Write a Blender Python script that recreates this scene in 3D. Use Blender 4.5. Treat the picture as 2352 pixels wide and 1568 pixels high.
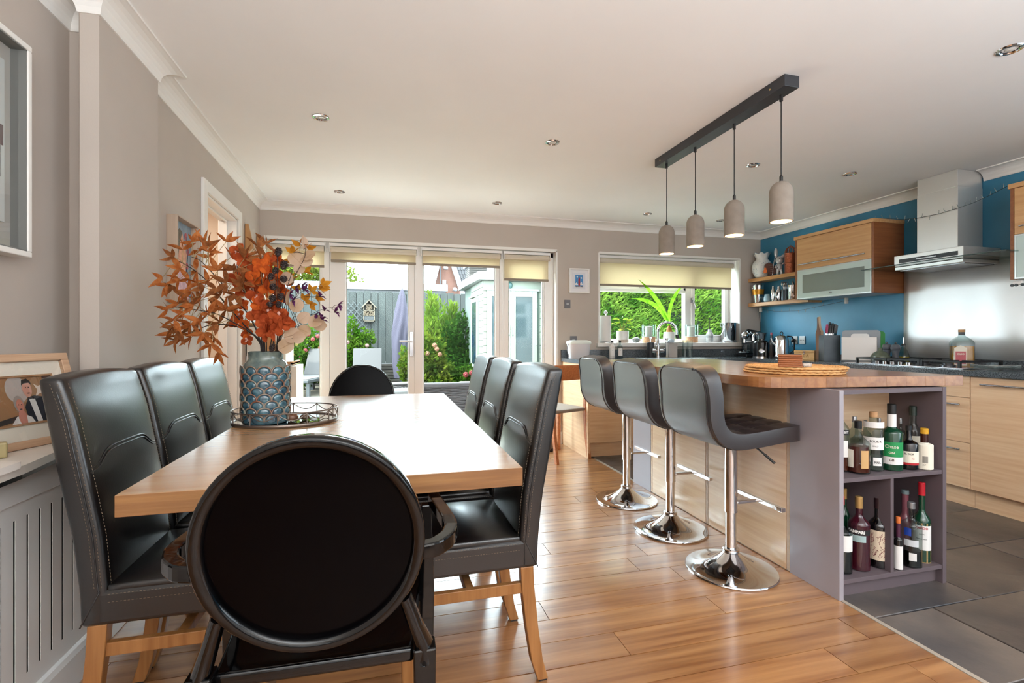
import bpy, bmesh, math, random
from mathutils import Vector, Matrix, Euler
random.seed(7)
for o in list(bpy.data.objects): bpy.data.objects.remove(o)
SC = bpy.context.scene
COL = SC.collection
PI = math.pi
# ---------------------------------------------------------------- camera, sky, sun, large lights, exposure
YAW = math.radians(14.6)
cam_d = bpy.data.cameras.new('camera'); cam = bpy.data.objects.new('camera', cam_d); COL.objects.link(cam)
cam.location = (0, 0, 1.10); cam.rotation_euler = (PI/2, 0, -YAW)
cam_d.sensor_width = 36; cam_d.lens = 36*1121/2352; cam_d.shift_y = -8/2352; cam_d.clip_start = .05; cam_d.clip_end = 300
SC.camera = cam
SC.view_settings.view_transform = 'Standard'; SC.view_settings.look = 'None'
SC.view_settings.exposure = 0.48; SC.view_settings.gamma = 1; SC.view_settings.use_curve_mapping = False
W = bpy.data.worlds.new('sky'); SC.world = W; W.use_nodes = True
bg = W.node_tree.nodes['Background']; bg.inputs[0].default_value = (.80, .91, 1, 1); bg.inputs[1].default_value = 14.5
sl = bpy.data.lights.new('sun', 'SUN'); sl.energy = 7.0; sl.angle = math.radians(3); sl.color = (1, .95, .86)
so = bpy.data.objects.new('sun', sl); COL.objects.link(so); so.rotation_euler = Euler((math.radians(42), 0, math.radians(-62)))
def area(name, loc, rot, sx, sy, e, col=(1, 1, 1)):
    l = bpy.data.lights.new(name, 'AREA'); l.shape = 'RECTANGLE'; l.size = sx; l.size_y = sy; l.energy = e; l.color = col
    o = bpy.data.objects.new(name, l); COL.objects.link(o); o.location = loc; o.rotation_euler = rot
    return o
# area lights added out of view behind the camera to fill the room
area('rear_fill', (1.6, -2.38, 1.2), (math.radians(90), 0, 0), 5.2, 2.1, 30, (.9, .96, 1))
area('side_fill', (4.1, -.6, 1.5), (math.radians(90), 0, math.radians(90)), 2.2, 1.6, 34, (.9, .96, 1))
# added uplight behind the camera, bounces more fill off the ceiling
area('bounce_fill', (.9, -1.35, 1.15), (math.radians(180), 0, 0), 3.0, 1.3, 190, (.88, .945, 1))
SC.cycles.max_bounces = 8; SC.cycles.diffuse_bounces = 5; SC.cycles.glossy_bounces = 4
SC.cycles.transmission_bounces = 6; SC.cycles.transparent_max_bounces = 14
SC.cycles.sample_clamp_indirect = 6; SC.cycles.caustics_reflective = False; SC.cycles.caustics_refractive = False
# ---------------------------------------------------------------- measuring: a picture ray cut with a real plane of the room
FV = Vector((math.sin(YAW), math.cos(YAW), 0)); RV = Vector((math.cos(YAW), -math.sin(YAW), 0)); C0 = Vector((0, 0, 1.1))
def ray(x, y): return FV + RV*((x-1176)/1121) + Vector((0, 0, (776-y)/1121))
def PX(x, y, X): d = ray(x, y); return C0 + d*(X/d.x)
def PY(x, y, Y): d = ray(x, y); return C0 + d*(Y/d.y)
def PZ(x, y, Z): d = ray(x, y); return C0 + d*((Z-1.1)/d.z)
def depth(p): return (Vector((p[0], p[1], 0))).dot(FV)
# ---------------------------------------------------------------- materials
TONE = 1.0
def hx(h):
    h = h.lstrip('#'); r = [int(h[i:i+2], 16)/255 for i in (0, 2, 4)]
    return tuple((c/12.92 if c <= .04045 else ((c+.055)/1.055)**2.4)*TONE for c in r)+(1,)
MATS = {}
def mat(name, col='#808080', rough=.5, metal=0, spec=.5, var=0, scale=8, bump=0, bscale=60, stretch=(1, 1, 1), col2=None,
        emit=0, coat=0, crough=.2, alpha=1, rand=0, sheen=0, rvar=0):
    if name in MATS: return MATS[name]
    m = bpy.data.materials.new(name); m.use_nodes = True; nt = m.node_tree; N = nt.nodes; L = nt.links
    b = N['Principled BSDF']; c = hx(col) if isinstance(col, str) else col
    b.inputs['Base Color'].default_value = c; b.inputs['Roughness'].default_value = rough
    b.inputs['Metallic'].default_value = metal; b.inputs['Specular IOR Level'].default_value = spec
    b.inputs['Coat Weight'].default_value = coat; b.inputs['Coat Roughness'].default_value = crough
    b.inputs['Alpha'].default_value = alpha
    if emit: b.inputs['Emission Color'].default_value = c; b.inputs['Emission Strength'].default_value = emit
    tc = N.new('ShaderNodeTexCoord'); mp = N.new('ShaderNodeMapping'); L.new(tc.outputs['Object'], mp.inputs[0])
    mp.inputs['Scale'].default_value = stretch
    src = None
    if var or col2:
        n = N.new('ShaderNodeTexNoise'); n.inputs['Scale'].default_value = scale; n.inputs['Detail'].default_value = 5
        L.new(mp.outputs[0], n.inputs['Vector'])
        if rand:
            oi = N.new('ShaderNodeObjectInfo'); vm = N.new('ShaderNodeVectorMath'); vm.operation = 'ADD'
            cm = N.new('ShaderNodeMath'); cm.operation = 'MULTIPLY'; cm.inputs[1].default_value = 37
            L.new(oi.outputs['Random'], cm.inputs[0]); L.new(mp.outputs[0], vm.inputs[0]); L.new(cm.outputs[0], vm.inputs[1])
            L.new(vm.outputs[0], n.inputs['Vector'])
        cr = N.new('ShaderNodeValToRGB'); L.new(n.outputs['Fac'], cr.inputs[0])
        cr.color_ramp.elements[0].position = .32; cr.color_ramp.elements[1].position = .68
        if col2: ca, cb = c, hx(col2)
        else: ca = tuple(x*(1-var) for x in c[:3])+(1,); cb = tuple(min(1, x*(1+var)) for x in c[:3])+(1,)
        cr.color_ramp.elements[0].color = ca; cr.color_ramp.elements[1].color = cb
        src = cr.outputs[0]
    if rand:
        oi2 = N.new('ShaderNodeObjectInfo'); mr = N.new('ShaderNodeMapRange'); mr.inputs[3].default_value = 1-rand; mr.inputs[4].default_value = 1+rand
        L.new(oi2.outputs['Random'], mr.inputs[0])
        hs = N.new('ShaderNodeHueSaturation')
        if src: L.new(src, hs.inputs['Color'])
        else: hs.inputs['Color'].default_value = c
        L.new(mr.outputs[0], hs.inputs['Value']); src = hs.outputs[0]
    if src: L.new(src, b.inputs['Base Color'])
    if bump:
        n2 = N.new('ShaderNodeTexNoise'); n2.inputs['Scale'].default_value = bscale; n2.inputs['Detail'].default_value = 4
        L.new(mp.outputs[0], n2.inputs['Vector'])
        bp = N.new('ShaderNodeBump'); bp.inputs['Strength'].default_value = bump; bp.inputs['Distance'].default_value = .01
        L.new(n2.outputs['Fac'], bp.inputs['Height']); L.new(bp.outputs[0], b.inputs['Normal'])
    if rvar:
        n3 = N.new('ShaderNodeTexNoise'); n3.inputs['Scale'].default_value = 3; L.new(mp.outputs[0], n3.inputs['Vector'])
        m3 = N.new('ShaderNodeMapRange'); m3.inputs[3].default_value = max(.02, rough-rvar); m3.inputs[4].default_value = rough+rvar
        L.new(n3.outputs['Fac'], m3.inputs[0]); L.new(m3.outputs[0], b.inputs['Roughness'])
    MATS[name] = m; return m
def glass(name, tint='#ffffff', refl=1.0, dens=0.0, rough=0.0):
    if name in MATS: return MATS[name]
    m = bpy.data.materials.new(name); m.use_nodes = True; nt = m.node_tree; N = nt.nodes; L = nt.links
    N.remove(N['Principled BSDF']); out = N['Material Output']
    tr = N.new('ShaderNodeBsdfTransparent'); c = hx(tint); tr.inputs[0].default_value = c
    base = tr.outputs[0]
    if dens:
        df = N.new('ShaderNodeBsdfDiffuse'); df.inputs[0].default_value = c; mx = N.new('ShaderNodeMixShader'); mx.inputs[0].default_value = dens
        L.new(base, mx.inputs[1]); L.new(df.outputs[0], mx.inputs[2]); base = mx.outputs[0]
    gl = N.new('ShaderNodeBsdfGlossy'); gl.inputs['Roughness'].default_value = rough
    fr = N.new('ShaderNodeFresnel'); ge = N.new('ShaderNodeNewGeometry'); mr = N.new('ShaderNodeMapRange')
    mr.inputs[3].default_value = 1.45; mr.inputs[4].default_value = 1/1.45; L.new(ge.outputs['Backfacing'], mr.inputs[0]); L.new(mr.outputs[0], fr.inputs[0])
    mu = N.new('ShaderNodeMath'); mu.operation = 'MULTIPLY'; mu.inputs[1].default_value = refl; L.new(fr.outputs[0], mu.inputs[0])
    m2 = N.new('ShaderNodeMixShader'); L.new(mu.outputs[0], m2.inputs[0]); L.new(base, m2.inputs[1]); L.new(gl.outputs[0], m2.inputs[2])
    L.new(m2.outputs[0], out.inputs[0]); MATS[name] = m; return m
def translucent(name, col, fac=.5, col2=None, scale=30):
    if name in MATS: return MATS[name]
    m = bpy.data.materials.new(name); m.use_nodes = True; nt = m.node_tree; N = nt.nodes; L = nt.links
    N.remove(N['Principled BSDF']); out = N['Material Output']
    d = N.new('ShaderNodeBsdfDiffuse'); t = N.new('ShaderNodeBsdfTranslucent'); mx = N.new('ShaderNodeMixShader')
    mx.inputs[0].default_value = fac
    d.inputs[0].default_value = hx(col); t.inputs[0].default_value = hx(col)
    if col2:
        n = N.new('ShaderNodeTexNoise'); n.inputs['Scale'].default_value = scale; cr = N.new('ShaderNodeValToRGB')
        oi = N.new('ShaderNodeObjectInfo'); tc = N.new('ShaderNodeTexCoord'); va = N.new('ShaderNodeVectorMath'); va.operation = 'ADD'
        L.new(tc.outputs['Object'], va.inputs[0]); L.new(oi.outputs['Random'], va.inputs[1]); L.new(va.outputs[0], n.inputs['Vector'])
        cr.color_ramp.elements[0].position = .38; cr.color_ramp.elements[1].position = .62
        cr.color_ramp.elements[0].color = hx(col); cr.color_ramp.elements[1].color = hx(col2)
        L.new(n.outputs['Fac'], cr.inputs[0]); L.new(cr.outputs[0], d.inputs[0]); L.new(cr.outputs[0], t.inputs[0])
    L.new(d.outputs[0], mx.inputs[1]); L.new(t.outputs[0], mx.inputs[2]); L.new(mx.outputs[0], out.inputs[0])
    MATS[name] = m; return m
def wood(name, c1, c2, rough=.4, axis='x', scale=1.0, rand=.0, coat=0, bump=.05, spec=.5):
    """wood with long grain along one axis"""
    if name in MATS: return MATS[name]
    s = {'x': (1.2, 22, 22), 'y': (22, 1.2, 22), 'z': (22, 22, 1.2)}[axis]
    m = mat(name, c1, rough, col2=c2, scale=2.4*scale, stretch=s, rand=rand or .0001, bump=bump, bscale=6*scale, coat=coat, spec=spec)
    return m
# ---------------------------------------------------------------- mesh builder
class MB:
    def __init__(s): s.v = []; s.f = []; s.m = []; s.s = []; s.mi = 0
    def mat(s, i): s.mi = i; return s
    def add(s, vs, fs, smooth=False):
        o = len(s.v); s.v += [tuple(p) for p in vs]
        for f in fs: s.f.append([i+o for i in f]); s.m.append(s.mi); s.s.append(smooth)
        return s
    def box(s, x0, x1, y0, y1, z0, z1, M=None):
        if x0 > x1: x0, x1 = x1, x0
        if y0 > y1: y0, y1 = y1, y0
        if z0 > z1: z0, z1 = z1, z0
        v = [(x0, y0, z0), (x1, y0, z0), (x1, y1, z0), (x0, y1, z0), (x0, y0, z1), (x1, y0, z1), (x1, y1, z1), (x0, y1, z1)]
        if M: v = [M @ Vector(p) for p in v]
        return s.add(v, [(0, 3, 2, 1), (4, 5, 6, 7), (0, 1, 5, 4), (1, 2, 6, 5), (2, 3, 7, 6), (3, 0, 4, 7)])
    def bar(s, p, q, w, h, up=(0, 0, 1)):
        p = Vector(p); q = Vector(q); d = (q-p).normalized(); u = Vector(up)
        if abs(d.dot(u)) > .98: u = Vector((0, 1, 0))
        a = d.cross(u).normalized(); b = a.cross(d).normalized()
        v = []
        for c in (p, q):
            for i, j in ((-1, -1), (1, -1), (1, 1), (-1, 1)): v.append(c+a*(i*w/2)+b*(j*h/2))
        return s.add(v, [(0, 1, 2, 3), (7, 6, 5, 4), (0, 4, 5, 1), (1, 5, 6, 2), (2, 6, 7, 3), (3, 7, 4, 0)])
    def loft(s, rings, closed=True, caps=True, smooth=True):
        n = len(rings[0]); vs = [p for r in rings for p in r]; fs = []
        for i in range(len(rings)-1):
            for j in range(n if closed else n-1):
                k = (j+1) % n; fs.append((i*n+j, i*n+k, (i+1)*n+k, (i+1)*n+j))
        s.add(vs, fs, smooth)
        if caps and closed:
            s.add(rings[0], [tuple(range(n))[::-1]]); s.add(rings[-1], [tuple(range(n))])
        return s
    def lathe(s, prof, c=(0, 0, 0), n=24, caps=True, ang=28):
        """profile of (r, z); corners sharper than ang are split"""
        c = Vector(c); segs = [[prof[0]]]
        for i in range(1, len(prof)):
            segs[-1].append(prof[i])
            if i < len(prof)-1:
                a = Vector((prof[i][0]-prof[i-1][0], prof[i][1]-prof[i-1][1])); b = Vector((prof[i+1][0]-prof[i][0], prof[i+1][1]-prof[i][1]))
                if a.length > 1e-7 and b.length > 1e-7 and a.angle(b) > math.radians(ang): segs.append([prof[i]])
        for g in segs:
            rings = [[c+Vector((r*math.cos(2*PI*k/n), r*math.sin(2*PI*k/n), z)) for k in range(n)] for r, z in g]
            s.loft(rings, caps=False)
        if caps:
            for (r, z), rev in ((prof[0], True), (prof[-1], False)):
                if r > 1e-5:
                    ring = [c+Vector((r*math.cos(2*PI*k/n), r*math.sin(2*PI*k/n), z)) for k in range(n)]
                    s.add(ring, [tuple(range(n))[::-1] if rev else tuple(range(n))])
        return s
    def tube(s, pts, r, n=8, closed=False, caps=True, flat=None):
        pts = [Vector(p) for p in pts]; m = len(pts); R = r if isinstance(r, (list, tuple)) else [r]*m
        rings = []; up = None
        for i, p in enumerate(pts):
            if closed: d = pts[(i+1) % m]-pts[i-1]
            else: d = pts[min(i+1, m-1)]-pts[max(i-1, 0)]
            d = d.normalized() if d.length > 1e-9 else Vector((0, 0, 1))
            if up is None: up = Vector((0, 0, 1)) if abs(d.z) < .9 else Vector((1, 0, 0))
            a = d.cross(up)
            a = a.normalized() if a.length > 1e-6 else Vector((1, 0, 0)); b = a.cross(d).normalized(); up = b
            fa, fb = flat if flat else (1, 1)
            rings.append([p+a*(R[i]*fa*math.cos(2*PI*k/n))+b*(R[i]*fb*math.sin(2*PI*k/n)) for k in range(n)])
        if closed: rings.append(rings[0]); caps = False
        return s.loft(rings, caps=caps)
    def prism(s, poly, axis, a, b, smooth=False):
        def P(u, v, w): return {'z': (u, v, w), 'y': (u, w, v), 'x': (w, u, v)}[axis]
        n = len(poly); v = [P(u, w_, a) for u, w_ in poly]+[P(u, w_, b) for u, w_ in poly]
        s.add(v, [tuple(range(n))[::-1], tuple(range(n, 2*n))])
        s.add(v, [(i, (i+1) % n, n+(i+1) % n, n+i) for i in range(n)], smooth)
        return s
    def ell(s, c, r, n=14, m=9, M=None):
        c = Vector(c); r = (r, r, r) if not isinstance(r, (list, tuple)) else r
        rings = []
        for i in range(m+1):
            t = PI*i/m; rings.append([Vector((r[0]*math.sin(t)*math.cos(2*PI*k/n), r[1]*math.sin(t)*math.sin(2*PI*k/n), -r[2]*math.cos(t))) for k in range(n)])
        rings = [[c+(M @ p if M else p) for p in g] for g in rings]
        return s.loft(rings, caps=False)
    def gbox(s, nu, nv, nw, f):
        """subdivided closed box, f(u,v,w) in 0..1 -> point"""
        idx = {}; vs = []
        def g(i, j, k):
            key = (i, j, k)
            if key not in idx: idx[key] = len(vs); vs.append(f(i/nu, j/nv, k/nw))
            return idx[key]
        fs = []
        for i in range(nu):
            for j in range(nv):
                fs.append((g(i, j, 0), g(i, j+1, 0), g(i+1, j+1, 0), g(i+1, j, 0))); fs.append((g(i, j, nw), g(i+1, j, nw), g(i+1, j+1, nw), g(i, j+1, nw)))
        for i in range(nu):
            for k in range(nw):
                fs.append((g(i, 0, k), g(i+1, 0, k), g(i+1, 0, k+1), g(i, 0, k+1))); fs.append((g(i, nv, k), g(i, nv, k+1), g(i+1, nv, k+1), g(i+1, nv, k)))
        for j in range(nv):
            for k in range(nw):
                fs.append((g(0, j, k), g(0, j, k+1), g(0, j+1, k+1), g(0, j+1, k))); fs.append((g(nu, j, k), g(nu, j+1, k), g(nu, j+1, k+1), g(nu, j, k+1)))
        return s.add(vs, fs, True)
    def quad(s, a, b, c, d): return s.add([a, b, c, d], [(0, 1, 2, 3)])
def setk(o, **k):
    for a, b in k.items():
        if b is not None: o[a] = b
    return o
def obj(name, mb, mats, parent=None, loc=None, rot=None, bevel=0, seg=2, label=None, cat=None, group=None, kind=None, fixn=False, wn=False):
    if isinstance(mb, MB):
        me = bpy.data.meshes.new(name); me.from_pydata(mb.v, [], mb.f)
        if not isinstance(mats, (list, tuple)): mats = [mats]
        for m in mats: me.materials.append(m)
        me.polygons.foreach_set('material_index', mb.m); me.polygons.foreach_set('use_smooth', mb.s)
        if fixn:
            bm = bmesh.new(); bm.from_mesh(me); bmesh.ops.remove_doubles(bm, verts=bm.verts, dist=1e-6); bmesh.ops.recalc_face_normals(bm, faces=bm.faces); bm.to_mesh(me); bm.free()
        me.update()
    else:
        me = mb
    o = bpy.data.objects.new(name, me); COL.objects.link(o)
    if parent: o.parent = parent
    if loc is not None: o.location = loc
    if rot is not None: o.rotation_euler = rot
    if bevel:
        b = o.modifiers.new('bevel', 'BEVEL'); b.width = bevel; b.segments = seg; b.limit_method = 'ANGLE'; b.angle_limit = math.radians(35)
        b.harden_normals = bool(wn)
    return setk(o, label=label, category=cat, group=group, kind=kind)
def thing(name, label, cat, loc=(0, 0, 0), rz=0, group=None, rot=None):
    o = bpy.data.objects.new(name, None); COL.objects.link(o); o.location = loc
    o.rotation_euler = rot if rot is not None else (0, 0, rz); o.empty_display_size = .05
    return setk(o, label=label, category=cat, group=group)
def dup(r, loc, rz=None, label=None, group=None):
    c = r.copy(); COL.objects.link(c); c.location = loc
    if rz is not None: c.rotation_euler = (0, 0, rz)
    if label: c['label'] = label
    if group: c['group'] = group
    for ch in list(r.children):
        d = ch.copy(); COL.objects.link(d); d.parent = c
        for g in list(ch.children):
            e = g.copy(); COL.objects.link(e); e.parent = d
    return c
def struct(name, mb, m, bevel=0, label=None, **k):
    return obj(name, mb, m, bevel=bevel, kind='structure', label=label, **k)
TXT = {}
def text_mb(s, size, bold=0.0):
    cu = bpy.data.curves.new('t', 'FONT'); cu.body = s; cu.size = size; cu.align_x = 'CENTER'; cu.align_y = 'CENTER'; cu.offset = bold*size
    cu.resolution_u = 2; o = bpy.data.objects.new('t', cu); COL.objects.link(o)
    dg = bpy.context.evaluated_depsgraph_get(); me = bpy.data.meshes.new_from_object(o.evaluated_get(dg))
    v = [tuple(p.co) for p in me.vertices]; f = [tuple(p.vertices) for p in me.polygons]
    bpy.data.objects.remove(o); bpy.data.curves.remove(cu); bpy.data.meshes.remove(me)
    return v, f
def flat_text(mb, s, size, M, bold=0.0):
    v, f = text_mb(s, size, bold); mb.add([M @ Vector((p[0], p[1], 0)) for p in v], f); return mb
def wrap_text(mb, s, size, R, z, ang, bold=0.0, sx=1.0):
    """lettering round a cylinder, read from outside, centred at angle ang"""
    v, f = text_mb(s, size, bold)
    mb.add([((R)*math.cos(ang+p[0]*sx/R), (R)*math.sin(ang+p[0]*sx/R), z+p[1]) for p in v], f); return mb
def patch(mb, R, a0, a1, z0, z1, n=10):
    vs = []; fs = []
    for i in range(n+1):
        a = a0+(a1-a0)*i/n; vs += [(R*math.cos(a), R*math.sin(a), z0), (R*math.cos(a), R*math.sin(a), z1)]
    for i in range(n): fs.append((2*i, 2*i+2, 2*i+3, 2*i+1))
    mb.add(vs, fs, True); return mb
# ---------------------------------------------------------------- shared materials
M_wall = mat('taupe_wall_paint', '#bcb1a7', .85, var=.03, scale=3, bump=.03, bscale=140)
M_white = mat('white_gloss_paint', '#e9e6e1', .35)
M_ceil = mat('white_ceiling_paint', '#f3f1ef', .9, var=.015, scale=2)
M_cove = mat('white_cornice_plaster', '#ece9e4', .7)
M_blue = mat('teal_blue_wall_paint', '#3a82a4', .4, var=.07, scale=5)
M_upvc = mat('white_upvc', '#eceae8', .25)
M_pane = glass('window_glass', '#f6fbfa', .15)
M_veneer = wood('oak_veneer_horizontal', '#d9b18c', '#e6c6a2', .32, 'y', 1.0, coat=.15)
M_veneerX = wood('oak_veneer_crosswise', '#d9b18c', '#e6c6a2', .32, 'x', 1.0, coat=.15)
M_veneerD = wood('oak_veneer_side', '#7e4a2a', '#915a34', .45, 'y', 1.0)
M_chrome = mat('chrome', '#d8d8da', .06, metal=1)
M_steel = mat('brushed_steel', '#e4e4e4', .42, metal=.6, bump=.02, bscale=30, stretch=(1, 1, 60))
M_steelH = mat('satin_steel', '#b8b8ba', .22, metal=1)
M_black = mat('black_plastic', '#101012', .35)
M_blackgloss = mat('black_gloss_plastic', '#07070a', .07, spec=.6)
M_granite = mat('dark_granite', '#2c3238', .12, col2='#6a7278', scale=160, spec=.6)
M_leather = mat('dark_brown_leather', '#080607', .33, spec=.6, coat=.5, crough=.26, var=.15, scale=12, bump=.04, bscale=220, rvar=.06)
M_stitch = mat('beige_stitching', '#6d5f50', .8)
M_oakleg = wood('oak_leg', '#86572c', '#a06f40', .4, 'z', 1.0)
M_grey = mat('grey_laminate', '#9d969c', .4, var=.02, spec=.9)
M_veneerW = wood('oak_veneer_wall_shaded', '#c2915e', '#d2a472', .32, 'x', 1.0, coat=.15)  # same oak veneer, darkened to put the wall units' dimmer light into colour
M_greydark = mat('grey_laminate_shaded', '#62565a', .5, var=.02)  # darker copy of the grey laminate, shade of the bottle bays put in
M_ceramic = mat('white_ceramic', '#e8e6e2', .2)
M_wax = mat('ivory_wax', '#ece8dd', .6)
# ================================================================ THE ROOM
H = 2.325
RX, BY = 4.26, 4.80          # right wall, back wall
REAR = -2.45
# ---- floor: subfloor, planks, slates
fl = MB(); fl.box(-1.3, 4.4, REAR, 4.95, -.10, -.012)
floor = struct('floor', fl, mat('dark_floor_joint', '#3d2c20', .8))
M_plank = wood('oiled_oak_plank', '#85542f', '#b07e50', .3, 'x', .55, rand=.14, coat=1.0, bump=.06, spec=.6)
pitch = .1365; joint_at = {0: .827, -2: 1.506, 3: 1.323, 2: .622, 6: .818, 5: 1.289, 12: 1.46, 4: -.35, 1: -.2, -1: .2}
Lp = 1.52; plank_meshes = {}
def plank_mesh(L):
    key = round(L, 3)
    if key not in plank_meshes:
        mb = MB(); mb.box(.0012, L-.0014, .0017, pitch-.0017, -.014, 0)
        o = obj('plank', mb, M_plank, parent=floor, bevel=0); plank_meshes[key] = o.data; bpy.data.objects.remove(o)
    return plank_meshes[key]
for k in range(-15, 25):
    y0 = 1.535+k*pitch
    if y0 > 4.80: break
    x_end = 1.845
    off = joint_at.get(k, random.uniform(-.6, .9))
    xs = [-1.1]; x = off
    while x > -1.0: x -= Lp
    x += Lp
    while x < x_end-.08: xs.append(x); x += Lp
    xs.append(x_end)
    for a, b in zip(xs, xs[1:]):
        o = obj('plank', plank_mesh(b-a), M_plank, parent=floor); o.location = (a, y0, random.uniform(-.0005, .0005))
# slates
def slate_mat():
    m = mat('riven_slate', '#38383c', .36, col2='#6f635a', scale=2.4, rand=.28, bump=.5, bscale=9, spec=.6)
    return m
M_slate = slate_mat(); slate_cache = {}
rnd = random.Random(3)
for r in range(-3, 9):
    y0 = 1.497+.392*r
    off = [2.165, 2.455, 2.79-.625][r % 3] if r not in (0, -1) else (2.455 if r == 0 else 2.165)
    x = off
    while x > 1.86: x -= .625
    edges = []
    while x < 4.3: edges.append(x); x += .625
    edges.append(x)
    for a, b in zip(edges, edges[1:]):
        a2 = max(a, 1.866); b2 = min(b, 4.255); yy1 = min(y0+.392, 4.79)
        if b2-a2 < .04 or yy1-y0 < .03: continue
        mb = MB(); e = .003
        mb.box(a2+e, b2-e, y0+e, yy1-e, -.012, rnd.uniform(-.0012, .001))
        obj('slate_tile', mb, M_slate, parent=floor, bevel=.002, seg=1)
trimb = MB(); trimb.box(1.846, 1.865, -2.4, 4.13, -.012, .0015); struct('trim_1', trimb, mat('grey_grout_strip', '#a39688', .8), label='pale strip where the oak planks meet the slate')
# ---- ceiling
cb = MB(); cb.box(-1.3, 4.4, REAR, 4.95, H, H+.1); struct('ceiling', cb, M_ceil)
# ---- back wall with door and window openings
DX0, DX1, DZ = -1.055, 1.735, 2.006
WX0, WX1, WZ0, WZ1 = 2.209, 3.978, 1.045, 2.01
wb = MB(); YB2 = 5.07
wb.box(-1.3, DX0, BY, YB2, 0, H); wb.box(DX0, DX1, BY, YB2, DZ, H); wb.box(DX1, WX0, BY, YB2, 0, H)
wb.box(WX0, WX1, BY, YB2, 0, WZ0); wb.box(WX0, WX1, BY, YB2, WZ1, H); wb.box(WX1, 4.4, BY, YB2, 0, H)
struct('wall_back', wb, M_wall)
# white linings of both openings
rv = MB(); rv.box(DX0, DX1, BY-.004, 4.93, DZ-.012, DZ+.016); rv.box(DX1-.012, DX1+.004, BY-.004, 4.93, 0, DZ); rv.box(DX0, DX0+.008, BY-.004, 4.93, 0, DZ)
struct('trim_2', rv, M_white)
rv = MB(); rv.box(WX0, WX1, BY-.002, 5.06, WZ1-.01, WZ1+.012); rv.box(WX1-.01, WX1+.008, BY-.002, 5.06, WZ0, WZ1); rv.box(WX0-.008, WX0+.006, BY-.002, 5.06, WZ0, WZ1)
struct('trim_3', rv, M_white)
# ---- right wall (teal), rear wall
wb = MB(); wb.box(RX, RX+.12, REAR, BY+.1, 0, H); struct('wall_right', wb, M_blue)
wb = MB(); wb.box(-1.3, 4.4, REAR-.1, REAR, 0, H); struct('wall_rear', wb, M_wall)
# ---- left wall: near part, chimney breast, far part (slightly out of square) with the doorway
wb = MB(); wb.box(-1.3, -1.145, REAR, 2.19, 0, H); struct('wall_left', wb, M_wall)
wb = MB(); wb.box(-1.043, -.985, 2.054, 2.52, 0, H); wb.box(-1.3, -1.043, 2.19, 2.52, 0, H)
wb.lathe([(.012, 0), (.012, H)], (-1.040, 2.068, 0), 12)
struct('wall_left_breast', wb, M_wall)
TH = .0211
def FW(s, x=0, z=0):   # point on the far left wall: s along it from Y=2.52
    return Vector((-1.038+x*math.cos(TH)-s*math.sin(TH), 2.52+s*math.cos(TH)+x*math.sin(TH), z))
OS0, OS1, OZ = .805, 1.54, 1.985
wb = MB(); wb.box(-.12, 0, 0, OS0, 0, H); wb.box(-.12, 0, OS1, 2.29, 0, H); wb.box(-.12, 0, OS0, OS1, OZ, H)
struct('wall_left_far', wb, M_wall, loc=FW(0), rot=(0, 0, TH))
ar = MB(); a = .068
ar.box(0, .018, OS0-a, OS0, 0, OZ+a); ar.box(0, .018, OS1, OS1+a, 0, OZ+a); ar.box(0, .018, OS0, OS1, OZ, OZ+a)
ar.box(-.125, 0, OS0-.001, OS0+.014, 0, OZ); ar.box(-.125, 0, OS1-.014, OS1+.001, 0, OZ); ar.box(-.125, 0, OS0, OS1, OZ-.014, OZ)
ar.box(-.075, -.06, OS0+.014, OS1-.014, OZ-.028, OZ-.014); ar.box(-.075, -.06, OS0+.014, OS0+.028, 0, OZ-.014); ar.box(-.075, -.06, OS1-.028, OS1-.014, 0, OZ-.014)
struct('door_1', ar, M_white, bevel=.003, loc=FW(0), rot=(0, 0, TH), label='white architrave of the doorway in the left wall')
# hall behind the doorway, lined with cream boards
M_cream = mat('cream_board_paint', '#e6d6c4', .5)
hb = MB(); hb.box(-2.3, -1.17, 4.50, 4.55, 0, H); hb.box(-2.35, -2.3, 2.5, 4.55, 0, H); hb.box(-2.3, -1.17, 2.5, 4.5, H-.05, H+.02); hb.box(-2.3, -1.17, 2.45, 2.5, 0, H)
hb.box(-2.3, -1.1, 2.5, 4.55, -.1, -.003)
hall = struct('wall_hall', hb, M_cream, label='cream lined passage seen through the left doorway')
for i in range(9):
    m = MB(); x = -2.28+i*.124; m.box(x+.003, x+.121, 4.485, 4.502, 0, 2.27); obj('panel_board', m, M_cream, parent=hall, bevel=.003, seg=1)
lp = PY(505, 820, 4.48)
t = thing('door_latch', 'small brass door latch plate on the cream boards in the passage', 'latch', (lp.x, 4.484, lp.z))
m = MB(); m.box(-.018, .018, -.004, 0, -.045, .045); obj('latch_plate', m, mat('cream_metal', '#d8c8a8', .4), t, bevel=.002)
m = MB(); m.box(-.007, .012, -.012, -.003, -.02, .02); obj('latch_bolt', m, mat('brass', '#9c7a45', .3, metal=1), t)
area('hall_lamp', (-1.75, 3.7, 2.2), (0, 0, 0), .5, .5, 9, (1, .86, .72))
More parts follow.
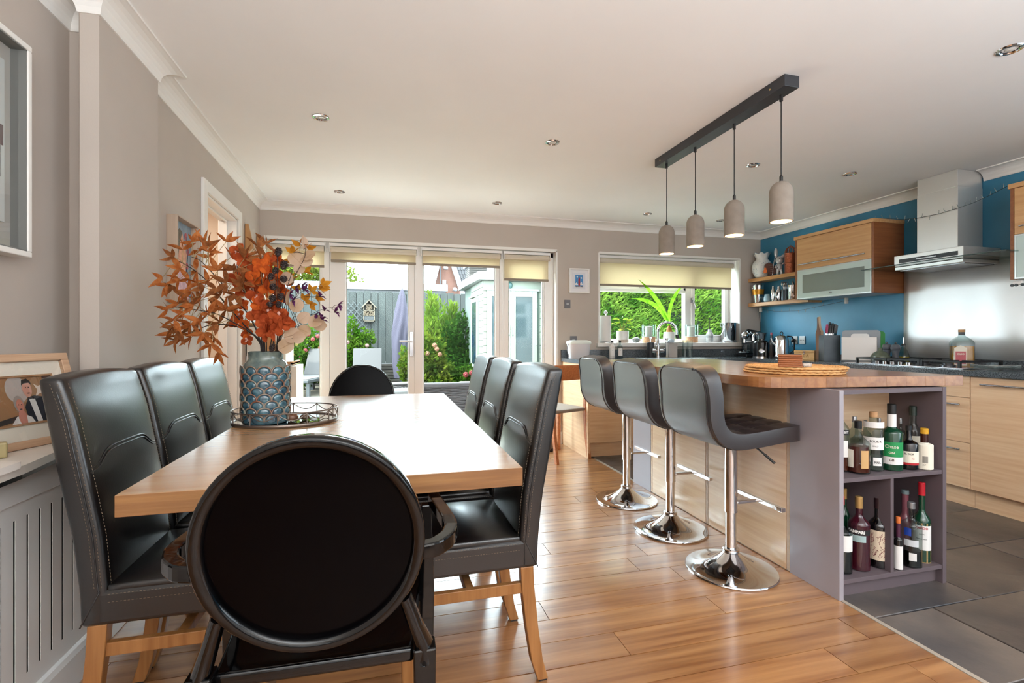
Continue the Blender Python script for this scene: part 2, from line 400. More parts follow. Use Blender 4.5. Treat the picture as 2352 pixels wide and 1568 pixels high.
# ---- cornices: cove profile swept along the wall lines, mitred
def cornice(name, pts, ccw=1, p=.085, d=.07):
    """pts: wall line; room lies on the left of travel when ccw=1"""
    prof = [(0, H-d-.006), (.006, H-d-.006), (.008, H-d)]+[(.008+(p-.016)*(1-math.cos(t)), H-d+(d-.008)*math.sin(t)) for t in [PI/2*i/6 for i in range(1, 7)]]+[(p, H-.008), (p, H), (0, H)]
    P = [Vector(q) for q in pts]; rings = []
    for i, q in enumerate(P):
        ns = []
        if i > 0: e = (P[i]-P[i-1]).normalized(); ns.append(Vector((-e.y, e.x))*ccw)
        if i < len(P)-1: e = (P[i+1]-P[i]).normalized(); ns.append(Vector((-e.y, e.x))*ccw)
        n = sum(ns, Vector((0, 0))).normalized(); k = 1/max(.3, n.dot(ns[0]))
        rings.append([(q.x+n.x*r*k, q.y+n.y*r*k, z) for r, z in prof])
    mb = MB(); mb.loft(rings, smooth=False); struct(name, mb, M_cove, fixn=True)
f1 = FW(0); f2 = FW(2.28)
cornice('trim_4', [(-1.145, REAR), (-1.145, 2.19), (-1.043, 2.19), (-1.043, 2.054), (-.985, 2.054), (-.985, 2.52), (f1.x, 2.521), (f2.x, BY), (RX, BY), (RX, 2.885)], ccw=-1)
cornice('trim_5', [(RX, 2.595), (RX, REAR)], ccw=-1)
# ---- skirting boards
def skirt(name, x0, x1, y0, y1):
    m = MB(); m.box(x0, x1, y0, y1, 0, .11); m.box(x0+(.005 if x1-x0 < .03 else 0), x1-(0.005 if x1-x0 < .03 else 0), y0+(.005 if y1-y0 < .03 else 0), y1, .11, .125); struct(name, m, M_white, bevel=.003)
skirt('baseboard_back', DX1, 1.788, BY-.018, BY)
skirt('baseboard_left', -1.145, -1.127, -2.4, .9)
m = MB(); m.box(0, .018, 0, OS0-a, 0, .12); m.box(0, .018, OS1+a, 2.27, 0, .12); struct('baseboard_left_far', m, M_white, bevel=.003, loc=FW(0), rot=(0, 0, TH))
m = MB(); m.box(-.985, -.967, 2.06, 2.52, 0, .12); struct('baseboard_breast', m, M_white, bevel=.003)
# ================================================================ PATIO DOORS
GY = 4.90
def px2x(px, Y): return PY(px, 600, Y).x
dr = thing('door_2', 'white glazed patio doors filling the left of the back wall', 'patio doors', (0, GY, 0)); dr['kind'] = 'structure'
fr = MB(); f0, f1_ = -.02, .045
def fx(px): return px2x(px, GY)
top = 1.945
fr.box(DX0+.008, fx(612), f0, f1_, 0, DZ-.01); fr.box(fx(1250), DX1-.012, f0, f1_, 0, DZ-.01)
fr.box(DX0, DX1, f0, f1_, top, DZ-.01); fr.box(DX0, DX1, f0, f1_, 0, .05)
for a, b in ((740, 757), (952, 970), (1147, 1157)): fr.box(fx(a), fx(b), f0, f1_, .05, top)
obj('frame', fr, M_upvc, dr, bevel=.004)
def sash(p0, p1, wl, wr, nm, glz, z0=.05, z1=top):
    x0, x1 = fx(p0), fx(p1); m = MB(); a_, b_ = -.012, .04
    m.box(x0, x0+wl, a_, b_, z0, z1); m.box(x1-wr, x1, a_, b_, z0, z1); m.box(x0+wl, x1-wr, a_, b_, z0, z0+.09); m.box(x0+wl, x1-wr, a_, b_, z1-.06, z1)
    s = obj(nm, m, M_upvc, dr, bevel=.005)
    g = MB(); g.box(x0+wl-.005, x1-wr+.005, .010, .016, z0+.085, z1-.055); obj('pane', g, M_pane, s)
    bd = MB()
    for xa, xb in ((x0+wl, x0+wl+.008), (x1-wr-.008, x1-wr)): bd.box(xa, xb, -.004, .01, z0+.09, z1-.06)
    obj('glazing_bead', bd, mat('grey_gasket', '#b8b5b0', .5), s)
    return s
sash(612, 740, .022, .016, 'sash', 0)
leafd = sash(757, 952, fx(795)-fx(757), fx(952)-fx(938), 'door_leaf', 0)
sash(970, 1147, .01, fx(1147)-fx(1137), 'sash', 0)
sash(1157, 1250, fx(1167)-fx(1157), .02, 'sash', 0)
hp = PY(945, 790, GY-.02)
m = MB(); m.box(hp.x-.014, hp.x+.014, -.022, -.012, hp.z-.12, hp.z+.12); m.ell((hp.x, -.024, hp.z+.10), (.004, .003, .004), 8, 5); obj('handle_plate', m, M_steelH, dr, bevel=.004)
hz = PY(945, 784, GY).z
m = MB(); m.tube([(hp.x, -.02, hz), (hp.x, -.055, hz), (hp.x-.02, -.06, hz+.002), (hp.x-.115, -.06, hz+.004)], .009, 10); obj('lever', m, mat('white_lever', '#e8e8ea', .15), dr)
m = MB(); m.lathe([(.009, 0), (.009, .004)], (0, 0, 0), 12); m.box(-.002, .002, -.012, .012, .004, .03); m.box(-.001, .002, -.03, -.005, .01, .022)
obj('key', m, M_steelH, dr, loc=(hp.x, -.024, hp.z-.075), rot=(PI/2, 0, 0))
# roller blinds
M_blind = translucent('cream_blind_fabric', '#e6dac0', .5)
M_blindbar = mat('taupe_blind_bar', '#8f8171', .6)
M_roll = mat('cream_rolled_fabric', '#cbc0ae', .8)
def blind(px0, px1, zb, label, Y=4.835, ztop=1.985, half=False, reveal=0):
    x0, x1 = px2x(px0, Y), px2x(px1, Y); t = thing('roller_blind', label, 'blind', ((x0+x1)/2, Y, ztop), group='cream roller blinds'); w = (x1-x0)/2; zb = zb-ztop
    m = MB(); m.box(-w, w, -.018, .02, -.028, 0); obj('headrail', m, M_upvc, t, bevel=.003)
    m = MB(); m.tube([(-w+.01, 0, -.056), (w-.01, 0, -.056)], .026, 20); obj('roll', m, M_roll, t)
    m = MB()
    for s in (-1, 1): m.box(s*w-.004 if s < 0 else w-.004, s*w+.004 if s < 0 else w+.004, -.024, .022, -.085, 0)
    obj('bracket', m, M_upvc, t, bevel=.003)
    m = MB(); m.box(-w+.012, w-.012, .018, .0192, zb+.02, -.05); obj('fabric', m, M_blind, t)
    m = MB(); m.box(-w+.01, w-.01, .012, .025, zb, zb+.024); obj('bottom_bar', m, M_blindbar, t, bevel=.003)
    return t
blind(610, 747, 1.755, 'cream roller blind behind the dried flowers, over the left fixed pane')
blind(757, 958, 1.812, 'taupe-looking roller blind over the glazed door leaf with the handle')
blind(968, 1151, 1.811, 'bright cream roller blind over the pane showing the brick house')
blind(1157, 1263, 1.688, 'short wide cream roller blind over the narrow right pane')
def chain(px, Y, z0, z1, lab):
    x = px2x(px, Y); m = MB(); n = int((z1-z0)/.012)
    for i in range(n): m.ell((x, Y, z0+i*.012), (.0028, .0028, .0035), 6, 4)
    m.tube([(x, Y, z0), (x, Y, z1)], .0008, 4); obj('blind_chain', m, mat('white_bead', '#e8e6e0', .4), label=lab, cat='chain')
chain(759, 4.82, .75, 1.93, 'white beaded blind chain hanging left of the door leaf')
chain(1154, 4.82, .5, 1.93, 'white beaded blind chain hanging between the two right panes')
chain(1268, 4.82, .9, 1.93, 'white beaded blind chain at the right edge of the patio doors')
# ================================================================ KITCHEN WINDOW
wy = 5.0
wn = thing('window_1', 'white casement window over the sink', 'window', (0, wy, 0)); wn['kind'] = 'structure'
def wx(px): return px2x(px, wy)
m = MB(); m.box(WX0, wx(1378)-.004, -.02, .05, WZ0, WZ1); m.box(wx(1667), WX1, -.02, .05, WZ0, WZ1); m.box(WX0, WX1, -.02, .05, WZ0, WZ0+.045); m.box(WX0, WX1, -.02, .05, WZ1-.06, WZ1)
m.box(wx(1571), wx(1586), -.02, .05, WZ0, WZ1); m.box(WX0, wx(1571), -.02, .05, 1.62, 1.665)
obj('frame', m, M_upvc, wn, bevel=.005)
def wsash(x0, x1, z0, z1, w):
    m = MB(); m.box(x0, x0+w, -.03, .03, z0, z1); m.box(x1-w, x1, -.03, .03, z0, z1); m.box(x0, x1, -.03, .03, z0, z0+w); m.box(x0, x1, -.03, .03, z1-w, z1)
    s = obj('sash', m, M_upvc, wn, bevel=.006); g = MB(); g.box(x0+w-.004, x1-w+.004, 0, .006, z0+w-.004, z1-w+.004); obj('pane', g, M_pane, s)
g = MB(); g.box(WX0+.05, wx(1573), 0, .006, WZ0+.04, 1.625); obj('pane', g, M_pane, wn)
wsash(WX0+.06, wx(1571)+.005, 1.645, WZ1-.05, .035); wsash(wx(1584), wx(1669), WZ0+.04, WZ1-.05, .05)
for px, py, nm in ((1471, 658, 'handle'), (1588, 690, 'handle')):
    p = PY(px, py, wy-.03); m = MB()
    if px < 1500: m.box(p.x-.02, p.x+.02, -.045, -.03, p.z-.012, p.z+.006); m.tube([(p.x, -.045, p.z), (p.x+.06, -.055, p.z-.012)], .007, 8)
    else: m.box(p.x-.012, p.x+.012, -.045, -.03, p.z-.03, p.z+.03); m.tube([(p.x, -.04, p.z+.02), (p.x+.01, -.06, p.z), (p.x+.035, -.062, p.z-.10)], .008, 8)
    obj(nm, m, M_steelH, wn)
sm = MB(); sm.box(WX0-.035, WX1+.012, BY-.045, 5.0, WZ0-.04, WZ0+.003); struct('trim_6', sm, M_white, bevel=.006, label='white window sill board over the sink')
blind(1374, 1684, 1.665, 'wide cream roller blind half lowered over the sink window', Y=4.86, ztop=1.995)
# ---- downlights
dl = thing('downlight', '', 'downlight', (0, 0, H), group='chrome ceiling downlights')
m = MB(); m.lathe([(.030, -.001), (.0335, -.006), (.043, -.005), (.046, 0)], n=28, caps=False); obj('bezel', m, M_chrome, dl)
m = MB(); m.lathe([(.030, -.001), (.026, .0), (.0001, .0004)], n=24, caps=False); obj('recess', m, mat('lamp_recess', '#4b4b4d', .3, metal=.8), dl)
m = MB(); m.lathe([(.017, -.002), (.012, -.004), (.0001, -.0045)], n=20, caps=False); obj('lamp_lens', m, mat('lamp_lens', '#d9d6cf', .15), dl)
D = [(-.344, 2.888, 'chrome downlight nearest the left wall cornice, above the table'), (1.016, 2.896, 'chrome downlight in the ceiling left of the pendant bar'), (-.367, 4.319, 'chrome downlight above the left patio pane'),
     (.987, 4.321, 'chrome downlight above the third patio pane'), (2.526, 2.916, 'chrome downlight between the two nearest pendant lamps'), (2.508, 4.326, 'chrome downlight left of the far end pendants, over the sink'),
     (3.385, 4.374, 'chrome downlight half hidden behind the second pendant shade'), (3.358, 2.889, 'chrome downlight in front of the cooker hood'), (2.568, 1.472, 'big near chrome downlight cut by the right edge of the picture')]
for i, (x, y, l) in enumerate(D):
    if i == 0: dl.location = (x, y, H); dl['label'] = l
    else: dup(dl, (x, y, H), label=l)
# ---- pendant bar
pb = thing('pendant_bar', 'long charcoal ceiling bar holding four hanging lamps', 'ceiling light', (1.835, 2.43, H))
m = MB(); m.box(-.042, .042, -.56, .565, -.055, 0); obj('bar', m, mat('charcoal_metal', '#3b3c40', .4, metal=.3), pb, bevel=.002)
m = MB()
for y in (-.5, .5): m.lathe([(.004, 0), (.004, .003), (.0001, .004)], (0, 0, 0), 8)
sc = MB()
for y in (-.47, .5): sc.ell((-.0425, y, -.03), (.002, .005, .005), 8, 5)
obj('screw', sc, mat('brass_screw', '#c9b078', .3, metal=1), pb)
M_conc = mat('taupe_concrete', '#8d8277', .85, var=.08, scale=25, bump=.08, bscale=120)
M_bulb = mat('lit_bulb', (1, .62, .27, 1), .5, emit=14)
M_inner = mat('pale_inner_shade', '#e8d2a8', .7)
PEN = [(2.913, 'farthest'), (2.60, 'second farthest'), (2.257, 'second nearest'), (1.933, 'nearest')]
zb_list = []
for i, ((y, w_), (pxc, ytop, ybot)) in enumerate(zip(PEN, [(1529, 517, 583), (1598, 490, 566), (1683, 456, 541), (1789, 411, 509)])):
    x = 1.833; dd = depth((x, y)); zt = 1.1+(776-ytop)*dd/1121; zb = 1.1+(776-ybot)*dd/1121; hh = .195
    zt = zb+hh; zb = zt-hh
    if i == 0:
        t = thing('pendant_lamp', '', 'pendant lamp', (x, y, zb), group='concrete pendant lamps under the bar')
        m = MB(); R = .052
        prof = [(R, 0)]+[(R, .12)]+[(R*math.cos(a_), .138+.055*math.sin(a_)) for a_ in [PI/2*k/8 for k in range(0, 8)]]+[(.006, .194)]
        m.lathe(prof, n=32, caps=False); m.lathe([(R-.006, .0), (R, 0)], n=32, caps=False, ang=5); obj('lamp_shade', m, M_conc, t)
        m = MB(); m.lathe([(R-.006, 0), (R-.007, .12), (.03, .165), (.001, .18)], n=28, caps=False); obj('shade_lining', m, M_inner, t)
        m = MB(); m.lathe([(.008, .192), (.008, .215), (.004, .222)], n=12); obj('cord_grip', m, M_black, t)
        m = MB(); m.tube([(0, 0, .21), (0, 0, H-.055-zb)], .0027, 8); m.lathe([(.008, H-.085-zb), (.008, H-.055-zb)], n=10); obj('cord', m, M_black, t)
        m = MB(); m.ell((0, 0, .045), (.026, .026, .03), 16, 10); m.lathe([(.013, .07), (.013, .12)], n=12); obj('bulb', m, M_bulb, t)
        pend = t
    else: t = dup(pend, (x, y, zb))
    t['label'] = ['farthest taupe concrete pendant lamp, end nearest the window', 'second concrete pendant lamp from the window end', 'third concrete pendant lamp from the window end', 'nearest and largest-looking taupe concrete pendant lamp'][i]
    pl = bpy.data.lights.new('lamp_glow', 'POINT'); pl.energy = 1.6; pl.color = (1, .72, .42); pl.shadow_soft_size = .02
    po = bpy.data.objects.new('lamp_glow', pl); COL.objects.link(po); po.location = (0, 0, .012); po.parent = t
# ================================================================ DINING TABLE
M_table = wood('light_oak_table', '#a97f58', '#b8926c', .25, 'x', .9, coat=.4, bump=.015, spec=.9)
M_tedge = wood('oak_table_edge', '#7c5432', '#94693f', .4, 'x', 1.2)
tb = thing('dining_table', 'oak dining table with thick square top between two rows of leather chairs', 'table', (-.107, 2.13, 0))
def topleaf(y0, y1):
    m = MB(); m.box(-.458, .458, y0, y1, .712, .76)
    m.m = [1, 0, 1, 1, 1, 1]; return m
obj('tabletop', topleaf(-.895, -.012), [M_table, M_tedge], tb, bevel=.0015)
obj('tabletop', topleaf(-.0105, .900), [M_table, M_tedge], tb, bevel=.0015)
m = MB(); m.box(-.30, .30, -.7, .7, .66, .712); obj('apron', m, M_tedge, tb, bevel=.002)
for y in (-.42, .42):
    m = MB(); m.box(-.10, .10, y-.05, y+.05, .06, .66); obj('pedestal', m, mat('brushed_pedestal', '#a9a6a2', .35, metal=.3), tb, bevel=.004)
    m = MB(); m.box(-.22, .20, y-.07, y+.07, 0, .06); obj('foot', m, M_tedge, tb, bevel=.004)
# ================================================================ LEATHER DINING CHAIRS
def interp(tab, z):
    for (a, b), (c, d) in zip(tab, tab[1:]):
        if z <= c: t = max(0, (z-a)/(c-a)); return b+(d-b)*t
    return tab[-1][1]
REARX = [(.36, 0), (.46, -.004), (.60, -.019), (.71, -.040), (.85, -.064), (1.0, -.090)]
THK = [(.36, .06), (.5, .062), (.7, .066), (.9, .062), (1.0, .05)]
def rearx(z): return interp(REARX, z)
def frontx(z): return rearx(z)+interp(THK, z)
HW = .193
def make_chair():
    t = thing('dining_chair', '', 'chair', (0, 0, 0), group='leather dining chairs along the table')
    def fb(u, v, w):   # u height, v width, w depth
        z = .372+(1.0-.372)*u; y = (v-.5)*2*HW; x0 = rearx(z); x1 = frontx(z)
        q = 1-abs(2*v-1)**3; ztop = z+(.012*(1-(2*v-1)**2) if u > .99 else 0)
        x = x0+(x1-x0)*w
        if w > .99: x += .010*q*min(1, u*6)*math.sin(PI*min(1, u*1.0))
        if w < .01: x -= .006*q*math.sin(PI*u)
        return (x, y, ztop)
    m = MB(); m.gbox(18, 10, 2, fb); obj('backrest', m, M_leather, t, bevel=.012, seg=3)
    m = MB(); m.box(.03, .455, -HW, HW, .372, .462); obj('seat_frame', m, M_leather, t, bevel=.012, seg=3)
    def fs(u, v, w):
        x = .055+.405*u; y = (v-.5)*2*(HW-.004); q = (1-abs(2*u-1)**2.6)*(1-abs(2*v-1)**2.6)
        return (x, y, .455+w*(.018+.030*q+.003*math.sin(9*x+14*y)*q))
    m = MB(); m.gbox(14, 12, 1, fs); obj('seat', m, M_leather, t, bevel=.006)
    # double yoke seam across the front of the back, dipping at its ends
    sm = MB()
    for dz in (0, .009):
        pts = []
        for i in range(25):
            v = -1+2*i/24; y = v*(HW-.012); dip = .042*(1/(1+math.exp(-(abs(v)-.70)*13)))
            z = .800+dz-dip; pts.append((frontx(z)+.0098*(1-abs(v)**3)+.0005, y, z))
        sm.tube(pts, .0021, 6)
    obj('yoke_seam', sm, M_leather, t)
    st = MB()
    def dash(p, q, nrm):
        p = Vector(p); q = Vector(q); L = (q-p).length; n = max(1, int(L/.0085))
        for i in range(n): a = p.lerp(q, i/n); b = p.lerp(q, (i+.55)/n); st.bar(a, b, .0011, .0010)
    for sy in (-1, 1):
        for off, dy in ((-.010, 0), (-.026, 0)):
            zs = [.47+.026*k for k in range(21)]
            for a, b in zip(zs, zs[1:]): dash((frontx(a)+off, sy*(HW+.0004), a), (frontx(b)+off, sy*(HW+.0004), b), 0)
        for z in (.452, .432): dash((.06, sy*(HW+.0004), z), (.44, sy*(HW+.0004), z), 0)
        for a, b in zip(zs, zs[1:]): dash((frontx(a)+.004, sy*(HW-.016), a), (frontx(b)+.004, sy*(HW-.016), b), 0)
    obj('stitching', st, M_stitch, t, kind='stuff')
    for sy in (-1, 1):
        sg = MB(); sg.tube([(0, sy*(HW+.0002), .374), (.042, sy*(HW+.0002), .46)]+[(frontx(z)-.018, sy*(HW+.0002), z) for z in [.462+.0265*k for k in range(20)]], .0020, 6); obj('piping', sg, M_leather, t)
    for sy in (-1, 1):
        y = sy*(HW-.022)
        prof = [(.012, .055, .374), (.008, .05, .30), (-.004, .036, .18), (-.020, .018, .07), (-.038, -.003, .006)]
        rings = [[(a, y-.017, z), (b, y-.017, z), (b, y+.017, z), (a, y+.017, z)] for a, b, z in prof]
        m = MB(); m.loft(rings, smooth=False); lg = obj('rear_leg', m, M_oakleg, t, bevel=.003, fixn=True)
        m = MB(); m.box(-.034, -.008, y-.013, y+.013, 0, .006); obj('foot_pad', m, M_black, lg)
        rings = [[(.405-s, y-s, z), (.405+s, y-s, z), (.405+s, y+s, z), (.405-s, y+s, z)] for s, z in ((.021, .374), (.015, 0))]
        m = MB(); m.loft(rings, smooth=False); obj('front_leg', m, M_oakleg, t, bevel=.003, fixn=True)
        m = MB(); m.box(.045, .388, y-.010, y+.010, .288, .322); obj('stretcher', m, M_oakleg, t, bevel=.002)
    m = MB(); m.box(.2, .225, -HW+.03, HW-.03, .290, .318); obj('cross_stretcher', m, M_oakleg, t, bevel=.002)
    return t
ch = make_chair()
RL = ['nearest right-hand leather chair with its seat in view under the table corner', 'middle leather chair on the island side of the table', 'farthest leather chair on the island side, near the patio doors']
LL = ['nearest left-hand leather chair beside the white radiator cover', 'middle leather chair on the left wall side of the table', 'farthest leather chair on the left wall side, in front of the doorway']
for i, y in enumerate((1.675, 2.15, 2.62)):
    loc = (.468+.004*i, y, 0); rz = PI+random.uniform(-.015, .015)
    if i == 0: ch.location = loc; ch.rotation_euler = (0, 0, rz); ch['label'] = RL[0]
    else: dup(ch, loc, rz, RL[i])
for i, y in enumerate((1.645, 2.06, 2.475)): dup(ch, (-.738, y, 0), random.uniform(-.012, .012), LL[i])
# ================================================================ BLACK OVAL-BACK ARMCHAIRS
M_ghost = mat('black_polycarbonate', '#050506', .06, spec=.45)
M_ghostp = mat('black_polycarbonate_panel', '#030203', .22, spec=.06)
def make_ghost(label):
    t = thing('oval_back_armchair', label, 'armchair', (0, 0, 0), group='glossy black oval-back armchairs')
    tilt = math.radians(-12); ct = Vector((0, -.005, .716))
    def P(x, z, y=0):  # oval plane coordinates -> chair
        return ct+Vector((x, z*math.sin(tilt)*-1*-1+y*math.cos(tilt), z*math.cos(tilt)+y*math.sin(tilt)*0))
    n = 56; RX_, RZ_ = .203, .218
    def ring(a, b, y): return [P(a*math.cos(2*PI*k/n), b*math.sin(2*PI*k/n), y) for k in range(n)]
    m = MB()
    m.loft([ring(RX_-.024, RZ_-.024, .010), ring(RX_-.0235, RZ_-.0235, -.014), ring(RX_-.019, RZ_-.019, -.022), ring(RX_-.004, RZ_-.004, -.026), ring(RX_, RZ_, -.022), ring(RX_, RZ_, .014), ring(RX_-.005, RZ_-.005, .021), ring(RX_-.011, RZ_-.011, .020), ring(RX_-.013, RZ_-.013, .014), ring(RX_-.024, RZ_-.024, .010)], caps=False)
    obj('back_ring', m, M_ghost, t, fixn=True)
    m = MB(); rings = []
    for q in [i/8 for i in range(9)]:
        r = 1-q*.999; rings.append([P((RX_-.023)*r*math.cos(2*PI*k/n), (RZ_-.023)*r*math.sin(2*PI*k/n), -.010-.008*(1-r*r)) for k in range(n)])
    m.loft(rings, caps=False); m.add([P((RX_-.012)*math.cos(2*PI*k/n), (RZ_-.012)*math.sin(2*PI*k/n), .016) for k in range(n)], [tuple(range(n))]); obj('back_panel', m, M_ghostp, t)
    # seat
    def fs(u, v, w):
        y = .045+.40*v; hwid = .185+.035*v; x = (u-.5)*2*hwid
        dish = .014*(1-abs(2*u-1)**2)*(1-abs(2*v-1)**2)
        return (x, y, .438+w*(.030-dish))
    m = MB(); m.gbox(12, 12, 1, fs); obj('seat', m, M_ghost, t, bevel=.008, seg=3)
    for s in (-1, 1):
        m = MB(); m.tube([P(s*.165, -.125, -.004)+Vector((0, 0, 0)), (s*.185, .03, .53), (s*.205, .048, .475), (s*.205, .04, .44)], [.017, .019, .023, .022], 8, flat=(1.25, .8)); obj('back_support', m, M_ghost, t)
        m = MB(); m.loft([[(s*.205+a*w, .045+off+b*w, z) for a, b in ((-1, -1), (1, -1), (1, 1), (-1, 1))] for w, off, z in ((.023, 0, .475), (.021, -.01, .38), (.017, -.045, .18), (.013, -.085, 0))], smooth=False)
        obj('rear_leg', m, M_ghost, t, bevel=.004, fixn=True)
        m = MB(); m.loft([[(s*.222+a*w, .285+b*w, z) for a, b in ((-1, -1), (1, -1), (1, 1), (-1, 1))] for w, z in ((.013, .68), (.017, .56), (.019, .45), (.012, 0))], smooth=False)
        obj('front_leg', m, M_ghost, t, bevel=.003, fixn=True)
        a = MB(); pts = [P(s*.196, -.03, -.002), (s*.225, .005, .688), (s*.252, .035, .690), (s*.264, .075, .692), (s*.262, .12, .692), (s*.252, .20, .693), (s*.240, .29, .693)]
        P2 = []
        for i in range(len(pts)-1):
            for q in range(4): P2.append(Vector(pts[i]).lerp(Vector(pts[i+1]), q/4))
        P2.append(Vector(pts[-1])); S = [P2[0]]+[(P2[i-1]+P2[i]*2+P2[i+1])/4 for i in range(1, len(P2)-1)]+[P2[-1]]
        rings = []
        for i, p in enumerate(S):
            d = (S[min(i+1, len(S)-1)]-S[max(0, i-1)]); d.z = 0; d.normalize(); nn = Vector((-d.y, d.x, 0))
            rings.append([p+nn*.014+Vector((0, 0, -.017)), p-nn*.014+Vector((0, 0, -.017)), p-nn*.014+Vector((0, 0, .013)), p+nn*.014+Vector((0, 0, .013))])
        a.loft(rings, smooth=False); obj('armrest', a, M_ghost, t, bevel=.004, fixn=True)
    return t
g = make_ghost('glossy black oval-back armchair in the foreground with its back to us')
g.location = (-.128, .975, 0); g.rotation_euler = (0, 0, math.radians(-1.5))
dup(g, (-.140, 3.26, 0), PI, 'black oval-back armchair at the far end of the table')
# ================================================================ BAR STOOLS
M_stool = mat('dark_brown_stool_leather', '#2a2324', .40, spec=.7, coat=.5, crough=.36, bump=.04, bscale=240)
def make_stool():
    t = thing('bar_stool', '', 'bar stool', (0, 0, 0), group='chrome based bar stools at the island')
    # path of the shell's middle surface in (x,z)
    key = [(.225, .672), (.12, .668), (.0, .655), (-.10, .650), (-.165, .665), (-.205, .705), (-.222, .76), (-.226, .84), (-.238, .92), (-.252, .975)]
    path = []
    for i in range(len(key)-1):
        p0 = key[max(0, i-1)]; p1 = key[i]; p2 = key[i+1]; p3 = key[min(len(key)-1, i+2)]
        for q in range(5):
            s = q/5; f = lambda a, b, c, d: .5*((2*b)+(-a+c)*s+(2*a-5*b+4*c-d)*s*s+(-a+3*b-3*c+d)*s**3)
            path.append((f(p0[0], p1[0], p2[0], p3[0]), f(p0[1], p1[1], p2[1], p3[1])))
    path.append(key[-1]); n = len(path)-1
    Ls = [0]
    for i in range(n): Ls.append(Ls[-1]+math.dist(path[i], path[i+1]))
    def fr_(u):
        i = min(n-1, int(u*n+1e-6)); s = u*n-i; x = path[i][0]*(1-s)+path[i+1][0]*s; z = path[i][1]*(1-s)+path[i+1][1]*s
        dx = path[i+1][0]-path[i][0]; dz = path[i+1][1]-path[i][1]; L = math.hypot(dx, dz); return x, z, dz/L, -dx/L, Ls[i]
    def f(u, v, w):
        x, z, nx, nz, L = fr_(u); e = 1
        yv = (v-.5)*2; th = .034
        hw = .196-.012*max(0, (u-.75)/.25)**2
        if u > .84: hw -= .060*((u-.84)/.16)**3.2
        if u < .06: hw -= .02*((.06-u)/.06)**2
        out = (w-.5)*2  # +1 = inner/top face
        q = (1-abs(yv)**6)
        t_ = th*out
        if out > .5:
            gr = min(abs(((L/.098)+.5) % 1-.5)*.098, abs((abs(yv)*hw/.098+.5) % 1-.5)*.098 if abs(yv) < .9 else 1)
            t_ += .006*q-.013*math.exp(-(gr/.010)**2)*q
        if out < -.5: t_ -= .006*q*math.sin(PI*u)
        return (x+nx*-t_*-1, yv*hw, z+nz*-t_*-1)
    m = MB(); m.gbox(n, 36, 2, f); o = obj('seat_shell', m, M_stool, t, bevel=.016, seg=4, fixn=True)
    # piping that edges the outer face
    pp = MB(); pts = []
    for i in range(3, n+1): pts.append(Vector(f(i/n, .055, 0)))
    for k in range(1, 18): pts.append(Vector(f(1, .055+.89*k/18, 0))*.0+Vector(f(.985, .055+.89*k/18, 0)))
    for i in range(n, 2, -1): pts.append(Vector(f(i/n, .945, 0)))
    pts2 = []
    for p in pts:
        pts2.append(p)
    pp.tube(pts2, .0042, 6); obj('piping', pp, mat('shiny_piping', '#2c2626', .22, spec=.8), t)
    m = MB(); m.box(-.09, .09, -.09, .09, .600, .628); obj('mount_plate', m, M_black, t, bevel=.01)
    m = MB(); m.lathe([(.0295, .276), (.0295, .61)], n=28); m.lathe([(.0302, .276), (.0302, .282)], n=28); obj('upper_column', m, M_chrome, t)
    m = MB(); m.lathe([(.0245, .09), (.0245, .285)], n=28); obj('lower_column', m, M_chrome, t)
    m = MB(); m.lathe([(.036, .083), (.038, .09), (.038, .102), (.034, .106), (.026, .106)], n=28, ang=40)
    obj('collar', m, M_chrome, t)
    m = MB(); prof = [(.203, 0), (.206, .004), (.203, .008)]+[(.036+.167*q, .010+.075*(1-q)**2.3) for q in [1-i/14 for i in range(15)]]
    m.lathe(prof, n=64, caps=False, ang=60); obj('base', m, M_chrome, t)
    m = MB(); m.bar((.028, 0, .316), (.148, 0, .316), .022, .014); obj('footrest_arm', m, M_chrome, t, bevel=.004)
    m = MB(); m.bar((.156, -.155, .318), (.156, .155, .318), .022, .018); obj('footrest_bar', m, M_chrome, t, bevel=.002)
    m = MB(); m.tube([(.05, -.03, .605), (.085, -.06, .59), (.10, -.075, .575), (.135, -.115, .53)], .0045, 8); m.tube([(.112, -.088, .56), (.14, -.12, .525)], .006, 8); obj('lift_lever', m, M_black, t)
    return t
stl = make_stool()
for i, (y, l) in enumerate([(1.985, 'nearest brown leather bar stool on a chrome trumpet base'), (2.49, 'middle brown leather bar stool of the row at the island'), (3.015, 'farthest brown leather bar stool of the row, toward the sink')]):
    if i == 0: stl.location = (1.593, y, 0); stl['label'] = l
    else: dup(stl, (1.59, y, 0), None, l)
# ================================================================ ISLAND
IX0, IX1, IY0, IY1 = 1.84, 2.442, 1.63, 3.38
M_panelY = wood('oak_veneer_panel', '#d8b08a', '#e6c6a0', .34, 'y', 1.0, coat=.4)
isl = thing('kitchen_island', 'kitchen island with oak panelled back, grey ends and open bottle shelves', 'island', (0, 0, 0))
T = .88
m = MB(); m.box(IX0, IX0+.022, IY0, 1.889, 0, T); obj('end_panel', m, M_grey, isl, bevel=.001)
m = MB(); m.box(IX0, IX0+.022, 3.128, IY1, 0, T); obj('end_panel', m, M_grey, isl, bevel=.001)
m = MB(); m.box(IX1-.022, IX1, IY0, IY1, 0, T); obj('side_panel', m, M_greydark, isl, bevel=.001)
def pan(y0, y1, nm='back_panel', x=.0, mt=None):
    m = MB(); m.box(IX0+.002+x, IX0+.02, y0+.0012, y1-.0012, .004, T); obj(nm, m, mt or M_panelY, isl, bevel=.001, seg=1)
pan(1.911, 2.49); pan(2.514, 3.108)
M_strip = mat('pale_filler_strip', '#cdb9a5', .5, var=.08, scale=60, bump=.1, bscale=300)
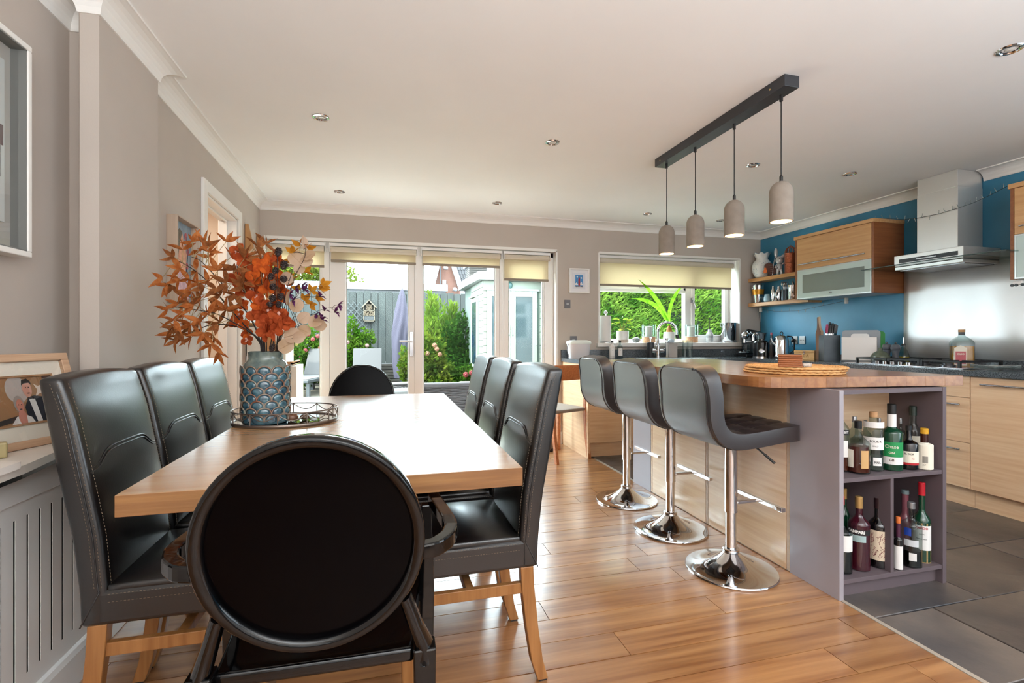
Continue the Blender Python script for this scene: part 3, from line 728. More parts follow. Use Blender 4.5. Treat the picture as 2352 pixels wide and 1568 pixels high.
pan(1.889, 1.911, 'filler_strip', 0, M_strip); pan(2.490, 2.502, 'filler_strip', 0, M_strip); pan(2.502, 2.514, 'filler_strip', 0, M_strip); pan(3.108, 3.128, 'filler_strip', 0, M_panelY)
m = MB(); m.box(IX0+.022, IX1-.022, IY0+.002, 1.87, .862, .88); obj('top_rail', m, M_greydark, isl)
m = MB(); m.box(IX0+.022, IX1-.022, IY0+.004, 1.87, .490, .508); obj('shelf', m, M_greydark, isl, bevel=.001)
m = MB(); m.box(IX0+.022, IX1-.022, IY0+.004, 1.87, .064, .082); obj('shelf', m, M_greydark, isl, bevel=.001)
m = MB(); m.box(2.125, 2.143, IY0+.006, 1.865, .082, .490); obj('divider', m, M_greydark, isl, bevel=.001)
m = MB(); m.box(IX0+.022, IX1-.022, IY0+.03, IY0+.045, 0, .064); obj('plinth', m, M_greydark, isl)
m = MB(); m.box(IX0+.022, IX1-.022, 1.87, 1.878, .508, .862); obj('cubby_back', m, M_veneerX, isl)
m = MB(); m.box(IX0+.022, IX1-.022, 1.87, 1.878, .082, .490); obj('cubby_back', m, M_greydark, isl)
m = MB(); m.box(IX0+.022, IX1-.022, IY1-.02, IY1, 0, T); obj('far_panel', m, M_veneerX, isl)
# timber worktop with staves
M_top = wood('solid_oak_worktop', '#8a5731', '#a57142', .28, 'y', .7, coat=.6, rand=.10, spec=.6)
wt = thing('timber_worktop', 'thick solid oak worktop with rounded corner on the island', 'worktop', (0, 0, 0))
outline = [(2.54, 1.628), (2.2, 1.668), (1.90, 1.700), (1.76, 1.722), (1.68, 1.742)]
for k in range(1, 8): a_ = k/8*PI/2; outline.append((1.685-.12*math.sin(a_), 1.742+.125*(1-math.cos(a_))+.0))
outline += [(1.565, 1.90), (1.565, 3.50), (2.54, 3.50)]
def clip_x(poly, x, keep_gt):
    out = []
    for i, p in enumerate(poly):
        q = poly[(i+1) % len(poly)]; pin = (p[0] >= x) if keep_gt else (p[0] <= x); qin = (q[0] >= x) if keep_gt else (q[0] <= x)
        if pin: out.append(p)
        if pin != qin: s = (x-p[0])/(q[0]-p[0]); out.append((x, p[1]+s*(q[1]-p[1])))
    return out
xs = [1.56]+[1.56+.0985*k for k in range(1, 10)]+[2.545]
for a_, b_ in zip(xs, xs[1:]):
    pl = clip_x(clip_x(outline, a_+.0001, True), b_-.0001, False)
    if len(pl) < 3: continue
    m = MB(); m.prism(pl, 'z', .885, .930); obj('stave', m, M_top, wt, bevel=.0007, seg=1, fixn=True)
# ================================================================ KITCHEN RUNS
CT = .892
ku = thing('granite_worktop', 'dark granite worktop running round under the window and along the blue wall', 'worktop', (0, 0, 0))
m = MB(); m.prism([(1.775, 4.125), (3.62, 4.125), (3.62, -.6), (RX-.002, -.6), (RX-.002, BY-.002), (1.775, BY-.002)], 'z', CT-.036, CT); obj('slab', m, M_granite, ku, bevel=.003)
m = MB(); m.box(1.775, RX-.004, BY-.02, BY-.002, CT, CT+.085); m.box(RX-.02, RX-.002, -.6, BY-.02, CT, CT+.05); obj('upstand', m, M_granite, ku, bevel=.002)
def handle(mb, p, q, out):
    p = Vector(p); q = Vector(q); out = Vector(out); mb.tube([p+out, q+out], .0055, 8)
    d = (q-p).normalized()
    for c in (p+d*.02, q-d*.02): mb.tube([c, c+out], .004, 6)
# peninsula end panel and back run
m = MB(); m.box(1.788, 1.806, 4.128, BY-.002, 0, CT-.037); obj('end_panel', m, M_panelY, label='pale oak end panel of the sink run beside the patio doors', cat='cabinet panel')
FY = 4.148
def unit(name, label, kind, a0, a1, fixed, axis, fronts, handles=(), cat='cabinet', group='base cabinets'):
    """base cabinet: fronts = list of (z0, z1)"""
    z1b = CT-.040
    if axis == 'x':
        t = thing(name, label, cat, ((a0+a1)/2, fixed, 0), group=group); w = (a1-a0)/2
        def B(p0, p1, d0, d1, z0, z1, mb): mb.box(p0, p1, d0, d1, z0, z1)
        M_f = M_veneerX
    else:
        t = thing(name, label, cat, (fixed, (a0+a1)/2, 0), rz=-PI/2, group=group); w = (a1-a0)/2; M_f = M_veneerX
        def B(p0, p1, d0, d1, z0, z1, mb): mb.box(p0, p1, d0, d1, z0, z1)
    m = MB(); B(-w, w, .020, .58, .135, z1b, m); obj('carcass', m, M_veneerX, t)
    m = MB(); B(-w, w, .045, .06, 0, .133, m); obj('plinth', m, M_veneerX, t)
    for i, (z0, z1) in enumerate(fronts):
        m = MB(); B(-w+.0015, w-.0015, 0, .019, z0+.0015, z1-.0015, m); f = obj('drawer' if z1-z0 < .5 else 'door', m, M_f, t, bevel=.001, seg=1)
        if kind == 'h':
            hm = MB(); hl = w*(.86 if z1-z0 < .5 else .77); handle(hm, (-hl, 0, z1-.045), (hl, 0, z1-.045), (0, -.028, 0)); obj('handle', hm, M_steelH, f)
    return t
unit('base_cabinet', 'oak drawer cabinet seen between the sink run end panel and the first bar stool', 'n', 1.808, 2.40, FY, 'x', [(.135, .60), (.60, .852)])
unit('base_cabinet', 'oak sink cabinet hidden in part behind the island', 'h', 2.40, 3.0, FY, 'x', [(.135, .852)])
unit('base_cabinet', 'oak corner cabinet of the sink run behind the island', 'h', 3.0, 3.64, FY, 'x', [(.135, .852)])
FX = 3.652
unit('base_cabinet', 'oak three-drawer cabinet under the hob, just right of the island end', 'h', 2.302, 2.90, FX, 'y', [(.124, .42), (.42, .712), (.712, .852)])
unit('base_cabinet', 'wide oak door cabinet with long steel handle at the right edge', 'h', 1.70, 2.300, FX, 'y', [(.124, .852)])
unit('base_cabinet', 'oak base cabinet under the chopping boards', 'h', 2.90, 3.50, FX, 'y', [(.124, .60), (.60, .852)])
unit('base_cabinet', 'oak base cabinet in the corner under the knife block', 'h', 3.50, 4.12, FX, 'y', [(.124, .852)])
unit('base_cabinet', 'oak base cabinet out toward the camera on the right wall', 'h', 1.10, 1.70, FX, 'y', [(.124, .852)])
# ---- wall cabinets
M_frost = glass('frosted_glass', '#ccd8d4', .8, dens=.30, rough=.12)
def wall_cab(label, y0, y1):
    X0, X1, Z0, Z1 = 3.93, RX-.003, 1.478, 2.096
    t = thing('wall_cabinet', label, 'cabinet', (X0, (y0+y1)/2, Z0), rz=-PI/2, group='oak wall cabinets with frosted flap'); w = (y1-y0)/2; d = X1-X0; h = Z1-Z0
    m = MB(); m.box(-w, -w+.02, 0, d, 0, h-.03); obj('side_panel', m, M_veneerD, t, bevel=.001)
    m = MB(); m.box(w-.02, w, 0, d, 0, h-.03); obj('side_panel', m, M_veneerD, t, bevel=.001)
    m = MB(); m.box(-w-.006, w+.006, -.012, d, h-.030, h); obj('top_panel', m, M_veneerW, t, bevel=.001)
    m = MB(); m.box(-w+.02, w-.02, 0.03, d, 0, .018); obj('bottom_panel', m, mat('white_underside', '#dcdedd', .5), t)
    m = MB(); m.box(-w+.02, w-.02, d-.012, d, .018, h-.03); m.box(-w+.02, w-.02, .03, d, .28, .296); obj('inner_back', m, mat('pale_inner_cabinet', '#b6ad9c', .6), t)
    m = MB(); m.box(-w+.022, w-.022, .0, .019, .288, h-.032); f = obj('flap_door', m, M_veneerW, t, bevel=.001)
    m = MB(); handle(m, (-w+.06, 0, .335), (w-.06, 0, .335), (0, -.026, 0)); obj('handle', m, M_steelH, f)
    m = MB(); b = .02; m.box(-w+.022, w-.022, 0, .019, .002, .012); m.box(-w+.022, w-.022, 0, .019, .276, .286); m.box(-w+.022, -w+.030, 0, .019, .012, .276); m.box(w-.030, w-.022, 0, .019, .012, .276)
    f = obj('glass_door', m, mat('satin_aluminium', '#c9cccc', .3, metal=.7), t)
    m = MB(); m.box(-w+.030, w-.030, .004, .009, .012, .276); obj('pane', m, M_frost, f)
    m = MB(); B_ = .055
    m.box(-w+.030, w-.030, .0028, .0038, .012, .012+B_*.8); m.box(-w+.030, w-.030, .0028, .0038, .276-B_*.8, .276); m.box(-w+.030, -w+.030+B_, .0028, .0038, .012+B_*.8, .276-B_*.8); m.box(w-.030-B_, w-.030, .0028, .0038, .012+B_*.8, .276-B_*.8)
    obj('glass_border', m, mat('pale_green_glass_border', '#c5d6d2', .15), f)
    m = MB(); m.ell((0, -.008, .038), (.016, .008, .006), 12, 6); obj('knob', m, M_steelH, f)
    return t
wall_cab('oak wall cabinet with frosted flap left of the cooker hood', 3.165, 3.968)
wall_cab('oak wall cabinet cut by the right edge of the picture', 1.45, 2.252)
# glasses inside, seen dimly through the frosted flap
for i, (y, x) in enumerate([(3.30, 4.03), (3.38, 4.12), (3.47, 4.02), (3.55, 4.12), (3.64, 4.03), (3.72, 4.11), (3.82, 4.04)]):
    m = MB(); m.lathe([(.028, 0), (.004, .006), (.004, .07), (.03, .10), (.036, .15), (.03, .19)], n=16, caps=False)
    if i == 0: gw = obj('wine_glass', m, mat('cloudy_glass', '#f4f8f5', .2, alpha=.8), loc=(x, y, 1.498), label='stemmed glass dimly seen behind the frosted cabinet flap', cat='glass', group='stemmed glasses in the wall cabinet')
    else: o = gw.copy(); COL.objects.link(o); o.location = (x, y, 1.498)
# ---- open shelves in the corner
M_shelf = wood('oak_shelf', '#b98350', '#cf9c66', .4, 'y', 1.0)
for i, (z, l) in enumerate(((1.742, 'upper oak corner shelf holding the jug and rabbit figure'), (1.460, 'lower oak corner shelf holding steel bar ware'))):
    m = MB(); m.box(4.088, RX-.002, 3.97, BY-.003, z, z+.040); obj('wall_shelf', m, M_shelf, bevel=.003, label=l, cat='shelf')
# ---- splashback
m = MB(); n_ = 40
vs = []; fs = []
for i in range(n_+1):
    y = 3.158-(3.158-1.2)*i/n_; x = RX-.006-.006*math.sin(i*.62)-.003*math.sin(i*.23+1)-.005
    for z in (CT+.05, 1.12, 1.30, 1.48, 1.672): vs.append((x-.0015*math.sin(z*7+i*.4), y, z))
for i in range(n_):
    for j in range(4): a = i*5+j; fs.append((a, a+1, a+6, a+5))
m.add(vs, fs, True); sp = obj('splashback', m, M_steel, label='wavy stainless steel splashback sheet behind the hob', cat='splashback')
so_ = sp.modifiers.new('s', 'SOLIDIFY'); so_.thickness = .0015
m = MB()
for y in (3.10, 2.70, 2.40): m.ell((RX-.014, y, 1.655), (.003, .006, .006), 8, 5)
obj('screw', m, M_black, sp)
# ---- hood
hd = thing('cooker_hood', 'stainless chimney cooker hood with glass visor above the hob', 'cooker hood', (0, 0, 0))
M_hood = mat('satin_hood_steel', '#d8d6d2', .34, metal=.6)
m = MB(); m.box(4.008, RX-.003, 2.602, 2.882, 1.742, 2.20); obj('chimney', m, M_hood, hd, bevel=.002)
m = MB(); m.box(4.010, RX-.003, 2.604, 2.880, 2.20, H-.002); obj('chimney_sleeve', m, M_hood, hd, bevel=.002)
m = MB(); m.box(3.89, RX-.003, 2.492, 2.968, 1.665, 1.742); m.box(3.893, RX-.003, 2.495, 2.965, 1.630, 1.655); obj('hood_body', m, M_hood, hd, bevel=.003)
m = MB(); m.box(3.888, 3.892, 2.525, 2.93, 1.682, 1.712); p_ = obj('control_panel', m, M_black, hd)
m = MB(); m.box(3.885, 3.889, 2.66, 2.80, 1.694, 1.701); obj('button_strip', m, M_steelH, p_)
m = MB(); m.box(3.93, 4.22, 2.51, 2.95, 1.624, 1.631); obj('grease_filter', m, mat('hood_filter', '#8f9092', .35, metal=.8), hd)
m = MB(); vs = []; fs = []
for i in range(13):
    y = 2.21+(3.185-2.21)*i/12; z = 1.660-.022*((i-6)/6)**2*0+0; vs += [(3.79+.03*((i-6)/6)**2, y, 1.656), (RX-.004, y, 1.656), (RX-.004, y, 1.664), (3.79+.03*((i-6)/6)**2, y, 1.664)]
for i in range(12):
    for j in range(4): a = i*4+j; b = i*4+(j+1) % 4; fs.append((a, b, b+4, a+4))
fs += [(0, 1, 2, 3), (51, 50, 49, 48)]
m.add(vs, fs); obj('glass_visor', m, glass('visor_glass', '#d6e6e2', 1.2), hd)
m = MB(); m.tube([(3.79+.03*((i-6)/6)**2-.001, 2.21+(3.185-2.21)*i/12, 1.66) for i in range(13)], .0042, 6); obj('visor_edge', m, mat('dark_green_glass_edge', '#4e5d5c', .15), hd)
# ---- hob
hb = thing('gas_hob', 'steel five-burner gas hob with cast iron grates', 'hob', (0, 0, CT))
m = MB(); m.box(3.70, 4.20, 2.37, 3.24, 0, .008); obj('hob_plate', m, M_steelH, hb, bevel=.003)
for (x, y, r) in ((3.83, 3.05, .045), (4.07, 3.05, .035), (3.95, 2.80, .055), (3.83, 2.55, .045), (4.07, 2.55, .035)):
    m = MB(); m.lathe([(r, .008), (r, .018), (r*.8, .022)], (x, y, 0), 20); m.lathe([(r*.7, .02), (r*.7, .030), (r*.6, .033)], (x, y, 0), 20); obj('burner', m, mat('burner_metal', '#55565a', .35, metal=.7), hb)
for y0, y1 in ((2.93, 3.17), (2.69, 2.91), (2.43, 2.67)):
    m = MB()
    for y in (y0, y1, (y0+y1)/2): m.bar((3.76, y, .046), (4.15, y, .046), .012, .012)
    for x in (3.76, 3.95, 4.15): m.bar((x, y0, .046), (x, y1, .046), .012, .012)
    for x in (3.76, 4.15):
        for y in (y0, y1): m.bar((x, y, .008), (x, y, .05), .016, .016)
    obj('grate', m, mat('cast_iron', '#17181b', .55), hb)
for k in range(5):
    m = MB(); m.lathe([(.017, .008), (.017, .028), (.014, .031)], (3.728, 2.74+.058*k, 0), 18); obj('control_knob', m, M_steelH, hb)
# ================================================================ BOTTLES
M_clear = glass('clear_bottle_glass', '#dde5e3', 1.2, dens=0)
M_paper = mat('cream_paper_label', '#e4ddcc', .7); M_ink = mat('black_ink', '#1c1a1c', .7); M_red = mat('red_print', '#b3202a', .5)
def bprof(R, h, hs, rn, hn, cap=True, base=.004):
    """shoulder at hs, neck radius rn from hn to h"""
    p = [(R*.8, 0), (R, base), (R, hs)]
    for k in range(1, 8): t = k/7; p.append((rn+(R-rn)*(1-t)**.0*(math.cos(t*PI)*.5+.5), hs+(hn-hs)*t))
    p.append((rn, h)); return p
def bottle(px, pw, ytop, Yp, z, label, body, cap, h=None, hs=.62, hn=.76, rn=.3, caph=.12, liquid=None, lbl=(), txt=(), capr=1.12, neckfoil=None, name='bottle', n=24, group='spirit bottles on the island shelves', sq=False):
    P = PY(px, 1100, Yp); s = depth(P)/1121; R = pw*s/2; H_ = (1.1+(776-ytop)*s)-z if h is None else h
    caph *= .85; rn *= .88; hb = H_*(1-caph); t = thing(name, label, 'bottle', (P.x, Yp, z), group=group)
    pr = bprof(R, hb, H_*hs, R*rn, H_*hn)
    m = MB(); m.lathe(pr, n=4*3 if sq else n, caps=True); obj('glass_body', m, body, t)
    if liquid:
        lv, lm = liquid; q = [(R*.78, .004), (R*.93, .008)]+[(min(R*.93, r*.9), zz) for r, zz in pr[2:] if zz < lv*H_]
        # radius at level
        rl = R*.93
        for (r1, z1), (r2, z2) in zip(pr, pr[1:]):
            if z1 <= lv*H_ <= z2 and z2 > z1: rl = min(R*.93, .9*(r1+(r2-r1)*(lv*H_-z1)/(z2-z1)))
        q.append((rl, lv*H_)); m = MB(); m.lathe(q, n=n); obj('liquid', m, lm, t)
    rc = R*rn*capr
    m = MB(); m.lathe([(rc, hb-.004), (rc, H_-.002), (rc*.9, H_)], n=18); obj('cap', m, cap, t)
    if neckfoil:
        m = MB(); m.lathe([(R*rn*1.04, H_*neckfoil[0]), (R*rn*1.04, hb)], n=18, caps=False); obj('neck_band', m, neckfoil[1], t)
    ca = math.atan2(-P.y, -P.x)
    for (z0, z1, half, off, mt) in lbl:
        m = MB(); patch(m, R+.0006, ca+off-half, ca+off+half, z0*H_, z1*H_); obj('label_print', m, mt, t)
    for (s_, size, zz, off, mt, bold) in txt:
        m = MB(); wrap_text(m, s_, size, R+.0011, zz*H_, ca+off, bold); obj('lettering', m, mt, t)
    return t
Z1s, Z2s = .508, .082
M_amber = mat('amber_spirit', '#5c2012', .12, spec=.7); M_ambg = glass('amber_glass', '#8f5238', 1.2, dens=.25)
M_green = mat('dark_green_glass', '#0f3a26', .08, spec=.8); M_greenl = mat('green_label', '#1d8b4c', .5); M_dk = mat('near_black_glass', '#0c090b', .08, spec=.8)
M_cork = mat('cork_stopper', '#b98d63', .7); M_gold = mat('gold_foil', '#b8925a', .4, metal=.5); M_wine = mat('deep_red_bottle', '#3a0d1a', .08, spec=.8)
M_pink = mat('pink_glass', '#7b4650', .15); M_redcap = mat('red_wax_cap', '#b81d2a', .3); M_straw = mat('straw_wrap', '#b08a57', .8, bump=.3, bscale=120)
M_gcap = mat('grey_metal_cap', '#9a9a9c', .3, metal=.7); M_wh = mat('white_label', '#e6e3e0', .6); M_bl = mat('blue_label', '#1d3f9c', .5)
bottle(1931, 36, 925, 1.745, Z1s, 'tall aperitif bottle half hidden behind the grey side panel, upper shelf', M_clear, mat('navy_foil', '#272c44', .4), hs=.58, hn=.78, liquid=(.30, M_amber), lbl=[(.54, .62, 1.0, 0, M_ink), (.22, .46, .35, .5, M_wh)], txt=[('BIT', .014, .58, .62, M_wh, .02)])
bottle(1971, 47, 966, 1.700, Z1s, 'squat amber bottle with black cap and two cream labels, upper shelf', M_clear, M_black, hs=.56, hn=.74, rn=.33, caph=.15, liquid=(.52, M_amber), lbl=[(.12, .46, .30, -.66, M_paper), (.12, .46, .34, .58, mat('tan_label', '#c79e6a', .6))])
bottle(1962, 34, 956, 1.800, Z1s, 'bottle with grey metal cap standing behind the amber one', M_clear, M_gcap, hs=.6, hn=.8, liquid=(.4, M_ambg))
bottle(2006, 40, 945, 1.715, Z1s, 'clear gin bottle with cork stopper and white band label', M_clear, M_cork, hs=.70, hn=.78, rn=.46, caph=.10, liquid=(.25, glass('pale_liquid', '#c5cdca', .8, dens=.12)),
       lbl=[(.37, .58, 1.25, 0, M_wh), (.74, .84, 1.4, 0, M_wh), (.10, .24, .42, .40, M_wh)], txt=[('FOUR R', .013, .51, .22, M_ink, .02), ('BALD', .009, .43, .2, M_ink, 0), ('RNL', .014, .155, .40, M_ink, .02)], capr=1.0)
bottle(2019, 26, 960, 1.815, Z1s, 'slim bottle with silver cap tucked behind the cork stoppered gin', M_clear, M_gcap, hs=.65, hn=.8)
bottle(1988, 24, 965, 1.82, Z1s, 'slim dark capped bottle at the back between the amber and gin bottles', M_clear, M_black, hs=.65, hn=.8)
bottle(2048, 42, 927, 1.700, Z1s, 'green gin bottle with green and white label, upper shelf', M_green, mat('black_foil', '#161616', .3), hs=.56, hn=.66, rn=.46, caph=.18, neckfoil=(.64, M_wh), capr=1.03,
       lbl=[(.215, .435, 1.35, 0, M_greenl), (.10, .212, 1.35, 0, M_wh)], txt=[('Chase', .021, .365, 0, M_paper, .01), ('GIN', .0125, .275, 0, M_paper, .02), ('GB', .0145, .165, 0, mat('brown_ink', '#4b3524', .6), .03)])
bottle(2068, 22, 960, 1.775, Z1s, 'clear bottle just behind the green gin bottle', M_clear, M_gcap, hs=.65, hn=.8)
bottle(2087, 37, 977, 1.690, Z1s, 'dark rum bottle with cream and red label, upper shelf', M_dk, M_black, hs=.58, hn=.70, rn=.36, caph=.10,
       lbl=[(.17, .43, 1.3, 0, M_paper), (.12, .17, 1.3, 0, M_red)], txt=[('EL DOR', .0105, .37, .05, M_ink, .02), ('12', .012, .27, .42, M_red, .02)])
bottle(2097, 29, 932, 1.745, Z1s, 'tall clear bottle with dark green cap behind the rum', M_clear, mat('dark_green_cap', '#1d2b25', .4), hs=.55, hn=.72, rn=.5, caph=.17, lbl=[(.36, .5, 1.0, 0, M_paper)])
bottle(2123, 33, 983, 1.668, Z1s, 'short bottle with yellow cap in a wrinkled paper label, upper shelf right', M_paper, mat('yellow_cap', '#cf9a22', .4), hs=.60, hn=.66, rn=.48, caph=.13, neckfoil=(.64, mat('dark_syrup', '#3a1810', .15)), lbl=[(.18, .34, .3, .1, mat('grey_print', '#8a857c', .6))], txt=[('A.Y', .008, .13, 0, M_ink, .02)])
bottle(1934, 40, 1138, 1.70, Z2s, 'clear bottle with broad white label half behind the grey panel, lower shelf', M_clear, M_redcap, hs=.52, hn=.62, rn=.25, liquid=(.30, M_dk), lbl=[(.30, .62*.82, 1.3, 0, M_wh)])
bottle(1939, 22, 1121, 1.80, Z2s, 'dark green bottle with gold neck foil at the back of the lower left bay', M_green, M_gold, hs=.6, hn=.75, rn=.5, caph=.16)
bottle(1961, 24, 1165, 1.815, Z2s, 'deep red bottle behind the ribbed aperitif bottle', M_wine, M_gold, hs=.65, hn=.78)
bottle(1973, 43, 1140, 1.705, Z2s, 'dark red aperitif bottle with pale blue label and gold cap, lower shelf', M_wine, M_gold, hs=.62, hn=.76, rn=.36, caph=.17, capr=1.15,
       lbl=[(.50, .575, 1.2, 0, M_ink), (.405, .495, .8, -.15, mat('pale_blue_label', '#9db4b4', .6))], txt=[('CAMPARI', .0165, .54, -.28, M_wh, .06)])
M_cream2 = mat('cream_art_label', '#d8c6ad', .6)
t = bottle(2018, 41, 1143, 1.70, Z2s, 'black vermouth bottle with red scribble on a cream label, lower shelf', M_dk, mat('dark_maroon_foil', '#2b1519', .35), hs=.60, hn=.74, rn=.44, caph=.16, lbl=[(.12, .55, .95, -.1, M_cream2)])
P = PY(2018, 1100, 1.70); s_ = depth(P)/1121; Rb = 41*s_/2; Hb = 1.1+(776-1143)*s_-Z2s; ca = math.atan2(-P.y, -P.x); m = MB(); rr = random.Random(5)
for k in range(46):
    a_ = ca-.1+rr.uniform(-.75, .75); z0 = rr.uniform(.16, .46)*Hb; pts = []
    ph = rr.uniform(0, 6)
    for q in range(6): aa = a_+.05*q*math.cos(ph)+.05*math.sin(q*1.7+ph); zz = z0+.004*q*math.sin(ph+1); pts.append(((Rb+.001)*math.cos(aa), (Rb+.001)*math.sin(aa), zz))
    m.tube(pts, .0007, 4)
obj('scribble_print', m, mat('maroon_print', '#7b2a35', .6), t)
t['label'] = 'black vermouth bottle with red scribble on a cream label, lower shelf'
bottle(2063, 17, 1186, 1.652, Z2s, 'small bitters bottle with orange cap and white label by the divider', M_dk, mat('orange_cap', '#c9682d', .4), hs=.56, hn=.62, rn=.55, caph=.12, neckfoil=(.60, mat('plum_foil', '#4a1f38', .4)), lbl=[(.02, .46, 1.4, 0, M_wh)])
bottle(2079, 30, 1125, 1.755, Z2s, 'dusky pink bottle at the back of the lower right bay', M_pink, mat('grey_blue_cap', '#6f7d80', .4), hs=.50, hn=.66, rn=.50, caph=.05)
bottle(2093, 40, 1152, 1.665, Z2s, 'chunky clear bottle with grey cap and blue label patch, lower right bay', M_clear, M_gcap, hs=.64, hn=.76, rn=.38, caph=.10, liquid=(.26, M_dk), lbl=[(.50, .62, .35, -.35, M_bl), (.12, .24, .35, .15, M_wh), (.34, .44, .7, 0, mat('pale_grey_label', '#c9ccd0', .6))])
bottle(2117, 34, 1107, 1.692, Z2s, 'green maraschino bottle with red cap and straw wrap, lower right bay', M_green, M_redcap, hs=.50, hn=.66, rn=.40, caph=.18, lbl=[(.0, .16, 3.1, 0, M_straw), (.47, .50, 3.1, 0, M_straw), (.16, .47, 1.3, 0, M_wh)], txt=[('XARDO', .014, .435, 0, M_red, .03), ('MARASCHINO', .006, .30, 0, M_ink, .02), ('ZARA', .008, .36, 0, M_ink, 0)])
# ================================================================ THINGS ON THE ISLAND
TOPZ = .930
c0 = PZ(1820, 851, TOPZ); c0 = Vector((2.09, 2.13, TOPZ))
pc = PY(1820, 852, 0.0+2.30)
q = PZ(1820, 856, TOPZ)
mat_c = Vector((1.955, 1.995, TOPZ))
for k in range(3):
    t = thing('woven_placemat', ['round woven straw placemat at the bottom of the stack', 'round woven straw placemat in the middle of the stack', 'topmost round woven straw placemat under the coasters'][k], 'placemat', (mat_c.x+.004*k, mat_c.y-.004*k, TOPZ+.0005+k*.0115), group='woven placemats stacked on the island')
    m = MB(); r = .012; pts = []
    while r < .212:
        n = max(10, int(2*PI*r/.010))
        for q in range(n): a = 2*PI*q/n; rr_ = r+.011*q/n; pts.append((rr_*math.cos(a), rr_*math.sin(a), .0056+.0012*math.sin(q*1.9)))
        r += .011
    m.tube(pts, .0056, 5, flat=(1.05, 1)); obj('braid', m, mat('straw_braid', '#c08a4e', .8, col2='#dbb07a', scale=60, rand=.1), t)
M_cst = mat('slate_coaster_top', '#4a4340', .5)
M_cw = wood('teak_coaster', '#8a4f2b', '#a8653a', .5, 'x', 1.5)
for k in range(6):
    z = TOPZ+.036+k*.0096
    t = thing('coaster', ['lowest', 'second from lowest', 'third from lowest', 'third from top', 'second from top', 'topmost'][k]+' square wooden coaster in the stack on the placemats', 'coaster', (1.838+random.uniform(-.002, .002), 1.885, z), rz=-.777+random.uniform(-.03, .03), group='wooden coasters in a stack')
    m = MB(); m.box(-.049, .049, -.049, .049, 0, .0088); obj('coaster_base', m, M_cw, t, bevel=.003)
    m = MB(); m.box(-.045, .045, -.045, .045, .0086, .0093); obj('coaster_face', m, M_cst, t)
m = MB(); m.gbox(4, 3, 2, lambda u, v, w: ((u-.5)*.05+.004*math.sin(7*v+9*w), (v-.5)*.028+.003*math.sin(8*u), w*.02*(1-.3*abs(2*u-1))+.002*math.sin(9*u)*w))
obj('crystal_stone', m, mat('rough_crystal', '#b9aca0', .2, var=.3, scale=90), loc=(1.895, 1.852, TOPZ+.0355), label='rough crystal stone lying beside the coasters', cat='stone')
# ================================================================ SILL AND SINK
SZ = WZ0+.003
def at(px, Yp, z): P = PY(px, 700, Yp); return Vector((P.x, Yp, z)), depth(P)/1121
def lathe_thing(name, label, cat, px, Yp, z, parts, group=None, right=False, Xp=None):
    if Xp is not None: P = PX(px, 800, Xp); P = Vector((Xp, P.y, z)); s = depth(P)/1121
    else: P, s = at(px, Yp, z)
    t = thing(name, label, cat, P, group=group)
    for nm, prof, mt in parts:
        m = MB(); m.lathe([(r*s, zz*s) for r, zz in prof], n=28); obj(nm, m, mt, t)
    return t, s
lathe_thing('paper_towel_roll', 'white paper towel roll on a chrome stand at the left of the sill', 'paper towel', 1391, 4.88, SZ, [('stand_base', [(16, 0), (16, 2), (2, 3)], M_steelH), ('paper_roll', [(12.5, 3), (12.5, 62)], mat('paper_towel', '#ece8e4', .9)), ('knob', [(1.5, 62), (1.5, 66), (4, 67), (4.5, 70), (3, 73), (.1, 74)], M_chrome)])
M_leaf1 = mat('fresh_leaf', '#6fae2f', .45, col2='#a4cf3d', scale=20)
def leafblade(mb, p0, p1, p2, w, n=8, up=Vector((0, 0, 1)), cup=0.0):
    """strap leaf along a quadratic curve"""
    p0, p1, p2 = Vector(p0), Vector(p1), Vector(p2); vs = []; fs = []
    for i in range(n+1):
        t = i/n; p = p0*(1-t)**2+p1*2*t*(1-t)+p2*t*t; d = (p1-p0)*(1-t)+(p2-p1)*t; a = d.cross(up)
        a = a.normalized() if a.length > 1e-6 else Vector((1, 0, 0)); b = a.cross(d).normalized(); ww = w*(.35+.65*math.sin(PI*min(1, t*.9+.12)))*(1 if t < .98 else .1)
        if t > .75: ww *= max(.05, (1-t)/.25)**.7
        vs += [p-a*ww, p+b*ww*(-.3-cup), p+a*ww]
    for i in range(n): a = i*3; fs += [(a, a+1, a+4, a+3), (a+1, a+2, a+5, a+4)]
    mb.add(vs, fs, True)
# small plant
t, s = lathe_thing('potted_plant', 'small leafy plant in a white pot with grey base on the sill', 'potted plant', 1430, 4.88, SZ, [('pot', [(13.5, 7), (13.7, 27), (12.6, 27.2), (12.4, 24)], M_ceramic), ('pot_base', [(13.2, 0), (13.2, 7)], mat('taupe_pot_base', '#b3a397', .6)), ('soil', [(12.4, 22), (12.4, 24), (.1, 25)], mat('soil', '#3a2a1e', .9))])
M_lf = translucent('sill_plant_leaf', '#86b83a', .45, '#c8c25a', 40)
rr = random.Random(2)
for k in range(16):
    a = rr.uniform(0, 6.28); h = rr.uniform(8, 34)*s; r = rr.uniform(4, 18)*s; m = MB(); p0 = Vector((0, 0, 24*s)); p2 = Vector((r*math.cos(a), r*math.sin(a)*.6, 24*s+h)); m.tube([p0, (p0+p2)/2+Vector((0, 0, 2*s)), p2], .0012, 5)
    obj('stem', m, mat('plant_stem', '#8a7a35', .6), t); m = MB(); d = Vector((math.cos(a), math.sin(a), rr.uniform(-.3, .5)))
    leafblade(m, p2, p2+d*7*s, p2+d*13*s+Vector((0, 0, -3*s)), 5.5*s, 6); obj('leaf', m, M_lf, t)
m = MB(); m.ell((0, 0, 66*s*.9), (.007, .007, .007), 8, 6); obj('flower_bud', m, M_wh, t)
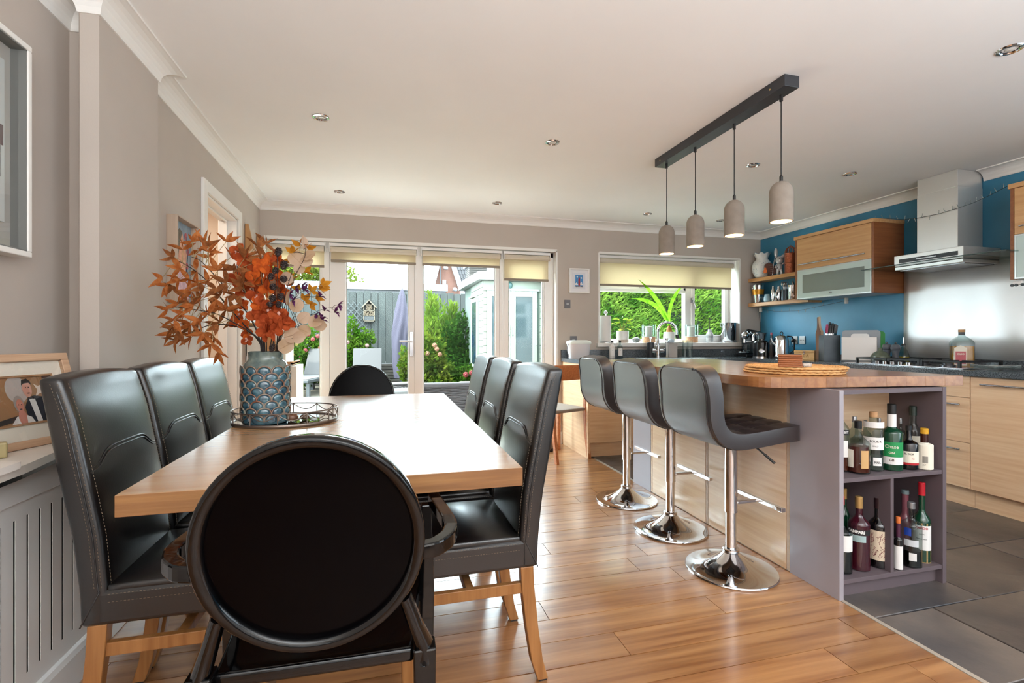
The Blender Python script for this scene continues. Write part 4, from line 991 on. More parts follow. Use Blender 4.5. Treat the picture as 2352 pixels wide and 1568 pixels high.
# geode / stone clock
P, s = at(1461, 4.87, SZ); t = thing('agate_stone', 'rounded grey agate stone between the two sill pots', 'stone', P)
m = MB(); m.ell((0, 0, 6.3*s), (11*s, 6*s, 6.3*s), 18, 12); obj('stone_body', m, mat('agate', '#a9adb0', .25, var=.3, scale=50), t)
m = MB(); m.ell((.5*s, -5.2*s, 6.3*s), (5.5*s, 1.4*s, 4.6*s), 16, 8); obj('stone_core', m, mat('agate_core', '#7f8b90', .15, var=.25, scale=90), t)
M_cwood = wood('pale_turned_wood', '#c8956a', '#dcb08a', .6, 'x', 2)
for px, l in ((1490, 'glass hurricane candle holder on a wooden base, left of the tall leaved plant'), (1587, 'glass hurricane candle holder on a wooden base, right of the tap')):
    t, s = lathe_thing('candle_holder', l, 'candle holder', px, 4.87, SZ, [('wooden_base', [(14.5, 0), (15.2, 2), (15.2, 11), (14.5, 12.5)], M_cwood), ('base_plate', [(15.6, 12.5), (15.6, 14.3)], M_white), ('glass_cylinder', [(15.8, 14.4), (15.8, 41), (15.4, 41), (15.4, 15)], glass('thin_clear_glass', '#f3f7f6', 1.0)), ('candle', [(8.3, 14.5), (8.3, 37), (6.5, 37.4), (.1, 36.5)], M_wax)], group='matching hurricane candle holders on the sill')
# tall strap-leaf plant
t, s = lathe_thing('potted_plant', 'tall plant with three long arching strap leaves in a white tapered pot', 'potted plant', 1537, 4.89, SZ, [('pot', [(9.5, 0), (11.5, 1), (13.5, 10), (12.2, 24), (11.2, 24.2), (11, 22)], M_ceramic), ('bulb', [(6, 20), (6.5, 26), (5.5, 32), (3.2, 37), (2, 40)], mat('plant_bulb', '#a8743f', .8, bump=.3, bscale=80))])
M_strap = translucent('strap_leaf', '#74b627', .5, '#9ad23a', 25)
base = Vector((0, 0, 38*s))
for (dx1, dz1, dx2, dz2, dy, w) in ((-20, 55, -62, 107, -.03, 5.2), (-30, 60, -80, 62, -.06, 4.8), (-5, 60, 35, 103, .0, 4.6)):
    m = MB(); leafblade(m, base, base+Vector((dx1*1.2*s, dy, dz1*1.1*s)), base+Vector((dx2*1.3*s, dy*.5, dz2*s-2*s)), w*s, 16, Vector((0, 1, .2)), .2); obj('leaf', m, M_strap, t)
t, s = lathe_thing('reed_diffuser', 'grey and white marbled reed diffuser on the sill', 'diffuser', 1630, 4.88, SZ, [('jar', [(7.6, 0), (8, 1.5), (8, 19), (5, 24), (4, 25), (4, 30), (3, 30)], mat('marbled_jar', '#8f959a', .3, col2='#e9eaea', scale=7, stretch=(1, 1, 3)))])
for k, (dx, dz) in enumerate(((-2.2, 54), (.8, 56), (-.3, 50))):
    m = MB(); m.tube([(0, 0, 24*s), (dx*s, (k-1)*.003, dz*s)], .0014, 5); obj('reed', m, M_black, t)
t, s = lathe_thing('ice_bucket', 'polished steel bucket with two handles at the right of the sill', 'bucket', 1674, 4.89, SZ, [('bucket_wall', [(16.5, 2), (17, 3), (17.8, 44), (18.2, 45), (17.6, 45), (16.9, 5), (.1, 4.5)], M_chrome), ('foot_ring', [(19, 0), (18.5, 2), (16, 2.4)], M_steelH)])
for sx in (-1, 1):
    m = MB(); m.tube([(sx*17.6*s, 0, 34*s), (sx*22*s, 0, 37*s), (sx*23.5*s, 0, 43*s), (sx*21*s, 0, 44.5*s), (sx*17.8*s, 0, 40*s)], .0028, 6); obj('handle', m, M_chrome, t)
# counter things
CZ = CT+.0005
P, s = at(1329, 4.62, CZ); t = thing('compost_caddy', 'small white lidded compost caddy on the end of the sink worktop', 'caddy', P)
m = MB()
rings = []
for f, zz in ((.82, 0), (.86, .01), (.95, .12), (1.0, .155)): rings.append([(27*s*f*math.copysign(abs(math.cos(a))**.6, math.cos(a)), .075*f*math.copysign(abs(math.sin(a))**.6, math.sin(a)), zz) for a in [2*PI*k/32 for k in range(32)]])
m.loft(rings, smooth=True); obj('bin_body', m, mat('caddy_white', '#dad5d6', .4), t)
m = MB(); rings = []
for f, zz in ((1.04, .150), (1.06, .158), (1.0, .175), (.7, .185)): rings.append([(27*s*f*math.copysign(abs(math.cos(a))**.6, math.cos(a)), .075*f*math.copysign(abs(math.sin(a))**.6, math.sin(a)), zz) for a in [2*PI*k/32 for k in range(32)]])
m.loft(rings); obj('lid', m, mat('caddy_lid', '#e3e8e0', .4), t)
m = MB(); m.tube([(-27*s, -.02, .15), (-31*s, -.03, .09), (-27*s, -.04, .01)], .004, 6); obj('handle', m, mat('caddy_grey_handle', '#6d6a70', .5), t)
for px, l in ((1406, 'white labelled hand soap bottle with black cap by the sink'), (1424, 'clear hand lotion bottle with black cap by the sink')):
    lbl = px < 1410
    t, s = lathe_thing('soap_bottle', l, 'bottle', px, 4.66, CZ, [('glass_body', [(6.3, 0), (6.8, 1), (6.8, 24), (5.5, 28), (2.6, 31), (2.6, 35)], mat('milky_glass', '#dcd7d2', .2) if lbl else M_clear), ('cap', [(2.9, 35), (2.9, 40)], M_black)], group='soap bottles by the sink')
    m = MB(); patch(m, 6.9*s, -PI/2-.8-.3, -PI/2+.8-.3, 5*s, 22*s); obj('label_print', m, M_wh, t)
    m = MB(); m.box(-.004, .004, -.0006, 0, 0, .003); o = obj('print_mark', m, mat('navy_ink', '#2b3550', .6), t, loc=(-2*s, -6.8*s, 17*s))
t, s = lathe_thing('soap_dispenser', 'black soap pump dispenser beside the tap', 'dispenser', 1494, 4.66, CZ, [('dispenser_body', [(7.5, 0), (7.8, 1), (7.8, 34), (7, 35)], mat('anthracite', '#2e3136', .4)), ('pump', [(1.6, 35), (1.6, 44), (3, 44), (3, 47)], M_chrome)])
m = MB(); m.tube([(0, 0, 45.5*s), (-.006, -.03, 45.5*s), (-.006, -.04, 43.5*s)], .0035, 6); obj('spout', m, M_chrome, t)
# sink + tap
t = thing('sink', 'steel sink set in the granite under the window', 'sink', (2.86, 4.45, CT))
m = MB(); m.box(-.40, .40, -.2, .2, 0, .003); obj('sink_rim', m, M_steelH, t, bevel=.001)
m = MB(); m.box(-.22, .12, -.16, .16, .003, .0035); obj('bowl_floor', m, mat('bowl_steel_dark', '#6b6d70', .3, metal=.8), t)
P, s = at(1511, 4.60, CT+.003); t = thing('mixer_tap', 'tall chrome swan-neck mixer tap in front of the window', 'tap', P)
m = MB(); m.lathe([(6.5, 0), (6.5, 1.2), (4.6, 1.6), (4.6, 22), (3.6, 23), (3.6, 30)] and [(r*s, z*s) for r, z in [(6.5, 0), (6.5, 1.2), (4.6, 1.6), (4.6, 26), (3.4, 27), (3.4, 30)]], n=20); obj('tap_body', m, M_chrome, t)
pts = [(0, 0, 28*s), (0, 0, 60*s)]
for k in range(13): a = PI*k/12*1.08; pts.append((21*s-21*s*math.cos(a), -.05*k/12, 60*s+21*s*math.sin(a)))
pts.append((44*s, -.055, 44*s)); m = MB(); m.tube(pts, 3.0*s, 14); obj('spout', m, M_chrome, t)
m = MB(); m.tube([(42.3*s, -.052, 52*s), (44.2*s, -.055, 43*s)], 3.7*s, 12); obj('spray_nozzle', m, M_black, t)
m = MB(); m.tube([(-15*s, 0, 15*s), (15*s, 0, 15*s)], 3.6*s, 12); m.tube([(-14*s, -.002, 19*s), (-14*s, -.02, 21*s)], 1.4*s, 8); m.tube([(14*s, -.002, 19*s), (14*s, -.02, 21*s)], 1.4*s, 8); obj('tap_handles', m, M_chrome, t)
P, s = at(1543, 4.62, CZ); t = thing('sink_caddy', 'pale grey block holder with brushes beside the tap', 'holder', P)
m = MB(); m.box(-10.5*s, 10.5*s, -.03, .03, 0, 33*s); obj('holder_block', m, mat('pale_grey_block', '#b9b3ae', .6), t, bevel=.002)
m = MB(); m.box(-12*s, 26*s, -.035, .035, 33.5*s, 35*s); obj('tray_bar', m, M_steelH, t)
m = MB(); m.ell((-2*s, 0, 37*s), (8*s, .025, 6*s), 14, 8); obj('scourer', m, mat('blue_white_cloth', '#c9dbe8', .8), t)
for k in range(3):
    m = MB(); m.tube([(-16*s+k*2.5*s, .0, 1*s), (-17*s+k*3*s, .0, 40*s)], .003, 6); m.ell((-17*s+k*3*s, 0, 42*s), (.008, .006, .012), 8, 6); obj('brush', m, M_wh if k else mat('blue_brush', '#44576a', .6), t)
P, s = at(1553, 4.50, CZ); m = MB(); m.box(-.03, .035, -.02, .02, 0, .022); obj('sponge', m, mat('yellow_sponge', '#c9b56a', .9), loc=P+Vector((0, .14, 0)), bevel=.004, label='yellow kitchen sponge right of the tap', cat='sponge')
for i_, (px, l) in enumerate(((1573, 'clear glass tumbler standing left of its twin under the sill'), (1585, 'clear glass tumbler standing right of its twin under the sill'))):
    lathe_thing('glass_tumbler', l, 'glass', px, 4.64-.05*i_, CZ, [('tumbler_wall', [(5.4, 0), (5.6, 1), (6.2, 39), (5.8, 39), (5.2, 2), (.1, 2)], glass('thin_clear_glass', '#f3f7f6', 1.0))], group='glass tumblers under the sill')
# ================================================================ RIGHT COUNTER THINGS
def rx(px, X, z=CZ): P = PX(px, 800, X); P.z = z; return P, depth(P)/1121
# coffee machine in the corner
P = PY(1722, 800, 4.62); P.z = CZ; t = thing('espresso_machine', 'black pod espresso machine with chrome head in the corner', 'coffee machine', P); s = depth(P)/1121
m = MB(); m.gbox(3, 6, 6, lambda u, v, w: ((-.03+u*.155)*1.0, (v-.5)*.20, .05+.235*w-(.03*(1-math.sin(PI*v))*w))); obj('machine_body', m, mat('navy_black_gloss', '#0f151b', .18), t, bevel=.012)
m = MB(); m.box(-.11, .12, -.08, .08, 0, .028); obj('drip_base', m, M_black, t, bevel=.008)
m = MB(); m.lathe([(.055, 0), (.058, .006), (.055, .012), (.02, .014)], (-.10, -.02, .045), 24); obj('drip_tray', m, M_chrome, t)
m = MB(); m.ell((-.085, -.03, .235), (.042, .04, .042), 20, 14); obj('chrome_head', m, M_chrome, t)
m = MB(); m.tube([(-.07, 0, .27), (-.03, 0, .30), (.08, 0, .285)], .012, 8, flat=(1.6, .7)); obj('lever', m, M_black, t)
m = MB(); m.lathe([(.018, .155), (.016, .195)], (-.085, -.02, 0), 14); m.tube([(-.085, -.02, .165), (-.03, -.06, .17)], .006, 8); obj('spout', m, M_chrome, t)
m = MB(); m.lathe([(.03, 0), (.042, .012), (.04, .075), (.038, .075)], (-.075, -.03, .06), 20); obj('glass_cup', m, glass('thin_clear_glass', '#f3f7f6', 1), t)
# grinder / filter machine
P, s = rx(1748, 3.88); t = thing('coffee_grinder', 'black and chrome coffee grinder with curved spout beside the espresso machine', 'grinder', P); k_ = s
m = MB(); m.lathe([(r*k_, z*k_) for r, z in [(17, 2), (17, 34), (14, 38), (9, 40)]], n=24); obj('grinder_body', m, mat('black_gloss_enamel', '#101114', .15), t)
m = MB(); m.lathe([(r*k_, z*k_) for r, z in [(18, 0), (18, 2.5), (16, 3)]], n=24); obj('foot_ring', m, M_chrome, t)
m = MB(); m.lathe([(r*k_, z*k_) for r, z in [(8, 40), (9, 42), (13, 55), (14, 56), (14.5, 57)]], n=24); obj('hopper', m, M_chrome, t)
m = MB(); m.tube([(-12*k_, 0, 52*k_), (-20*k_, -.01, 53*k_), (-23*k_, -.01, 48*k_), (-23*k_, -.01, 38*k_)], 3*k_, 10); obj('spout', m, M_chrome, t)
m = MB(); m.lathe([(.0, 0), (5.5*k_, 0), (6*k_, .006), (4*k_, .012)][1:], (0, 0, 0), 18); o = obj('dial', m, M_chrome, t, loc=(-11*k_, -14*k_, 15*k_), rot=(PI/2, 0, -.6))
# tall bottle behind
t, s = lathe_thing('oil_bottle', 'slim dark bottle with pink cap between grinder and kettle', 'bottle', 1772, 0, CZ, [('glass_body', [(5, 0), (5, 34), (2.2, 44), (2.2, 50)], mat('brown_bottle', '#4e3a36', .15)), ('cap', [(2.4, 50), (2.4, 56)], mat('pink_cap', '#b24a5c', .4))], Xp=4.10)
P, s = rx(1795, 3.98); t = thing('kettle', 'polished chrome dome kettle with loop lid and curved handle', 'kettle', P)
m = MB(); m.lathe([(r*s, z*s) for r, z in [(16.5, 3), (16.5, 5), (15.5, 7), (15.5, 40), (14.5, 46), (11.5, 50), (7, 52), (.1, 52.5)]], n=32, ang=50); obj('kettle_body', m, M_chrome, t)
m = MB(); m.lathe([(17*s, 0), (17*s, 3*s), (14*s, 3.2*s)], n=28); obj('kettle_base', m, M_black, t)
m = MB(); m.tube([(4*s*math.cos(a), 0, 56*s+4*s*math.sin(a)) for a in [2*PI*k/12 for k in range(12)]], .9*s, 6, closed=True); obj('lid_ring', m, M_black, t)
m = MB(); m.tube([(7*s, -9*s, 50*s), (15*s, -14*s, 49*s), (20*s, -16*s, 40*s), (20*s, -16*s, 18*s), (13*s, -11*s, 10*s)], 2*s, 10, flat=(1.3, .8)); obj('handle', m, M_black, t)
m = MB(); m.tube([(-13*s, 4*s, 30*s), (-20*s, 6*s, 36*s), (-23*s, 7*s, 46*s)], [3.5*s, 2.6*s, 1.8*s], 10); obj('spout', m, M_chrome, t)
# tea box
P, s = rx(1849, 3.86); t = thing('tea_box', 'pale wooden tea box with small clasp on the worktop', 'box', P, rz=-.95)
M_tea = wood('pine_box', '#c99f66', '#dbb680', .6, 'x', 1.2)
m = MB(); m.box(-.082, .082, -.055, .055, 0, .068); obj('box_body', m, M_tea, t, bevel=.002)
m = MB(); m.box(-.083, .083, -.056, .056, .0695, .090); obj('lid', m, M_tea, t, bevel=.002)
m = MB(); m.box(-.007, .007, -.060, -.055, .06, .085); m.ell((0, -.061, .058), (.005, .002, .007), 8, 6); obj('clasp', m, M_chrome, t)
m = MB(); flat_text(m, 'T E A', .034, Matrix.Translation((0, -.0556, .040)) @ Matrix.Rotation(PI/2, 4, 'X')); obj('lettering', m, mat('burnt_lettering', '#8a6233', .8), t)
# sockets on the blue wall
for px, l in ((1826, 'steel wall socket with black plug on the blue wall'), (1843, 'steel wall socket without a plug on the blue wall')):
    P = PX(px, 781, RX-.004); t = thing('wall_socket', l, 'socket', P, rz=-PI/2)
    m = MB(); m.box(-.035, .035, -.006, .004, -.043, .043); obj('face_plate', m, mat('brushed_socket', '#b5b4b2', .35, metal=.5), t, bevel=.003)
    m = MB()
    for x in (-.022, 0, .022): m.box(x-.003, x+.003, -.0068, -.0058, -.004, .004)
    obj('socket_holes', m, M_black, t)
    if px < 1830:
        m = MB(); m.lathe([(.021, 0), (.022, .01), (.016, .03), (.006, .034)], n=18); q = obj('plug', m, M_black, t, loc=(-.005, -.007, -.004), rot=(PI/2, 0, 0))
        m = MB(); m.tube([(-.005, -.04, -.01), (-.003, -.04, -.05), (.004, -.02, -.09), (.01, -.03, -.13)], .003, 6); obj('flex', m, M_black, t)
# standing board
P, s = rx(1884, 3.98); t = thing('serving_board', 'pale wooden serving board with neck leaning behind the knife block', 'board', P, rz=0)
m = MB(); m.prism([(-.09, 0), (.11, 0), (.11, .26), (.06, .30), (.045, .36), (.045, .41), (-.01, .41), (-.01, .36), (-.03, .30), (-.09, .26)], 'y', -.009, .009); m.m = [0, 0]+[1]*(len(m.f)-2); obj('board_wood', m, [wood('walnut_board', '#6b452d', '#8a5a3a', .5, 'z', 1), mat('pale_board_edge', '#cdb79c', .6)], t, rot=(0, math.radians(5), math.radians(56)), bevel=.002)
# knife block
P, s = rx(1905, 3.92); t = thing('knife_block', 'square dark steel knife block full of knives', 'knife block', P, rz=-.5)
m = MB(); m.box(-.066, .066, -.066, .066, 0, .232); obj('block_body', m, mat('dark_brushed_block', '#525b62', .35, metal=.3, var=.15), t, bevel=.002)
for k, (x, y, h, c) in enumerate([(-.038, -.03, .085, 'p'), (-.026, .01, .10, 'p'), (-.012, -.03, .09, 'b'), (.0, .02, .12, 'b'), (.008, -.02, .11, 'b'), (.024, -.03, .10, 's'), (.040, -.02, .09, 's'), (.038, .03, .08, 'b')]):
    mt = mat('magenta_handle', '#a82a5c', .4) if c == 'p' else (M_black if c == 'b' else mat('dark_riveted_handle', '#2a2c30', .3))
    m = MB(); m.bar((x, y, .232), (x+.004, y, .25), .004, .018); m.mat(1); m.bar((x+.004, y, .25), (x+.012, y, .232+h), .014, .022)
    if c == 's':
        m.mat(0)
        for q in range(3): m.ell((x+.004+.002*q+.001, y-.0115, .262+.02*q), (.002, .001, .002), 6, 4)
    obj('knife', m, [M_chrome, mt], t, bevel=.002, seg=1)
# chopping board set
P, s = rx(1974, 3.97); t = thing('chopping_board_set', 'steel stand holding grey, white and green chopping boards', 'chopping boards', P, rz=-.97)
m = MB(); m.box(-.125, .125, -.03, -.027, .015, .215); m.box(.122, .125, -.03, .035, .015, .215); obj('stand_front', m, M_steel, t)
m = MB(); m.box(-.13, .13, -.035, .04, 0, .016); obj('stand_base', m, mat('grey_plastic', '#5c6266', .5), t, bevel=.003)
def rboard(nm, y, x0, x1, z1, mt):
    m = MB(); m.prism([(x0, .016), (x1, .016), (x1, z1-.02), (x1-.006, z1-.006), (x1-.02, z1), (x0+.02, z1), (x0+.006, z1-.006), (x0, z1-.02)], 'y', y, y+.007); obj(nm, m, mt, t, bevel=.001)
rboard('green_board', .022, -.09, .175, .265, mat('green_board', '#1f8a3c', .4)); rboard('grey_board', .008, -.125, .145, .275, mat('grey_board', '#9aa2aa', .5)); rboard('white_board', -.012, -.06, .07, .245, mat('white_board', '#e6e6e6', .5))
# vase, mills, oil
t, s = lathe_thing('stoneware_vase', 'squat round grey-green vase with tiny neck by the hob', 'vase', 2022, 0, CZ, [('vase_body', [(12, 0), (16, 3), (19, 10), (18.5, 17), (14, 24), (6, 29), (3.6, 30), (3.6, 34), (4.4, 36)], mat('green_stoneware', '#5c6455', .25, var=.2, scale=30))], Xp=3.90)
for px, l in ((2037, 'tall grey pepper mill left of its partner, behind the squat vase'), (2057, 'tall grey pepper mill standing next to the oil cruet')):
    lathe_thing('pepper_mill', l, 'pepper mill', px, 0, CZ, [('mill_body', [(9.5, 0), (9.5, 3), (7.5, 8), (6.2, 16), (6.5, 24), (8, 30), (7, 31)], mat('grey_mill', '#575b63', .35)), ('mill_head', [(7, 31), (9, 33), (9.8, 37), (7.5, 43), (3, 45)], mat('grey_mill', '#575b63', .35)), ('knob', [(1.6, 45), (2.6, 47), (1, 49)], M_steelH)], Xp=3.99, group='grey pepper mills by the hob')
t, s = lathe_thing('oil_cruet', 'glass oil cruet with steel pourer, half full of yellow oil', 'cruet', 2075, 0, CZ, [('glass_body', [(11, 0), (11.8, 2), (11.8, 17), (8, 28), (4, 36), (4, 42)], M_clear), ('oil', [(10.5, 1), (11, 2), (11, 16), (.1, 16.2)], mat('yellow_oil', '#b99a12', .1, spec=.7)), ('collar', [(4.4, 41), (4.4, 45)], M_black), ('pourer', [(1.6, 45), (1.2, 58), (.8, 60)], M_steelH)], Xp=4.10)
P, s = rx(2209, 4.0); t = thing('olive_oil_bottle', 'big clear bottle of golden oil with red and cream label on the hob', 'bottle', P, rz=-.75)
m = MB(); pr = [(20, 0), (20, 55), (18, 60), (12, 66), (7, 70), (5.5, 73), (5.5, 80)]
rings = [[(r*s*math.copysign(abs(math.cos(a))**.35, math.cos(a)), (r*.95 if r > 8 else r)*s*math.copysign(abs(math.sin(a))**.35 if r > 8 else abs(math.sin(a)), math.sin(a)), z*s) for a in [2*PI*(k+.5)/32 for k in range(32)]] for r, z in pr]
m.loft(rings); obj('glass_body', m, M_clear, t)
m = MB(); rings = [[(r*s*math.copysign(abs(math.cos(a))**.35, math.cos(a)), r*.95*s*math.copysign(abs(math.sin(a))**.35, math.sin(a)), z*s) for a in [2*PI*(k+.5)/32 for k in range(32)]] for r, z in [(19, 1), (19.2, 3), (19.2, 48)]]
m.loft(rings); obj('oil', m, mat('golden_oil', '#c9820c', .1, spec=.7), t)
m = MB(); m.lathe([(6*s, 73*s), (6*s, 80*s)], n=16); obj('neck_band', m, mat('dark_neck_label', '#2b2f3a', .4), t)
m = MB(); m.lathe([(6.3*s, 80*s), (6.3*s, 86*s)], n=16); obj('cap', m, M_cork, t)
m = MB(); m.prism([(-18*s, 4*s), (4*s, 4*s), (4*s, 44*s), (-1*s, 47*s), (-7*s, 50*s), (-13*s, 47*s), (-18*s, 44*s)], 'y', -20.3*s, -19.6*s); l1 = obj('label_print', m, M_paper, t)
m = MB(); m.box(-16*s, 2*s, -20.7*s, -20.2*s, 8*s, 36*s); obj('red_panel', m, mat('brick_red_print', '#b5545a', .5), l1)
m = MB(); flat_text(m, 'OLIO', 5.5*s, Matrix.Translation((-7*s, -20.9*s, 30*s)) @ Matrix.Rotation(PI/2, 4, 'X'), .02); obj('lettering', m, M_paper, l1)
P, s = rx(2325, 3.86); P = Vector((3.86, 2.31-.02, CZ)); t = thing('glass_spoon_rest', 'clear glass dish lying at the right edge of the hob', 'dish', P, rz=-.9)
m = MB(); m.gbox(12, 8, 1, lambda u, v, w: ((u-.5)*.24, (v-.5)*.11*math.sin(PI*min(.98, max(.05, u*.9+.08))), .004+w*.006+.018*(2*v-1)**2+.008*(2*u-1)**2)); obj('dish_bowl', m, glass('dish_glass', '#d9e2e2', 1.6, dens=.15), t)
# ================================================================ CORNER SHELVES
S1, S2 = 1.7825, 1.5005
XS = 4.17
P, s = rx(1750, XS, S1); t = thing('frilled_jug', 'white and blue floral vase with frilled rim on the upper shelf', 'vase', P)
prof = [(10, 0), (15, 4), (19.5, 14), (21, 26), (18.5, 36), (13, 42), (12, 45), (15, 52), (17, 56)]; rings = []; N_ = 40
for r, z in prof:
    fr_ = max(0, (z-42)/14); rings.append([((r+fr_*1.6*math.cos(8*a))*s*math.cos(a), (r+fr_*1.6*math.cos(8*a))*s*math.sin(a), (z+fr_*1.8*math.cos(8*a))*s) for a in [2*PI*k/N_ for k in range(N_)]])
m = MB(); m.loft(rings, caps=False); m.add(rings[0], [tuple(range(N_))[::-1]]); obj('vase_body', m, mat('blue_sprigged_china', '#e3e4e2', .2, col2='#e9e7e2'), t)
m = MB(); m.tube(rings[-1], .0022, 5, closed=True); obj('blue_rim', m, mat('china_blue', '#7f9db5', .3), t)
m = MB(); rr = random.Random(4); ca = math.atan2(-P.y, -P.x)
for k in range(60):
    zz = rr.uniform(6, 36); R_ = 0
    for (r1, z1), (r2, z2) in zip(prof, prof[1:]):
        if z1 <= zz <= z2: R_ = r1+(r2-r1)*(zz-z1)/(z2-z1)
    a = ca+rr.uniform(-1.2, 1.2); m.ell((R_*s*math.cos(a)*1.005, R_*s*math.sin(a)*1.005, zz*s), (.0028*rr.uniform(.6, 1.5),)*3, 6, 4)
obj('floral_print', m, mat('china_blue', '#7f9db5', .3), t, kind='stuff')
# heart plaque
P, s = rx(1768, XS-.05, S1); t = thing('heart_plaque', 'dark brown heart-shaped plaque with a small orange motif, in front of the vase', 'plaque', P, rz=-.95)
hp_ = []
for k in range(30): a = 2*PI*k/30; hp_.append((16*math.sin(a)**3*1.15*s, (13*math.cos(a)-5*math.cos(2*a)-2*math.cos(3*a)-math.cos(4*a)+16)*1.05*s))
m = MB(); m.prism(hp_, 'y', -.006, .006); obj('heart_board', m, mat('chocolate_wood', '#4e251b', .4), t, rot=(0, .35, 0), bevel=.002)
m = MB(); m.ell((-9*s, -.008, 12*s), (4*s, .002, 5*s), 12, 6); m.ell((-9*s, -.008, 18*s), (2.6*s, .002, 2.6*s), 10, 6); obj('orange_motif', m, mat('orange_motif', '#d9692a', .5), t)
m = MB()
for k in range(5):
    pts = [(3*s+1.2*s*math.sin(q*1.9+k), -.0078, (6+4.6*k)*s+.9*s*math.cos(q*2.3+k)) for q in range(9)]; pts = [(p[0]+q*.9*s-2*s, p[1], p[2]) for q, p in enumerate(pts)]; m.tube(pts, .0007, 4)
obj('scroll_print', m, mat('pale_brown_print', '#a9887a', .6), t)
# rabbit figurine
P, s = rx(1790, XS-.02, S1); t = thing('rabbit_figurine', 'silver and white rabbit figurine with one long raised ear on the upper shelf', 'figurine', P, rz=-.5)
M_fig = mat('silver_white_glaze', '#c7c6c8', .2, metal=.25)
m = MB()
for sx in (-1, 1): m.tube([(sx*4*s, 0, 0), (sx*4.2*s, 0, 6*s), (sx*3*s, 0, 14*s)], [3.4*s, 3*s, 3.6*s], 10); m.ell((sx*4.5*s, -1.5*s, 1.5*s), (3.2*s, 5*s, 1.6*s), 10, 6)
m.ell((0, 0, 19*s), (6.5*s, 5.5*s, 9*s), 16, 10); m.ell((0, -1*s, 34*s), (8.5*s, 8*s, 9*s), 18, 12); obj('rabbit_body', m, M_fig, t)
m = MB(); m.ell((-7*s, 0, 51*s), (4*s, 2*s, 12*s), 12, 10); obj('ear', m, M_fig, t)
m = MB(); m.ell((9*s, 0, 44*s), (9.5*s, 2.5*s, 3.8*s), 12, 8, Matrix.Rotation(-.5, 3, 'Y')); obj('ear', m, M_fig, t)
m = MB(); m.tube([(5*s, 0, 24*s), (12*s, -1*s, 30*s), (10*s, -1*s, 40*s)], 2*s, 8); m.tube([(-5*s, 0, 24*s), (-9*s, -3*s, 18*s), (-6*s, -6*s, 16*s)], 2*s, 8); obj('arms', m, M_fig, t)
m = MB(); m.ell((-2*s, -8.8*s, 36*s), (1.6*s, .8*s, 1.2*s), 8, 6); m.ell((3.5*s, -8.6*s, 36*s), (1.6*s, .8*s, 1.2*s), 8, 6); obj('eyes', m, mat('brown_eye', '#5a3320', .3), t)
m = MB(); m.tube([(-15*s, -3*s, 0), (-13*s, -3*s, 24*s), (-9*s, -2*s, 44*s)], .9*s, 6); obj('silver_staff', m, M_steelH, t)
# copper lantern
t, s = lathe_thing('copper_lantern', 'hammered copper lantern with arched handle beside the wall cabinet', 'lantern', 1816, 0, S1, [('lantern_body', [(12.5, 0), (13, 1), (12.4, 3), (12.4, 46), (13, 47), (12, 48)], mat('hammered_copper', '#b4684c', .3, metal=.9, bump=.6, bscale=60)), ('lantern_collar', [(12.6, 24), (13.1, 25), (12.6, 26)], mat('hammered_copper', '#b4684c', .3))], Xp=XS+.02)
m = MB()
for k in range(6): a = PI*k/6; m.tube([(12*s*math.cos(a)*math.cos(b), 12*s*math.sin(a)*math.cos(b), 47*s+16*s*math.sin(b)) for b in [PI*q/10 for q in range(11)]], .9*s, 6)
obj('dome_cage', m, mat('hammered_copper', '#b4684c'), t)
m = MB(); m.ell((0, 0, 64*s), (2*s, 2*s, 2*s), 8, 6); obj('finial', m, mat('hammered_copper', '#b4684c'), t)
# lower shelf
t, s = lathe_thing('champagne_bucket', 'polished steel champagne bucket with ball handles and amber band, lower shelf', 'bucket', 1741, 0, S2, [('bucket_wall', [(8, 0), (9, 1), (14.5, 40), (15.3, 41), (14.6, 41), (8.5, 2)], M_chrome), ('amber_band', [(11.7, 19), (13.3, 31), (13.4, 31)], mat('amber_band', '#c88a25', .3, metal=.5))], Xp=XS-.02)
for sx in (-1, 1):
    m = MB(); m.ell((sx*18*s*.8, -sx*18*s*.6*.0-.0, 33*s), (2.3*s, 2.3*s, 2.3*s), 12, 8); m.tube([(sx*13*s*.9, 0, 33*s), (sx*17*s*.8, 0, 33*s)], 1*s, 6); obj('ball_handle', m, M_chrome, t)
t, s = lathe_thing('mini_teapot', 'tiny pale blue glazed jug with curved handle, lower shelf', 'jug', 1762, 0, S2, [('jug_body', [(5, 0), (7.5, 3), (7.5, 9), (5.5, 14), (5, 17), (6, 18)], mat('pale_blue_glaze', '#9dbcc9', .25))], Xp=XS-.04)
t['label'] = 'tiny pale blue glazed jug with curved handle, lower shelf'
m = MB(); m.tube([(6*s, 0, 13*s), (10*s, 0, 12*s), (10*s, 0, 6*s), (6.5*s, 0, 4*s)], .9*s, 6); obj('handle', m, mat('pale_blue_glaze', '#9dbcc9'), t)
lathe_thing('small_glass', 'little shot glass in front of the champagne bucket', 'glass', 1750, 0, S2, [('glass_wall', [(4, 0), (4.5, 1), (5, 12), (4.6, 12)], glass('thin_clear_glass', '#f3f7f6', 1))], Xp=XS-.06)
for px, hh, rr_, l in ((1776, 36, 5.2, 'tall slim steel cocktail shaker on the lower shelf'), (1789, 34, 6.0, 'wider steel cocktail shaker with capped top on the lower shelf')):
    lathe_thing('cocktail_shaker', l, 'shaker', px, 0, S2, [('shaker_body', [(rr_*.75, 0), (rr_*.8, 1), (rr_, hh*.55), (rr_*.95, hh*.62)], M_chrome), ('shaker_cap', [(rr_*.97, hh*.62), (rr_*.9, hh*.7), (rr_*.5, hh*.85), (rr_*.5, hh), (rr_*.4, hh)], M_chrome)], Xp=XS-.01, group='steel shakers on the lower shelf')
